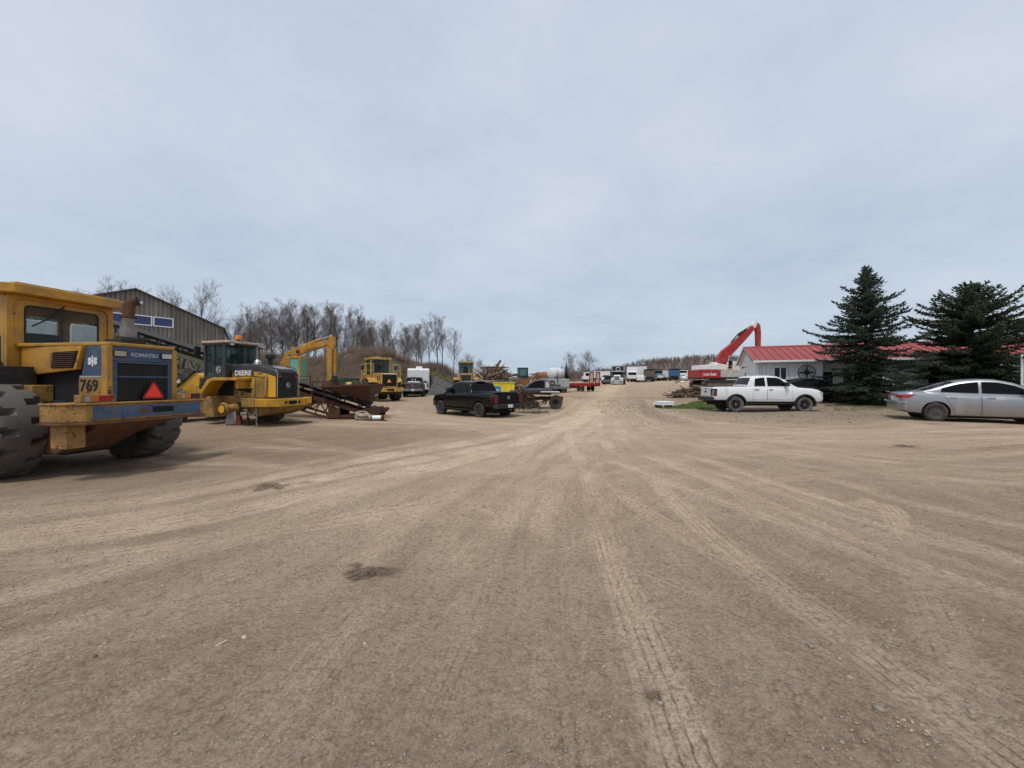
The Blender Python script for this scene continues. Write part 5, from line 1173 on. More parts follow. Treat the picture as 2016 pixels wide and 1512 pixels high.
def red_excavator():
    Y0 = 50.; X0 = at(1412, Y0); g = gz(X0, Y0)-.1; k = Y0/757
    t = empty('excavator', (X0, Y0, g), R(4), 'red and white long reach excavator beside the grey house', 'excavator', 'tracked excavators')
    def L(px, py): return ((px-1412)*k, 1.7+(756-py)*k-g)
    tracks(t, 5.6, 2.8, .8, 1.15, 'plank')
    MB().cyl((0, 0, 1.1), (0, 0, 1.3), 1.0, n=24).build('turntable', 'dark_metal', t)
    MB().box(-3.2, 2.6, -1.45, 1.45, 1.3, 1.5).build('deck', 'dark_metal', t, .02)
    MB().prism([(-3.2, 1.42), (-.45, 1.42), (-.45, 2.45), (-3.2, 2.45)], -1.5, 1.5).build('counterweight', 'exc_red', t, .05)
    MB().prism([(-2.8, 2.46), (.3, 2.46), (.5, 3.05), (-.6, 3.25), (-1.2, 3.12), (-2.7, 3.05)], -1.35, 1.35).build('engine_cover', 'white_plain', t, .05)
    MB().box(-1.3, -.6, -1.0, -.4, 3.13, 3.42).build('hatch', 'white_plain', t, .04); MB().box(-.45, 2.2, -1.4, -.4, 1.5, 2.45).build('side_box', 'white_dirty', t, .04)
    MB().cyl((-1.0, .5, 3.1), (-1.0, .5, 3.75), .09).build('exhaust_pipe', 'old_steel', t)
    MB().box(.7, 2.4, .35, 1.4, 1.5, 3.9).build('cab', 'white_dirty', t, .05); MB().box(.85, 2.25, .33, .349, 2.7, 3.7).build('cab_window', 'glass_dark', t); MB().box(2.401, 2.415, .45, 1.3, 2.2, 3.75).build('windscreen', 'glass_dark', t)
    text('lettering', 'Link-Belt', .46, 'letter_white', t, (-2.75, -1.505, 1.72), (1, 0, 0), (0, 0, 1), .004, .015, 1.02)
    P = [L(1412, 732), L(1420, 710), L(1428, 697), L(1445, 682), L(1468, 660), L(1487, 641)]
    boom_loft(t, P, [1.1, 1.35, 1.25, 1.0, .8, .55], .6, 'boom', 'exc_red')
    S = [L(1489, 634), L(1494, 641), L(1496, 655), L(1496, 690), L(1494, 740)]
    boom_loft(t, S, [.45, .66, .58, .5, .38], .45, 'stick', 'exc_red')
    a, b = L(1456, 660), L(1488, 634); cylinder(t, (a[0], 0, a[1]), (b[0], 0, b[1]), .13, mat='dark_metal', split=.5)
    for s in (-1, 1): a, b = L(1424, 735), L(1432, 700); cylinder(t, (a[0], s*.5, a[1]), (b[0], s*.5, b[1]), .12, mat='white_plain')
    a = L(1488, 633); MB().prism([(a[0]-.5, a[1]-.5), (a[0]+.0, a[1]+.15), (a[0]+.3, a[1]-.1), (a[0]-.1, a[1]-.9)], -.34, .34).build('boom_head', 'white_plain', t, .03)
    a = L(1494, 742); MB().prism([(a[0]-.4, a[1]), (a[0]+.5, a[1]), (a[0]+.7, a[1]-1.0), (a[0]-.5, a[1]-1.1)], -.5, .5).build('bucket', 'rust', t, .04)
    for q in range(3): MB().tube([(L(1440, 678)[0], -.1+.1*q, L(1440, 674)[1]), (L(1456, 660)[0], -.1+.1*q, L(1456, 656)[1]), (L(1470, 652)[0], -.1+.1*q, L(1470, 648)[1])], .04, 6).build('hydraulic_hose', 'dark_metal', t)
    for s in range(5): MB().tube([(.6+.4*s, -1.42, 2.45), (.6+.4*s, -1.42, 2.95)], .025, 5).build('rail_post', 'handrail_yellow', t)
    MB().tube([(.6, -1.42, 2.95), (2.2, -1.42, 2.95)], .025, 5).build('rail', 'handrail_yellow', t)
    return t
red_excavator()
# ---------------------------------------------------------------- long inclined conveyor with feed hopper
def conveyor():
    Y0 = 18.8; k = Y0/757; X0 = at(740, Y0); g = gz(X0, Y0)
    t = empty('conveyor', (X0, Y0, g), 0, 'long inclined belt conveyor, rusty hopper at its low end and green truss higher up', 'conveyor')
    def P(px, py): return ((px-740)*k, 1.7+(756-py)*k-g)
    A = P(735, 798); B = P(190, 626)           # belt line, low to high
    d = Vector((B[0]-A[0], B[1]-A[1])).normalized(); n = Vector((-d.y, d.x)); n = n if n.y > 0 else -n
    Ln = math.hypot(B[0]-A[0], B[1]-A[1])
    def q(s, o, y): return (A[0]+d.x*s+n.x*o, y, A[1]+d.y*s+n.y*o)
    hw = .5
    for s in (-1, 1):                            # troughed belt: two wings and a bottom, plus return run
        MB().beam(q(.2, -.02, s*.36), q(Ln, -.02, s*.36), .34, .03, up=(n.x*.8, -s*.45, n.y*.8)).build('belt_wing', 'belt', t)
    MB().beam(q(.2, -.1, 0), q(Ln, -.1, 0), .5, .03, up=(n.x, 0, n.y)).build('belt', 'belt', t)
    MB().beam(q(.2, -.5, 0), q(Ln, -.5, 0), .8, .02, up=(n.x, 0, n.y)).build('return_belt', 'belt', t)
    for s0 in (0, Ln): MB().cyl(q(s0, -.28, -.45), q(s0, -.28, .45), .24, n=20).build('drum', 'belt', t)
    sp = 4.6                                     # rusty below, green above
    for s in (-1, 1):
        y = s*hw
        MB().beam(q(-.1, -.42, y), q(sp, -.42, y), .07, .16, up=(n.x, 0, n.y)).build('stringer', 'rust', t)
        MB().beam(q(sp, -.42, y), q(Ln, -.42, y), .07, .18, up=(n.x, 0, n.y)).build('stringer', 'conveyor_green', t)
        MB().beam(q(1.2, -1.12, y), q(sp+1, -1.25, y), .07, .09, up=(n.x, 0, n.y)).build('lower_chord', 'rust', t); MB().beam(q(sp+1, -1.25, y), q(Ln, -1.1, y), .07, .09, up=(n.x, 0, n.y)).build('lower_chord', 'conveyor_green', t)
        s_ = 1.6; i = 0
        while s_ < Ln-.6:
            mt = 'rust' if s_ < sp+.5 else 'conveyor_green'
            MB().beam(q(s_, -.48, y), q(s_, -1.2, y), .05, .05).build('truss_strut', mt, t)
            a, b = ((-.48, -1.2) if i % 2 else (-1.2, -.48)); MB().beam(q(s_, a, y), q(s_+.75, b, y), .045, .045).build('truss_brace', mt, t)
            s_ += .75; i += 1
        s_ = .5
        while s_ < Ln-.3:                        # idler brackets and rollers
            MB().beam(q(s_, -.36, y), q(s_, -.02, y*1.05), .04, .07).build('idler_bracket', 'dark_metal', t)
            s_ += 1.1
    s_ = .5
    while s_ < Ln-.3: MB().cyl(q(s_, -.17, -.25), q(s_, -.17, .25), .05, n=10).build('idler_roller', 'grey_metal', t); s_ += 1.1
    # support plate, skid and tow bar at the low end
    a = P(668, 828); zb = .02
    for s in (-1, 1): MB().prism([P(657, 795), P(680, 803), (P(678, 0)[0], .05), (P(657, 0)[0], .05)], s*(hw+.06)-.03, s*(hw+.06)+.03).build('support_plate', 'rust', t, .01)
    for s in (-1, 1): MB().beam((P(655, 0)[0], s*hw, .09), (P(752, 0)[0], s*hw, .20), .12, .16).build('skid', 'rust', t, .01)
    MB().prism([P(717, 806), P(748, 800), (P(752, 0)[0], .25), (P(716, 0)[0], .2)], -.55, .55).build('tail_guard', 'rust', t, .02)
    tb = MB(); tb.beam((P(735, 0)[0], 0, .25), (P(762, 0)[0], 0, .42), .2, .18); tb.cyl((P(761, 0)[0], -.2, .46), (P(761, 0)[0], .2, .46), .09); tb.build('tow_bar', 'rust', t, .01)
    # hopper: four tapered sheets with a rim
    x0, x1 = P(650, 0)[0], P(744, 0)[0]; zt = P(0, 757)[1]; zl = P(0, 761)[1]; zb = P(0, 790)[1]
    tp = [(x0, -.95, zl), (x1, -.95, zt), (x1, .95, zt), (x0, .95, zl)]; bt_ = [(x0+.35, -.32, zb+.45), (x1-.30, -.40, zb), (x1-.30, .40, zb), (x0+.35, .32, zb+.45)]
    for i in range(4):
        j = (i+1) % 4; m = MB(); c = Vector(((x0+x1)/2, 0, zb+.5))
        vs_ = [Vector(tp[i]), Vector(tp[j]), Vector(bt_[j]), Vector(bt_[i])]; nn = (vs_[1]-vs_[0]).cross(vs_[3]-vs_[0]).normalized()*.02
        m.add([v+nn for v in vs_]+[v-nn for v in vs_], [(0, 1, 2, 3), (4, 5, 6, 7), (0, 1, 5, 4), (1, 2, 6, 5), (2, 3, 7, 6), (3, 0, 4, 7)])
        m.build('hopper_side', 'rust', t)
        MB().beam(tp[i], tp[j], .09, .08).build('hopper_rim', 'rust', t)
    MB().prism([(x0+.6, -.5), (x1-.4, -.6), (x1-.4, .6), (x0+.6, .5)], zt-.25, zt-.06, 'z').build('hopper_load', 'stone_grey', t)
    for x in (x0+.3, (x0+x1)/2+.3): 
        for s in (-1, 1): MB().beam((x, s*hw, .5+(x1-x)*.35), (x, s*.75, zt-.45), .07, .07).build('hopper_leg', 'rust', t)
    for (u, v) in ((-.12, .0), (.12, .0)): MB().beam((x1-.06, u-.08, zt-.56), (x1-.05, u+.03*(1 if u < 0 else -1), zt-.47), .02, .03).build('hole_mark', 'letter_white', t)
    # handrail and drive on the deck
    rr_ = MB(); 
    for x in (P(590, 0)[0], P(624, 0)[0]): rr_.tube([(x, -.62, P(0, 765)[1]), (x, -.62, P(0, 741)[1])], .025, 6)
    for zz in (741, 748): rr_.tube([(P(590, 0)[0], -.62, P(0, zz)[1]), (P(624, 0)[0], -.62, P(0, zz)[1])], .022, 6)
    rr_.build('handrail', 'rust', t)
    fr = MB(); z_ = P(0, 752)[1]; fr.beam((P(627, 0)[0], -.6, z_), (P(662, 0)[0], -.6, z_), .05, .06); fr.beam((P(628, 0)[0], -.6, z_), (P(626, 0)[0], -.6, P(0, 790)[1]), .05, .05); fr.build('feed_frame', 'rust', t)
    MB().box(P(648, 0)[0], P(662, 0)[0], -.75, -.45, P(0, 767)[1], P(0, 753)[1]).build('gearbox', 'rust_orange', t, .02); MB().beam((P(651, 0)[0], -.66, P(0, 764)[1]), (P(652, 0)[0], -.64, P(0, 795)[1]), .06, .06).build('feed_post', 'rust', t)
    # high end trestle
    for s in (-1, 1): MB().beam(q(Ln*.72, -1.1, s*hw), (A[0]+d.x*Ln*.72, s*1.2, 0), .12, .12).build('trestle_leg', 'conveyor_green', t)
    return t
conveyor()
# scrap beside the hopper
sx, sy = at(712, 17.6), 17.6; g = gz(sx, sy)
dr = empty('brake_drum', (sx, sy, g), .2, 'dusty brown brake drum lying by the end of the conveyor', 'drum')
m_ = MB(); m_.lathe([(.02, .0), (.3, .0), (.31, .12), (.28, .14), (.29, .2), (.30, .26), (.20, .30), (.12, .28), (.02, .28)], (0, 0, .08), (.15, -.35, 1), 26); m_.build('shell', 'rag_cloth', dr, smooth=35).data.materials[0] = M['stone_buff']
MB().beam((-.12, -.08, .36), (.14, -.05, .37), .05, .06).build('handle', 'rust', dr)
sx2, sy2 = at(740, 17.3), 17.3; g = gz(sx2, sy2)
pl = MB().prism([(-.45, -.16), (.5, -.1), (.45, .16), (-.42, .12)], 0, .035, 'z').build('steel_plate', 'rust', None); pl.location = (sx2, sy2, g+.01); tag(pl, 'rusty steel plate on the ground by the conveyor with a roller on it', 'plate')
rl = empty('roller', (sx2, sy2, g+.045), .12, 'pale roller with white middle lying on a rusty plate by the conveyor', 'roller')
MB().cyl((-.14, 0, .11), (.24, 0, .11), .10, n=18).build('sleeve', 'foam_white', rl); MB().lathe([(.02, 0), (.13, 0), (.13, .12), (.10, .14)], (-.30, 0, .12), (1, 0, 0), 18).build('flange', 'stone_buff', rl); MB().cyl((.24, 0, .11), (.34, 0, .11), .12, n=16).build('flange', 'rust', rl)
# ================================================================ cars and pickups
def pl_interp(P): 
    xs = [p[0] for p in P]; zs = [p[1] for p in P]
    return lambda x: float(np.interp(x, xs, zs))
class Car:
    """x forward, z up, origin on the ground under the middle"""
    def __init__(s, top, bot, wid, roof=None, belt=.95, gw=None, tumble=.26, crown=.03):
        s.top, s.bot, s.wid = pl_interp(top), pl_interp(bot), pl_interp(wid)
        s.x0, s.x1 = top[0][0], top[-1][0]; s.roofpts = roof; s.belt = belt
        if roof: s.roof = pl_interp(roof); s.gw = pl_interp(gw); s.tumble = tumble; s.crown = crown
    SEC = [(.0, .80), (.05, .955), (.16, .985), (.38, 1.0), (.62, 1.0), (.84, .982), (.955, .94), (1.0, .86)]
    def S(s, x, z):                       # half width of the lower body at height z
        b, t = s.bot(x), s.top(x); u = min(max((z-b)/max(t-b, .01), 0), 1)
        return s.wid(x)*float(np.interp(u, [a for a, _ in s.SEC], [w for _, w in s.SEC]))
    def G(s, x, z): return s.gw(x)-s.tumble*max(z-s.belt, 0)
    def body(s, n=56):
        xs = np.linspace(s.x0, s.x1, n); secs = []
        for x in xs:
            b, t, w = s.bot(x), s.top(x), s.wid(x); h = t-b
            half = [(w*k, b+h*u) for u, k in s.SEC]+[(w*.45, t+.012)]
            secs.append([(x, 0, b)]+[(x, y, z) for y, z in half]+[(x, 0, t+.016)]+[(x, -y, z) for y, z in reversed(half)])
        return MB().loft(secs)
    def cabin(s, n=40):
        x0, x1 = s.roofpts[0][0], s.roofpts[-1][0]; secs = []
        for x in np.linspace(x0, x1, n):
            r = max(s.roof(x), s.belt+.012); b = s.belt-.06
            yb, yt = s.gw(x), s.G(x, r)
            hh_ = r-b; e = min(.07, hh_*.3)
            half = [(yb, b), (lerp(yb, yt, .5), lerp(b, r, .5)), (s.G(x, r-e), r-e), (yt-e*.35, r-e*.3), (yt-e*1.3, r), (yt*.5, r+s.crown*.75)]
            secs.append([(x, y, z) for y, z in half]+[(x, 0, r+s.crown)]+[(x, -y, z) for y, z in reversed(half)]+[(x, 0, b)])
        return MB().loft(secs)
    def patch(s, top, bot, side, off=.006, nv=5, green=True, nu=10, thick=.02):
        """conforming panel between two polylines of (x,z), on the glasshouse or the lower body"""
        F = s.G if green else s.S
        def rs(P):
            P = np.array(P, float); d = np.r_[0, np.cumsum(np.hypot(*np.diff(P, axis=0).T))]; u = np.linspace(0, d[-1], nu); return np.stack([np.interp(u, d, P[:, 0]), np.interp(u, d, P[:, 1])], 1)
        T, Bt = rs(top), rs(bot); V = []
        for k in (off, off-thick):
            for j in range(nv):
                for i in range(nu):
                    x, z = lerp(Bt[i], T[i], j/(nv-1)); V.append((x, side*(F(x, z)+k), z))
        fs = []; N_ = nu*nv
        for j in range(nv-1):
            for i in range(nu-1):
                a = j*nu+i; fs += [(a, a+1, a+nu+1, a+nu), (N_+a, N_+a+nu, N_+a+nu+1, N_+a+1)]
        rim = [i for i in range(nu)]+[j*nu+nu-1 for j in range(1, nv)]+[(nv-1)*nu+i for i in range(nu-2, -1, -1)]+[j*nu for j in range(nv-2, 0, -1)]
        for i in range(len(rim)): a, b = rim[i], rim[(i+1) % len(rim)]; fs.append((a, b, N_+b, N_+a))
        return MB().add(V, fs)
    def screen(s, xa, xb, inset=.07, off=.008, nu=7, nv=8):
        """windscreen or rear glass lying on the sloping roof profile"""
        V = []; dz = off
        for k in (off, off-.015):
            for j in range(nv):
                x = lerp(xa, xb, j/(nv-1)); r = s.roof(x); yt = s.G(x, r)-inset
                for i in range(nu):
                    u = -1+2*i/(nu-1); V.append((x+(k if xa > s.roofpts[-1][0]*.3+s.roofpts[0][0]*.7 else -k)*.6, u*yt, r+s.crown*(1-abs(u)**2*.9)+k))
        N_ = nu*nv; fs = []
        for j in range(nv-1):
            for i in range(nu-1): a = j*nu+i; fs += [(a, a+1, a+nu+1, a+nu), (N_+a, N_+a+nu, N_+a+nu+1, N_+a+1)]
        rim = [i for i in range(nu)]+[j*nu+nu-1 for j in range(1, nv)]+[(nv-1)*nu+i for i in range(nu-2, -1, -1)]+[j*nu for j in range(nv-2, 0, -1)]
        for i in range(len(rim)): a, b = rim[i], rim[(i+1) % len(rim)]; fs.append((a, b, N_+b, N_+a))
        return MB().add(V, fs)
def cut_arches(o, xs, r, zc, w=1.2):
    cs = []; par = o.parent
    for x in xs:
        for sd in (-1, 1): cs.append(MB().cyl((x, sd*.62, zc), (x, sd*w, zc), r, n=28).build('cutter', 'void', par))
    apply_bool(o, cs)
def car_wheel(t, x, y, r, w, side, key, rimmat='black_plastic', tyre='rubber', spokes=6, capmat=None, steel=False):
    rim = r*.60
    if key not in WCACHE:
        a = tyre_mb(r, w, rim, 26, .012, 'car', 104).build('wheel', tyre, smooth=45); WCACHE[key] = a.data; bpy.data.objects.remove(a)
        m = MB(); hw = w/2
        m.lathe([(rim+.01, -hw*.72), (rim-.015, -hw*.6), (rim-.02, hw*.5), (rim-.0, hw*.7), (rim+.012, hw*.74), (rim+.012, hw*.6), (rim-.04, hw*.45)], (0, 0, 0), (0, 1, 0), 28, False)
        if steel:
            m.lathe([(rim-.03, hw*.45), (rim*.72, hw*.30), (rim*.62, hw*.42), (rim*.36, hw*.36), (rim*.30, hw*.5), (.001, hw*.5)], (0, 0, 0), (0, 1, 0), 24)
        else:
            m.lathe([(rim*.30, hw*.2), (rim*.28, hw*.58), (.001, hw*.6)], (0, 0, 0), (0, 1, 0), 16)
            for k in range(spokes):
                a_ = 2*math.pi*k/spokes; ca, sa = math.cos(a_), math.sin(a_)
                m.beam((rim*.2*ca, hw*.5, rim*.2*sa), (rim*.98*ca, hw*.52, rim*.98*sa), rim*.30, .035, up=(0, 1, 0), w1=rim*.42)
            m.lathe([(rim-.03, -hw*.2), (.001, -hw*.2)], (0, 0, 0), (0, 1, 0), 20, False)
        b = m.build('rim', rimmat, smooth=35); WCACHE[key+'r'] = b.data; bpy.data.objects.remove(b)
    o = bpy.data.objects.new('wheel', WCACHE[key]); col.objects.link(o); o.parent = t; o.location = (x, y, r); o.rotation_euler = (0, random.uniform(0, 3), 0 if side > 0 else math.pi)
    q = bpy.data.objects.new('rim', WCACHE[key+'r']); col.objects.link(q); q.parent = o
    if capmat: MB().lathe([(rim*.16, w*.31), (rim*.1, w*.34), (.001, w*.345)], (0, 0, 0), (0, 1, 0), 12).build('hub_cap', capmat, o)
    return o
def arch_liner(t, xs, r, zc, yin, yout):
    for x in xs:
        for sd in (-1, 1):
            m = MB(); n = 14
            for k in range(n):
                a, b = math.pi*(-.08+1.16*k/n), math.pi*(-.08+1.16*(k+1)/n)
                m.add([(x+q*math.cos(u), sd*y, zc+q*math.sin(u)) for q in (r-.004, r-.012) for u in (a, b) for y in (yin, yout)], [(0, 1, 3, 2), (4, 6, 7, 5), (1, 5, 7, 3)])
            m.build('arch_liner', 'void', t)
def flare(t, x, r, zc, y, sd, mat, w=.07):
    m = MB(); n = 20
    for k in range(n):
        a, b = math.pi*(-.06+1.12*k/n), math.pi*(-.06+1.12*(k+1)/n)
        m.add([(x+q*math.cos(u), sd*yy, zc+q*math.sin(u)) for q in (r, r+w) for u in (a, b) for yy in (y-.04, y+.025)], [(0, 1, 3, 2), (4, 6, 7, 5), (1, 5, 7, 3), (0, 2, 6, 4)])
    return m.build('wheel_arch_trim', mat, t, smooth=50)
def pickup(label, loc, rz, paint, L=5.9, key='pk', wheel_r=.42, rimmat='black_plastic', crew=True, tail='lamp_red', grp=None, glassm='glass_dark', flares=None, bumper='black_plastic', capmat=None, tonneau='black_plastic', badge='oval', plate=True, handles='black_plastic', light=False, lift=.0, mirror=None, tyre='rubber'):
    t = empty('pickup_truck', loc, rz, label, 'pickup', grp)
    h = L/2; wf, wr = h-1.02, -h+1.24
    z = lift
    top = [(-h, 1.30+z), (-h+.03, 1.34+z), (-.95, 1.36+z), (-.9, 1.36+z), (h-1.75, 1.33+z), (h-1.45, 1.31+z), (h-.6, 1.25+z), (h-.18, 1.16+z), (h-.05, 1.05+z), (h, .92+z)]
    bot = [(-h, .62+z), (-h+.1, .60+z), (wr-.4, .58+z), (wr+.6, .50+z), (wf-.6, .50+z), (wf+.5, .50+z), (h-.1, .52+z), (h, .56+z)]
    wid = [(-h, .965), (-h+.06, .985), (-h+.5, 1.0), (h-.9, 1.0), (h-.35, .97), (h-.1, .90), (h, .80)]
    ra0, rb1 = -.92 if crew else -.85, h-1.38
    roof = [(ra0-.14, 1.34+z), (ra0+.1, 1.84+z), (ra0+.22, 1.915+z), (ra0+.6, 1.945+z), (rb1-1.35, 1.95+z), (rb1-.95, 1.90+z), (rb1-.6, 1.73+z), (rb1, 1.31+z)]
    c = Car(top, bot, wid, roof, 1.33+z, [(ra0-.2, .93), (ra0+.3, .95), (rb1-.8, .95), (rb1, .90)], .27, .028)
    b = c.body(48).build('body', paint, t, smooth=38)
    ar = wheel_r+.075; cut_arches(b, (wf, wr), ar, wheel_r+.03)
    b.data.shade_smooth(); b.data.set_sharp_from_angle(angle=R(38))
    arch_liner(t, (wf, wr), ar, wheel_r+.03, .55, .985)
    MB().box(-h+.3, h-.4, -.72, .72, .30+z, .60+z).build('chassis', 'void', t)  # near-black block, set low and wide to shut out light underneath
    c.cabin().build('cabin', paint, t, smooth=40)
    c.screen(rb1-.06, rb1-.92).build('windscreen', glassm, t, smooth=40); c.screen(ra0-.09, ra0+.09, .10).build('rear_window', glassm, t, smooth=40)
    xm = (ra0+rb1-.9)/2+.08
    for sd in (-1, 1):
        zl = 1.385+z
        c.patch([(ra0+.30, 1.80+z), (xm-.07, 1.86+z)], [(ra0+.22, zl), (xm-.07, zl)], sd).build('side_window', glassm, t, smooth=40)
        c.patch([(xm+.05, 1.86+z), (rb1-1.02, 1.84+z), (rb1-.84, 1.76+z)], [(xm+.05, zl), (rb1-.6, zl), (rb1-.40, zl)], sd).build('side_window', glassm, t, smooth=40)
        for (xa, xb) in ((ra0+.12, xm-.01), (xm+.012, rb1-.30)):
            dpt = [(xa, .66+z), (xb, .66+z)] if not (xa < wr+ar+.06) else [(wr+ar+.06, .66+z), (xb, .66+z)]
            d_ = c.patch([(xa, 1.32+z), (xb, 1.32+z)], dpt, sd, .009, 7, False, 8).build('door', paint, t, smooth=40)
            for q_ in (xa, xb): c.patch([(q_-.003, 1.34+z), (q_+.003, 1.34+z)], [(q_-.003, .64+z), (q_+.003, .64+z)], sd, .0105, 6, False, 2, .01).build('door_gap', 'void', d_) if q_ > wr+ar+.03 else None
            MB().box(xa+.08, xa+.30, *sorted((sd*(c.S(xa+.15, 1.18+z)+.006), sd*(c.S(xa+.15, 1.18+z)+.035))), 1.165+z, 1.20+z).build('door_handle', handles, d_, .008)
        mr = MB(); y = c.G(rb1-.62, 1.42+z); mr.box(rb1-.72, rb1-.52, *sorted((sd*(y+.06), sd*(y+.27))), 1.38+z, 1.60+z); mr.box(rb1-.66, rb1-.58, *sorted((sd*(y-.03), sd*(y+.08))), 1.39+z, 1.45+z); mr.build('mirror', mirror or ('black_plastic' if paint != 'white_paint' else 'black_plastic'), t, .03)
        MB().box(wr+ar+.08, wf-ar-.08, *sorted((sd*.86, sd*1.0)), .40+z, .45+z).build('running_board', 'black_plastic', t, .02)
        if flares: 
            for x in (wf, wr): flare(t, x, ar, wheel_r+.03, c.wid(x), sd, flares)
        c.patch([(-h+.02, 1.24+z), (-h+.24, 1.24+z)], [(-h+.02, .84+z), (-h+.20, .84+z)], sd, .012, 6, False, 5, .05).build('tail_lamp_side', 'lamp_red_dark', t, smooth=40)
        l = MB().prism(rounded_rect(*sorted((sd*.74, sd*.955)), .84+z, 1.24+z, .03), -h-.035, -h+.02, 'x').build('tail_lamp', 'lamp_red_dark', t, .01)
        e = MB(); ya, yb = sorted((sd*.76, sd*.935))
        for q in ((ya, yb, 1.185, 1.22), (ya, yb, .86, .885), (ya, ya+.03, .885, 1.185), (yb-.03, yb, .885, 1.185)): e.box(-h-.042, -h-.036, q[0], q[1], q[2]+z, q[3]+z)
        e.build('lens', tail, l)
        MB().prism([(h-.45, 1.13+z), (h-.12, 1.08+z), (h-.04, .92+z), (h-.3, .92+z)], *sorted((sd*.66, sd*.93))).build('head_lamp', 'lamp_clear', t, .02)
        for x in (wf, wr): car_wheel(t, x, sd*.86, wheel_r, .28, sd, key, rimmat, tyre, 6, capmat)
    MB().box(-h-.022, -h+.01, -.73, .73, .80+z, 1.29+z).build('tailgate', paint, t, .015)
    if badge == 'oval': MB().lathe([(.09, 0), (.085, .012), (.001, .014)], (-h-.022, 0, 1.10+z), (-1, 0, 0), 20).build('badge', 'grey_metal', t)
    elif badge == 'tie': m = MB(); m.box(-h-.032, -h-.023, -.15, .15, 1.03+z, 1.09+z); m.box(-h-.033, -h-.023, -.06, .06, 1.0+z, 1.12+z); m.build('badge', 'letter_black', t); MB().box(-h-.03, -h-.023, -.13, .13, 1.2+z, 1.25+z).build('tailgate_handle', 'letter_black', t)
    bm_ = MB(); bm_.prism([(-h-.16, -.86), (-h-.16, .86), (-h-.02, .97), (-h+.08, .97), (-h+.08, -.97), (-h-.02, -.97)], .56+z, .78+z, 'z'); bm_.build('rear_bumper', bumper, t, .03)
    if plate: MB().box(-h-.172, -h-.161, -.16, .16, .60+z, .76+z).build('number_plate', 'letter_white', t)
    MB().box(-h-.22, -h+.1, -.06, .06, .46+z, .54+z).build('tow_hitch', 'rust', t)
    MB().prism([(h-.1, -.88), (h+.06, -.7), (h+.06, .7), (h-.1, .88)], .48+z, .72+z, 'z').build('front_bumper', bumper, t, .04); MB().box(h-.06, h+.02, -.6, .6, .74+z, 1.02+z).build('front_grille', 'black_plastic', t, .02)
    if tonneau: MB().box(-h+.04, ra0-.12, -.83, .83, 1.352+z, 1.385+z).build('tonneau_cover', tonneau, t, .015)
    MB().tube([(ra0+.5, .3, 1.95+z), (ra0+.42, .3, 2.02+z)], .02, 6).build('roof_aerial', paint, t)
    return t
def sedan(name, label, cat, loc, rz, paint, prof, key, wheel_r=.32, tail='lamp_red', rimmat='steel_rim', steel=True, glassm='glass_dark', grp=None, handles='chrome', n=52, suv=False):
    L, wf, wr, top, bot, wid, roof, belt, gw, wins, doors = prof
    h = L/2; t = empty(name, loc, rz, label, cat, grp)
    c = Car(top, bot, wid, roof, belt, gw, .36 if not suv else .25, .03)
    b = c.body(n).build('body', paint, t, smooth=40); ar = wheel_r+.05; cut_arches(b, (wf, wr), ar, wheel_r+.02)
    b.data.shade_smooth(); b.data.set_sharp_from_angle(angle=R(40)); arch_liner(t, (wf, wr), ar, wheel_r+.02, .5, c.wid(0)*.985)
    MB().box(-h+.75, h-.6, -.68, .68, .15, .4).build('chassis', 'void', t)  # near-black underbody block, keeps the shade beneath the car deep
    c.cabin(44).build('cabin', paint, t, smooth=40)
    ws, rs_ = wins['front'], wins['rear']
    c.screen(*ws).build('windscreen', glassm, t, smooth=40); c.screen(*rs_).build('rear_window', glassm, t, smooth=40)
    for sd in (-1, 1):
        for tp, bt_ in wins['side']: c.patch(tp, bt_, sd, .007).build('side_window', glassm, t, smooth=40)
        for tp, bt_ in doors:
            d_ = c.patch(tp, bt_, sd, .008, 8, False, 10).build('door', paint, t, smooth=40)
            for a_, b_ in ((tp[0], bt_[0]), (tp[-1], bt_[-1])): c.patch([(a_[0]-.0025, a_[1]), (a_[0]+.0025, a_[1])], [(b_[0]-.0025, b_[1]), (b_[0]+.0025, b_[1])], sd, .0095, 8, False, 2, .01).build('door_gap', 'void', d_)
            x_ = tp[0][0]+.12; zz = belt-.13; MB().box(x_, x_+.2, *sorted((sd*(c.S(x_, zz)+.004), sd*(c.S(x_, zz)+.032))), zz-.016, zz+.016).build('door_handle', handles, d_, .008)
        y = c.G(ws[0]-.35, belt+.05); m = MB(); m.box(ws[0]-.5, ws[0]-.36, *sorted((sd*(y+.05), sd*(y+.22))), belt+.02, belt+.17); m.box(ws[0]-.46, ws[0]-.4, *sorted((sd*(y-.05), sd*(y+.07))), belt+.02, belt+.07); m.build('mirror', paint, t, .03)
        for x in (wf, wr): car_wheel(t, x, sd*(c.wid(x)-.11), wheel_r, .21, sd, key, rimmat, 'rubber', 8, None, steel)
    tl = wins['tail']
    for sd in (-1, 1):
        c.patch(tl[0], tl[1], sd, .010, 5, False, 6, .08).build('tail_lamp_side', tail, t, smooth=40)
        l = MB().prism([(sd*a, b) for a, b in tl[2]], -h-.02, -h+.06, 'x').build('tail_lamp', tail, t, .012)
        hl = wins['head']; c.patch(hl[0], hl[1], sd, .010, 5, False, 6, .08).build('head_lamp', 'lamp_clear', t, smooth=40)
    p = wins['plate']; MB().box(-h-.022, -h-.005, -.16, .16, p, p+.15).build('number_plate', 'letter_white', t)
    MB().prism([(-h-.035, -.62), (-h-.035, .62), (-h+.12, .86), (-h+.2, .86), (-h+.2, -.86), (-h+.12, -.86)], wins['bz'][0], wins['bz'][1], 'z').build('rear_bumper', paint, t, .05)
    MB().box(-h-.012, -h+.03, -.4, .4, p+.2, p+.225).build('boot_strip', 'chrome', t)
    return t
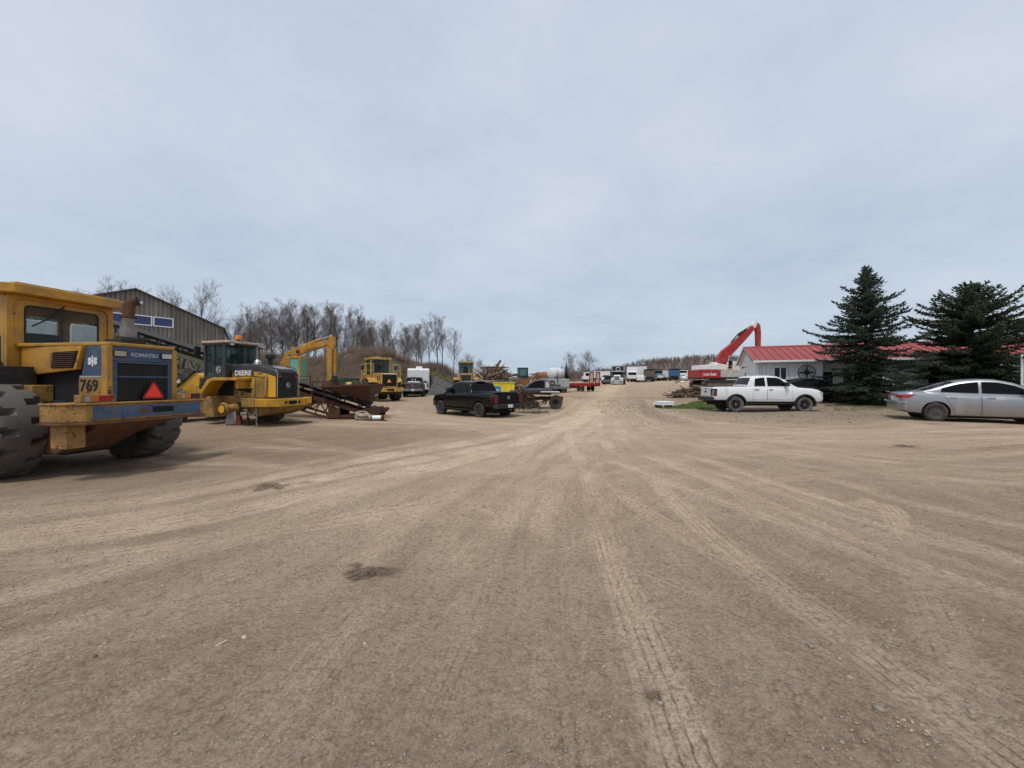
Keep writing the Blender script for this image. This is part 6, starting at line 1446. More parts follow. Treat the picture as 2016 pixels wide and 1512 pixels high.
def cruze_prof():
    L = 4.6; h = 2.3; wf, wr = 1.32, -1.365
    top = [(-h, .88), (-h+.05, 1.0), (-h+.35, 1.045), (-1.2, 1.0), (-.5, .97), (.9, .93), (1.3, .90), (1.8, .82), (2.1, .73), (h, .60)]
    bot = [(-h, .40), (-h+.1, .32), (-1.8, .26), (-1.0, .20), (1.0, .20), (1.8, .22), (h, .30)]
    wid = [(-h, .62), (-h+.06, .74), (-h+.25, .83), (-1.5, .895), (1.4, .895), (1.9, .85), (h-.08, .72), (h, .6)]
    roof = [(-1.80, 1.03), (-1.45, 1.15), (-.95, 1.35), (-.6, 1.435), (-.2, 1.47), (.15, 1.455), (.55, 1.36), (1.0, 1.12), (1.32, .93)]
    gw = [(-1.85, .70), (-1.4, .79), (-.6, .84), (.6, .84), (1.32, .78)]
    wins = dict(front=(1.2, .42), rear=(-1.66, -.86),
        side=[([(-1.18, 1.17), (-.75, 1.32), (-.28, 1.38)], [(-1.22, 1.04), (-.7, 1.02), (-.30, 1.01)]), ([(-.20, 1.38), (.15, 1.37), (.52, 1.27), (.9, 1.07)], [(-.22, 1.01), (.1, .995), (.6, .98), (.98, .97)])],
        tail=([(-h+.06, .93), (-1.88, .95)], [(-h+.06, .80), (-2.05, .82)], [(.42, .82), (.70, .80), (.72, .93), (.45, .93)]),
        head=([(1.75, .76), (2.15, .66)], [(1.8, .62), (2.2, .55)]), plate=.72, bz=(.36, .70))
    doors = [([(-1.16, .985), (-.27, .945)], [(-.88, .30), (-.27, .28)]), ([(-.24, .945), (.88, .91)], [(-.24, .28), (.84, .28)])]
    return (L, wf, wr, top, bot, wid, roof, .975, gw, wins, doors)
def suv_prof(L=4.7, H=1.75):
    h = L/2; wf, wr = h-.92, -h+.95; bt = 1.08
    top = [(-h, 1.0), (-h+.06, 1.09), (-h+.6, 1.1), (.9, 1.06), (1.3, 1.03), (h-.35, .95), (h-.08, .85), (h, .7)]
    bot = [(-h, .48), (-h+.15, .38), (-1, .30), (1.2, .30), (h, .38)]
    wid = [(-h, .76), (-h+.1, .88), (-h+.4, .93), (h-.7, .93), (h-.15, .82), (h, .7)]
    roof = [(-h+.02, 1.08), (-h+.22, H-.2), (-h+.4, H-.06), (-h+.9, H), (.2, H), (.5, H-.05), (.85, H-.3), (1.32, 1.06)]
    gw = [(-h, .80), (-h+.5, .88), (.6, .88), (1.32, .82)]
    zt = H-.12
    wins = dict(front=(1.25, .55), rear=(-h+.05, -h+.25), side=[([(-h+.5, zt-.03), (-1.0, zt)], [(-h+.4, bt+.07), (-1.0, bt+.07)]), ([(-.93, zt), (-.2, zt)], [(-.93, bt+.07), (-.2, bt+.06)]), ([(-.12, zt), (.4, zt-.03), (.7, zt-.2)], [(-.12, bt+.06), (.6, bt+.05), (.98, bt+.05)])],
        tail=([(-h+.06, 1.05), (-h+.3, 1.05)], [(-h+.06, .85), (-h+.25, .85)], [(.66, .84), (.84, .84), (.84, 1.06), (.66, 1.06)]), head=([(h-.5, .9), (h-.15, .82)], [(h-.45, .76), (h-.12, .70)]), plate=.78, bz=(.42, .72))
    doors = [([(-.92, 1.06), (-.2, 1.05)], [(-.80, .42), (-.2, .42)]), ([(-.17, 1.05), (.95, 1.03)], [(-.17, .42), (.9, .42)])]
    return (L, wf, wr, top, bot, wid, roof, bt, gw, wins, doors)
# ---------------------------------------------------------------- placed vehicles
PG = 'pickups in the yard'
bx, by = at(932, 21.9), 21.9
black = pickup('glossy black crew cab pickup with red tail lamps in the middle of the yard', (bx, by, gz(bx, by)-.02), R(133), 'black_paint', 5.9, 'blk', .42, 'charcoal', True, 'lamp_red', PG)
MB().box(-1.0, -.45, -.3, .3, 1.985, 2.01).build('roof_sticker', 'rag_cloth', black)
wx, wy = at(1494, 21.3), 21.3
white = pickup('white double cab pickup with black wheel arches in front of the grey house', (wx, wy, gz(wx, wy)-.02), R(-6), 'white_paint', 5.85, 'wht', .415, 'black_plastic', True, 'lamp_red_dark', PG, flares='black_plastic', capmat='chrome', badge='tie', plate=False, lift=.05, tonneau='black_plastic', tyre='rubber_dusty'); white.scale = (.955, .955, .97)
dx_, dy_ = at(816, 39.6), 39.6
darkp = pickup('dusty dark grey pickup seen from behind, beside the white travel trailer', (dx_, dy_, gz(dx_, dy_)), R(101), 'dark_grey_paint', 5.8, 'drk', .41, 'dark_metal', True, 'lamp_red_dark', PG, bumper='grey_metal', tonneau=None)
MB().box(-1.16, -1.04, -.6, .6, 1.37, 1.52).build('cargo', 'white_plain', darkp, .04)
for yy in (-.15, .15): MB().box(-1.118, -1.112, yy-.05, yy+.05, 1.6, 1.75).build('window_sticker', 'letter_white', darkp)
sx, sy = at(1922, 14.55)+.35, 14.75
sedan('sedan', 'silver four door sedan with steel wheels parked before the spruces', 'car', (sx, sy, gz(sx, sy)-.02), R(-31), 'silver_paint', cruze_prof(), 'crz', .325).scale = (1.05, 1.05, 1.10)
ox, oy = at(1583, 24.3), 24.3
sedan('sedan', 'black car hidden behind the hood of the white pickup', 'car', (ox+.2, oy, gz(ox, oy)), R(-14), 'black_paint', cruze_prof(), 'blc', .33)
# ================================================================ far row of vehicles, trailers, bins, piles
FG = 'vehicles parked far along the road'
def dual(t, x, y, r=.5, w=.28, mat='rubber'):
    MB().lathe([(r*.55, -w/2), (r*.9, -w/2), (r, -w*.3), (r, w*.3), (r*.9, w/2), (r*.55, w/2), (r*.5, w*.2), (.001, w*.2)], (x, y, r), (0, 1, 0), 22).build('wheel', mat, t, smooth=40)
def far_suv(px, Y, rz, paint, label, H=1.75, key='fs'):
    x = at(px, Y); return sedan('suv', label, 'car', (x, Y, gz(x, Y)), rz, paint, suv_prof(4.7, H), key, .36, suv=True, n=30, grp=FG)
far_suv(1198, 81, R(-110), 'dark_grey_paint', 'dark grey car facing the camera left of the big chrome nosed truck', 1.85)
far_suv(1262, 90, R(69), 'white_paint', 'small white car seen from behind between the truck and the dump trucks', 1.6)
far_suv(1250, 96, R(66), 'silver_paint', 'grey car half hidden behind the small white car', 1.6)
x = at(1194, 90); pickup('white pickup partly hidden behind the dark grey car', (x, 90, gz(x, 90)), R(-108), 'white_paint', 5.8, 'fwp', .4, grp=FG, light=True)
x = at(1300, 103); pickup('white pickup between the teal truck and the blue dump truck', (x, 103, gz(x, 103)), R(70), 'white_paint', 5.8, 'fwp2', .4, grp=FG)
def semi():
    Y = 80; x = at(1217, Y)
    t = empty('semi_truck', (x, Y, gz(x, Y)-.05), R(-110), 'tall white truck with chrome grille, low front bumper and dark sleeper, facing the camera', 'truck', FG)
    MB().box(-1.9, .3, -1.2, 1.2, 1.2, 4.0).build('sleeper', 'light_grey', t, .08); MB().box(.301, .33, -1.1, 1.1, 2.9, 3.85).build('sleeper_front', 'dark_metal', t, .02)
    w_ = MB().box(.331, .36, -.42, .42, 2.95, 3.65).build('skylight_frame', 'white_plain', t, .02); MB().box(.361, .37, -.3, .3, 3.05, 3.55).build('pane', 'glass_dark', w_)
    MB().prism([(.3, 1.2), (1.5, 1.2), (1.5, 2.0), (1.2, 2.75), (.3, 2.8)], -1.15, 1.15).build('cab', 'charcoal', t, .05)
    MB().add([(1.27, -.95, 2.65), (1.27, .95, 2.65), (1.5, .95, 2.1), (1.5, -.95, 2.1)], [(0, 1, 2, 3)]).build('windscreen', 'glass_dark', t)
    MB().box(1.2, 1.75, -1.12, 1.12, 2.66, 2.88).build('sun_visor', 'chrome', t, .02)
    MB().prism([(1.5, 1.1), (3.0, 1.0), (3.0, 1.85), (2.9, 1.95), (1.5, 2.05)], -.62, .62).build('hood', 'white_plain', t, .06)
    g = MB().box(3.0, 3.05, -.5, .5, .95, 1.8).build('grille', 'chrome', t, .03)
    for k in range(5): MB().box(3.051, 3.065, -.44, .44, 1.03+k*.15, 1.10+k*.15).build('grille_gap', 'void', g)
    for s in (-1, 1):
        MB().prism([(1.7, .9), (2.95, .75), (3.0, 1.2), (2.5, 1.45), (1.8, 1.4)], *sorted((s*.62, s*1.15))).build('fender', 'white_plain', t, .05)
        MB().box(2.95, 3.03, *sorted((s*.68, s*1.0)), 1.1, 1.3).build('head_lamp', 'lamp_clear', t, .02)
        dual(t, 2.2, s*.95); MB().cyl((.1, s*1.3, 1.2), (.1, s*1.3, 4.0), .08).build('exhaust_stack', 'chrome', t); MB().box(1.3, 1.4, *sorted((s*1.25, s*1.5)), 2.0, 2.7).build('mirror', 'black_plastic', t)
        for q in (-3.6, -4.9): dual(t, q, s*.9, w=.5)
    bm = MB().box(3.06, 3.16, -1.22, 1.22, .18, .93).build('bumper', 'bright_metal', t, .03)
    for k in range(3):
        for s in (-1, 1): MB().box(3.161, 3.17, s*.75-.3, s*.75+.3, .28+k*.2, .34+k*.2).build('bumper_slot', 'void', bm)
    MB().box(-5.6, 1.6, -.45, .45, .75, 1.05).build('chassis', 'dark_metal', t)
    MB().box(-5.5, -1.95, -1.15, 1.15, 1.05, 1.2).build('deck', 'dark_metal', t)
    return t
semi()
def box_truck(px, Y, rz, label, L=7, H=2.6, z0=1.1, mat='white_plain'):
    x = at(px, Y); t = box_trailer_body('box_truck', label, 'truck', (x, Y, gz(x, Y)), rz, L, 2.45, H, z0, mat, FG, 6)
    MB().prism([(L/2+.1, .7), (L/2+1.9, .7), (L/2+1.9, 1.6), (L/2+1.5, 2.5), (L/2+.1, 2.6)], -1.1, 1.1).build('cab', 'white_plain', t, .08)
    MB().add([(L/2+1.53, -.95, 2.42), (L/2+1.53, .95, 2.42), (L/2+1.91, .95, 1.65), (L/2+1.91, -.95, 1.65)], [(0, 1, 2, 3)]).build('windscreen', 'glass_dark', t)
    for s in (-1, 1): MB().box(L/2+.4, L/2+1.3, s*1.101-.005, s*1.101+.005, 1.6, 2.35).build('side_window', 'glass_dark', t); dual(t, L/2+1.1, s*.95); dual(t, -L/2+1.2, s*.9, w=.5)
    MB().box(-L/2, L/2+1.5, -.4, .4, .6, .95).build('chassis', 'dark_metal', t); MB().box(L/2+1.9, L/2+2.0, -1.1, 1.1, .45, .75).build('bumper', 'dark_metal', t)
    return t
box_truck(1244, 97, R(-106), 'white box truck just right of the chrome nosed truck', 6)
box_truck(1251, 112, R(-104), 'pale box trailer truck in the row, behind the small white car', 6, 2.5)
box_truck(1264, 104, R(71), 'tall white box truck beside the brown dump truck', 6, 2.7)
box_truck(1311, 112, R(40), 'long low white box truck behind the white pickup', 6, 1.8)
box_truck(1180, 100, R(180), 'small pale box truck behind the red trailer ramps', 5, 1.7)
def dump_truck(px, Y, rz, bodymat, cabmat, label, L=5.2, cab_first=False):
    x = at(px, Y); t = empty('dump_truck', (x, Y, gz(x, Y)), rz, label, 'truck', FG)
    P = [(-L/2, 1.2), (L/2, 1.2), (L/2+.1, 2.9), (-L/2-.25, 2.75)]
    b = MB(); b.box(-L/2, L/2, -1.15, 1.15, 1.15, 1.25); b.build('floor', bodymat, t)
    for s in (-1, 1): MB().prism(P, s*1.2-.04, s*1.2+.04).build('box_side', bodymat, t, .01); 
    for s in (-1, 1):
        for k in range(5): xx = -L/2+.4+k*(L-.8)/4; MB().box(xx-.06, xx+.06, *sorted((s*1.24, s*1.31)), 1.25, 2.7).build('box_rib', bodymat, t)
    tg = MB().prism([(-1.16, 1.2), (1.16, 1.2), (1.16, 2.7), (-1.16, 2.7)], -L/2-.12, -L/2-.02, 'x').build('tailgate', bodymat, t, .01)
    for zz in (1.5, 2.0, 2.5): MB().box(-L/2-.18, -L/2-.121, -1.1, 1.1, zz-.05, zz+.05).build('gate_rib', bodymat, tg)
    MB().box(L/2, L/2+.1, -1.16, 1.16, 1.2, 3.1).build('headboard', bodymat, t); MB().box(-L/2-.1, L/2+.6, -1.22, 1.22, 2.92, 3.02).build('tarp', 'void', t)
    MB().prism([(L/2+.3, 1.0), (L/2+1.8, 1.0), (L/2+1.8, 2.0), (L/2+1.45, 2.75), (L/2+.3, 2.8)], -1.1, 1.1).build('cab', cabmat, t, .08); MB().prism([(L/2+1.8, .95), (L/2+3.2, .9), (L/2+3.2, 1.7), (L/2+1.8, 1.95)], -.7, .7).build('hood', cabmat, t, .08)
    MB().add([(L/2+1.5, -.95, 2.65), (L/2+1.5, .95, 2.65), (L/2+1.82, .95, 2.02), (L/2+1.82, -.95, 2.02)], [(0, 1, 2, 3)]).build('windscreen', 'glass_dark', t)
    MB().box(L/2+3.2, L/2+3.25, -.5, .5, .95, 1.6).build('grille', 'chrome', t); MB().box(L/2+3.2, L/2+3.4, -1.15, 1.15, .5, .85).build('bumper', 'bright_metal', t, .03)
    for s in (-1, 1):
        MB().prism([(L/2+1.9, .9), (L/2+3.1, .8), (L/2+3.2, 1.3), (L/2+2.6, 1.45)], *sorted((s*.7, s*1.15))).build('fender', cabmat, t, .05); dual(t, L/2+2.5, s*.95)
        for q in (-L/2+.6, -L/2+1.9): dual(t, q, s*.9, w=.5)
        MB().box(-L/2-.15, -L/2-.1, *sorted((s*.6, s*1.1)), .45, 1.0).build('mud_flap', 'black_plastic', t); MB().box(-L/2-.14, -L/2-.1, *sorted((s*.8, s*1.05)), 1.02, 1.14).build('tail_lamp', 'lamp_red', t)
    MB().box(-L/2, L/2+3, -.4, .4, .75, 1.1).build('chassis', 'dark_metal', t)
    return t
dump_truck(1278, 96, R(72), 'dump_brown', 'truck_teal', 'brown dump truck seen from behind, next to the tall white box truck')
dump_truck(1291, 106, R(-100), 'truck_teal', 'truck_teal', 'teal truck peeping out right of the brown dump truck', 4)
dump_truck(1327, 100, R(69), 'truck_blue', 'truck_blue', 'blue dump truck with black tarp seen from behind')
dump_truck(1344, 104, R(-113), 'dump_brown', 'white_plain', 'white cabbed dump truck facing the camera beside the blue one')
# ---------------------------------------------------------------- red flat trailer with ramps
def red_trailer():
    Y = 42; x = at(1150, Y); g = gz(x, Y)
    t = empty('flatbed_trailer', (x, Y, g), R(122), 'red flatbed trailer with two upright loading ramps', 'trailer')
    MB().box(-2.6, 2.2, -1.05, 1.05, .75, .95).build('deck', 'trailer_red', t, .02)
    for k in range(8): yy = -.9+k*.26; MB().box(-2.5, 2.1, yy-.11, yy+.11, .951, .975).build('plank', 'plank', t)
    for s in (-1, 1): MB().box(-2.7, 2.3, s*1.09-.04, s*1.09+.04, .62, 1.02).build('side_rail', 'trailer_red', t, .01)
    MB().box(2.2, 2.35, -1.1, 1.1, .35, .95).build('front_beam', 'trailer_red', t, .02); MB().beam((2.3, 0, .6), (4.2, 0, .55), .14, .16).build('tongue', 'trailer_red', t)
    for y0 in (-.62, .62):
        r = MB()
        for yy in (y0-.38, y0+.38): r.beam((-2.62, yy, .95), (-2.72, yy, 2.35), .1, .1)
        r.beam((-2.72, y0-.42, 2.35), (-2.72, y0+.42, 2.35), .1, .12); r.beam((-2.62, y0-.42, 1.0), (-2.62, y0+.42, 1.0), .1, .1)
        ro = r.build('ramp', 'trailer_red', t)
        for q in (-.2, 0, .2): MB().beam((-2.63, y0+q, 1.0), (-2.71, y0+q, 2.3), .12, .04).build('ramp_slat', 'wood_pale', ro)
        MB().beam((-1.6, y0, .95), (-2.66, y0, 1.6), .05, .05).build('ramp_strut', 'trailer_red', ro)
    for s in (-1, 1):
        for q in (-1.2, -.35): dual(t, q, s*1.0, .36, .22)
    MB().box(-2.72, -2.66, .8, 1.0, .7, .82).build('tail_lamp', 'lamp_red', t); MB().box(-2.72, -2.66, -1.0, -.8, .7, .82).build('tail_lamp', 'lamp_red', t)
red_trailer()
for o_ in bpy.data.objects:
    if o_.name == 'flatbed_trailer': o_.scale = (.72, .72, .86)
    if o_.name == 'flatbed_trailer': o_.location.x = at(1146, 42)
# ---------------------------------------------------------------- white travel trailer, bins
def travel_trailer():
    Y = 46.5; x = at(826, Y); g = gz(x, Y)
    t = empty('travel_trailer', (x, Y, g), R(101), 'white travel trailer with roof air conditioner behind the dark grey pickup', 'caravan')
    P = [(-3, .55), (3, .55), (3.3, 1.1), (3.2, 2.6), (2.8, 3.0), (-2.9, 3.0), (-3.05, 2.8)]
    MB().prism(P, -1.2, 1.2).build('shell', 'white_plain', t, .08, seg=3)
    MB().box(-1.3, -.4, -.35, .35, 3.0, 3.3).build('air_conditioner', 'white_plain', t, .06)
    MB().prism([(-1.1, 1.4), (.7, 1.55), (1.1, 1.75), (-1.1, 1.5)], -3.062, -3.052, 'x').build('stripe', 'grey_metal', t)
    for s in (-1, 1):
        MB().box(-3.07, -3.05, *sorted((s*.95, s*1.1)), .9, 1.3).build('tail_lamp', 'lamp_red_dark', t); dual(t, -.8, s*1.1, .36, .22); dual(t, .1, s*1.1, .36, .22)
        MB().box(-1.8, -.6, s*1.203-.006, s*1.203+.006, 1.7, 2.3).build('window', 'glass_dark', t); MB().box(-2.9, 2.9, s*1.202-.005, s*1.202+.005, .6, 1.0).build('skirt', 'charcoal', t)
    MB().box(-3.25, -3.05, -1.1, 1.1, .5, .62).build('bumper', 'dark_metal', t)
    MB().beam((3, 0, .5), (4.4, 0, .45), .15, .12).build('hitch', 'dark_metal', t)
travel_trailer()
def bin_(px, Y, w, d, h, mat, label, rz=0, sticker=None, lid=None, z=0):
    x = at(px, Y); t = empty('skip_bin', (x, Y, gz(x, Y)+z), rz, label, 'bin')
    th = .05
    for nme, b in (('end_wall', (-w/2, -w/2+th, -d/2, d/2)), ('end_wall', (w/2-th, w/2, -d/2, d/2)), ('side_wall', (-w/2+th, w/2-th, -d/2, -d/2+th)), ('side_wall', (-w/2+th, w/2-th, d/2-th, d/2))): MB().box(*b, .12, h).build(nme, mat, t)
    MB().box(-w/2, w/2, -d/2, d/2, .08, .119).build('floor', mat, t)
    for s in (-1, 1): MB().box(-w/2-.04, w/2+.04, s*d/2-.05, s*d/2+.05, h, h+.08).build('rim', mat, t, .01)
    for q in (-.33, .0, .33): MB().box(q*w-.04, q*w+.04, -d/2-.05, -d/2-.001, .12, h-.01).build('rib', mat, t)
    for sx_ in (-1, 1):
        for sy_ in (-1, 1): MB().box(sx_*(w/2-.2)-.08, sx_*(w/2-.2)+.08, sy_*(d/2-.2)-.08, sy_*(d/2-.2)+.08, 0, .08).build('foot', 'dark_metal', t)
    if lid: MB().prism([(-w/2-.06, h+.09), (w/2+.06, h+.09), (w/2+.06, h+.13), (0, h+.24), (-w/2-.06, h+.15)], -d/2-.04, d/2).build('lid', lid, t)
    if sticker: MB().box(*sticker, -d/2-.06, -d/2-.051, h*.28, h*.80).build('sticker', 'sticker_blue', t)
    return t
bin_(688, 36, 1.45, 1.2, 1.35, 'bin_green', 'dark green bin between the yellow excavator and the yellow loader', .1, None, 'bin_green', .3)
bin_(775, 36, 1.3, 1.2, 1.55, 'lime_green', 'lime green bin right behind the yellow loader', .1)
yb_ = bin_(992, 33, 1.8, 1.4, 1.2, 'bin_yellow', 'bright yellow bin with blue sticker behind the black pickup', 0, (-.8, -.25), None, .0)
MB().box(-.60, -.45, -.766, -.762, .55, .7).build('sticker_print', 'letter_white', yb_)
MB().add([(-.8, -.76, 1.31), (.95, -.76, 1.30), (.9, .7, 1.36), (-.7, .7, 1.45)], [(0, 1, 2, 3)]).build('cover', 'black_plastic', yb_)
# ---------------------------------------------------------------- scrapped truck cab on its frame
def wreck():
    Y = 24.6; x = at(1062, Y); g = gz(x, Y)
    t = empty('wrecked_truck', (x, Y, g), R(172), 'stripped dark blue truck cab on a bare frame with a white board on it', 'truck')
    # x forward = left in the picture
    c = Car([(-.75, 1.28), (-.7, 1.3), (.6, 1.3), (.95, 1.25)], [(-.75, .86), (.95, .92)], [(-.75, .90), (.95, .92)], [(-.72, 1.30), (-.6, 1.78), (-.3, 1.84), (.15, 1.84), (.5, 1.65), (1.05, 1.27)], 1.27, [(-.8, .86), (1.05, .84)], .24, .02)
    c.body(16).build('cab', 'navy_paint', t, smooth=40); c.cabin(24).build('cabin', 'navy_paint', t, smooth=40); c.screen(1.0, .25, .06).build('windscreen', 'lamp_clear', t)
    for sd in (-1, 1): c.patch([(-.35, 1.75), (.1, 1.76), (.45, 1.58)], [(-.35, 1.33), (.2, 1.32), (.72, 1.32)], sd).build('side_window', 'glass_dark', t); c.patch([(-.66, 1.6), (-.45, 1.74)], [(-.66, 1.33), (-.42, 1.33)], sd).build('rear_quarter', 'rag_cloth', t)
    for s in (-1, 1): MB().beam((2.2, s*.42, .62), (-1.5, s*.42, .66), .1, .2).build('frame_rail', 'rust', t)
    for q in (-1.2, -.4, .6, 1.5): MB().beam((q, -.42, .62), (q, .42, .62), .1, .1).build('cross_member', 'rust', t)
    MB().box(1.1, 1.9, -.35, .35, .6, 1.15).build('engine', 'dark_metal', t, .06); MB().prism([(1.0, .75), (1.9, .7), (1.8, 1.1), (1.05, 1.2)], .4, .85).build('inner_fender', 'rust', t, .04)
    MB().lathe([(.2, -.12), (.38, -.12), (.42, 0), (.38, .12), (.2, .12), (.18, 0), (.001, 0)], (-1.05, .8, .42), (0, 1, 0), 24).build('wheel', 'rubber', t, smooth=40); MB().lathe([(.2, -.12), (.38, -.12), (.42, 0), (.38, .12), (.2, .12), (.18, 0), (.001, 0)], (-1.05, -.8, .42), (0, 1, 0), 24).build('wheel', 'rubber', t, smooth=40)
    MB().cyl((-1.05, -.8, .42), (-1.05, .8, .42), .08).build('axle', 'rust', t)
    for k in range(14):
        a = (random.uniform(-.9, 1.9), random.uniform(-.5, .7), random.uniform(.45, .8)); MB().tube([a, (a[0]+random.uniform(-.4, .4), a[1]+.2, a[2]+random.uniform(-.3, .2)), (a[0]+random.uniform(-.6, .6), a[1]+.3, a[2]+random.uniform(-.35, .1))], .03, 5).build('loose_pipe', random.choice(('rust', 'dark_metal', 'grey_metal')), t)
    b = MB().box(-1.3, -.15, .62, 1.02, .99, 1.02, Matrix.Rotation(R(22), 3, 'X')).build('white_board', 'foam_white', None); b.location = t.location; b.rotation_euler = t.rotation_euler; tag(b, 'white board lying across the bare frame of the stripped truck', 'board')
    # tyre on the outer axle
    return t
wreck()
# service truck body with white tank
def service():
    Y = 40.5; x = at(1090, Y); g = gz(x, Y)
    t = empty('service_trailer', (x, Y, g), R(4), 'grey service trailer with spare tyre hung on its side', 'trailer')
    MB().box(-1.4, 1.45, -1.0, 1.0, .55, 1.45).build('body', 'light_grey', t, .03)
    for q in (-.9, .0, .75): MB().box(q, q+.6, -1.012, -1.0, .65, 1.35).build('locker_door', 'light_grey', t, .008)
    MB().box(-1.5, 1.55, -1.05, 1.0, .42, .53).build('step', 'grey_metal', t); tz = MB().lathe([(.12, -.1), (.26, -.1), (.30, 0), (.26, .1), (.12, .1), (.1, 0), (.001, 0)], (-.35, -1.1, 1.0), (0, 1, 0), 22).build('spare_wheel', 'rubber', t, smooth=40)
    MB().lathe([(.13, 0), (.13, -.02), (.001, -.02)], (-.35, -1.2, 1.0), (0, 1, 0), 14).build('rim', 'stone_buff', tz); MB().box(.0, .5, -1.06, -1.013, .7, .85).build('bracket', 'dark_metal', t); MB().box(.2, .28, -1.06, -1.013, 1.0, 1.7).build('post', 'dark_metal', t)
    for s in (-1, 1):
        for q in (-.8, .9): dual(t, q, s*.85, .34, .22)
    MB().box(-1.4, 1.4, .5, .95, 1.451, 1.55).build('shelf', 'grey_metal', t)
    Y2 = 43.5; x2 = at(1094, Y2); t2 = empty('water_tank', (x2, Y2, gz(x2, Y2)+.05), R(50), 'white horizontal tank behind the grey service trailer', 'tank')
    MB().lathe([(.05, -1.0), (.45, -.98), (.62, -.85), (.64, -.6), (.64, .6), (.62, .85), (.45, .98), (.05, 1.0)], (0, 0, 2.0), (1, 0, 0), 28).build('shell', 'white_plain', t2, smooth=45)
    for q in (-.6, .6): MB().box(q-.1, q+.1, -.5, .5, 0, 1.5).build('saddle', 'dark_metal', t2); MB().lathe([(.66, -.03), (.66, .03)], (q*.8, 0, 2.0), (1, 0, 0), 28).build('band', 'grey_metal', t2)
    MB().cyl((.1, 0, 2.6), (.1, 0, 2.72), .2).build('lid', 'white_plain', t2)
service()
# rusty orange machine with green cab beyond the wood pile
def orange_machine():
    Y = 50; x = at(1030, Y); g = gz(x, Y)
    t = empty('old_machine', (x, Y, g), R(170), 'old orange machine with dark green cab behind the scrapped truck', 'machine')
    MB().box(-1.3, 1.0, -.7, .7, .5, 1.7).build('hood', 'orange_rust', t, .05); MB().box(-1.0, -.1, -.72, -.701, .7, 1.6).build('panel', 'orange_rust', t)
    for x_ in (-.5, .6):
        for y_ in (-.6, .6): MB().box(x_-.06, x_+.06, y_-.06, y_+.06, 1.7, 3.0).build('cab_post', 'cab_teal', t)
    MB().box(-.6, .7, -.7, .7, 3.0, 3.12).build('cab_roof', 'cab_teal', t, .03); MB().box(-.6, .7, -.66, .66, 1.7, 2.1).build('cab_base', 'cab_teal', t)
    MB().box(-.44, .54, -.63, -.61, 2.1, 3.0).build('cab_window', 'glass_cab', t); MB().box(-.44, .54, .61, .63, 2.1, 3.0).build('cab_window', 'glass_cab', t)
    MB().beam((.7, 0, 2.2), (3.6, 0, 2.05), .2, .25).build('arm', 'dark_metal', t)
    for s in (-1, 1):
        for q in (-1.0, .8): dual(t, q, s*.9, .5, .35)
        MB().beam((-1.1, s*.95, 1.5), (-1.4, s*.95, .3), .12, .3).build('leg', 'white_dirty', t)
orange_machine()
x, Y = at(1068, 47), 47
om = empty('rusty_boiler', (x, Y, gz(x, Y)), .3, 'rusty orange drum beside the white tank', 'drum')
MB().lathe([(.2, -.75), (.55, -.7), (.62, -.5), (.55, -.1), (.63, .3), (.5, .75), (.15, .8)], (0, 0, 1.75), (1, .1, .05), 20).build('shell', 'orange_rust', om, smooth=35); MB().box(-.7, .7, -.5, .5, 0, 1.25).build('stand', 'rust', om, .03)
# ---------------------------------------------------------------- scrap wood heap
def heap(name, label, cx, cy, rx, ry, h, npart, nstuff, mats, lmin, lmax, cat='heap', big=.1, upright=None):
    g = gz(cx, cy); t = empty(name, (cx, cy, g), 0, label, cat)
    n = 26; V = []; 
    m = MB(); ring = []
    for j in range(7):
        f = j/6; row = []
        for i in range(n):
            a = 2*math.pi*i/n; k = 1+.25*mnoise.noise((math.cos(a)*1.5, math.sin(a)*1.5, j*.4+cx)); row.append((rx*(1-f)*k*math.cos(a)*1.05, ry*(1-f)*k*math.sin(a)*1.05, h*.82*(1-(1-f)**2.3)*(1+.15*mnoise.noise((i*.5, f*3, cy)))-.05))
        ring.append(row)
    m.loft(ring, True, False); co = m.build('core', 'soil_dark', t, smooth=60); co.scale = (.82, .82, .84 if 'twig' in name else .95)
    def piece():
        r_ = math.sqrt(random.random()); a = random.uniform(0, 6.283); x, y = rx*r_*math.cos(a), ry*r_*math.sin(a); z = h*.84*(1-r_**2.3)+random.uniform(-.05, .12)*h*.6
        L = random.uniform(lmin, lmax); az = random.uniform(0, 6.283); el = random.gauss(0, .38)
        d = Vector((math.cos(az)*math.cos(el), math.sin(az)*math.cos(el), math.sin(el)))*L/2
        return Vector((x, y, max(z, .1))), d
    for k in range(npart):
        p, d = piece(); w = random.uniform(.5, 1.2)*big; mt = random.choice(mats)
        if random.random() < .5: MB().beam(p-d, p+d, w*1.6, w*.5).build('plank', mt, t)
        else: MB().tube([p-d, p+Vector((0, 0, random.uniform(-.05, .05))), p+d], [w*.6, w*.5, w*.35], 6).build('branch', mt, t)
    m = MB(); 
    for k in range(nstuff):
        p, d = piece(); w = random.uniform(.2, .6)*big; m.beam(p-d*.7, p+d*.7, w, w)
    o = m.build('loose_sticks', mats[0], t, recalc=False); o['kind'] = 'stuff'
    if upright: 
        for (a, b, w, mt) in upright: MB().tube([a, Vector(a).lerp(Vector(b), .5)+Vector((.08, 0, .1)), b], [w, w*.8, w*.6], 8).build('log', mt, t)
    return t
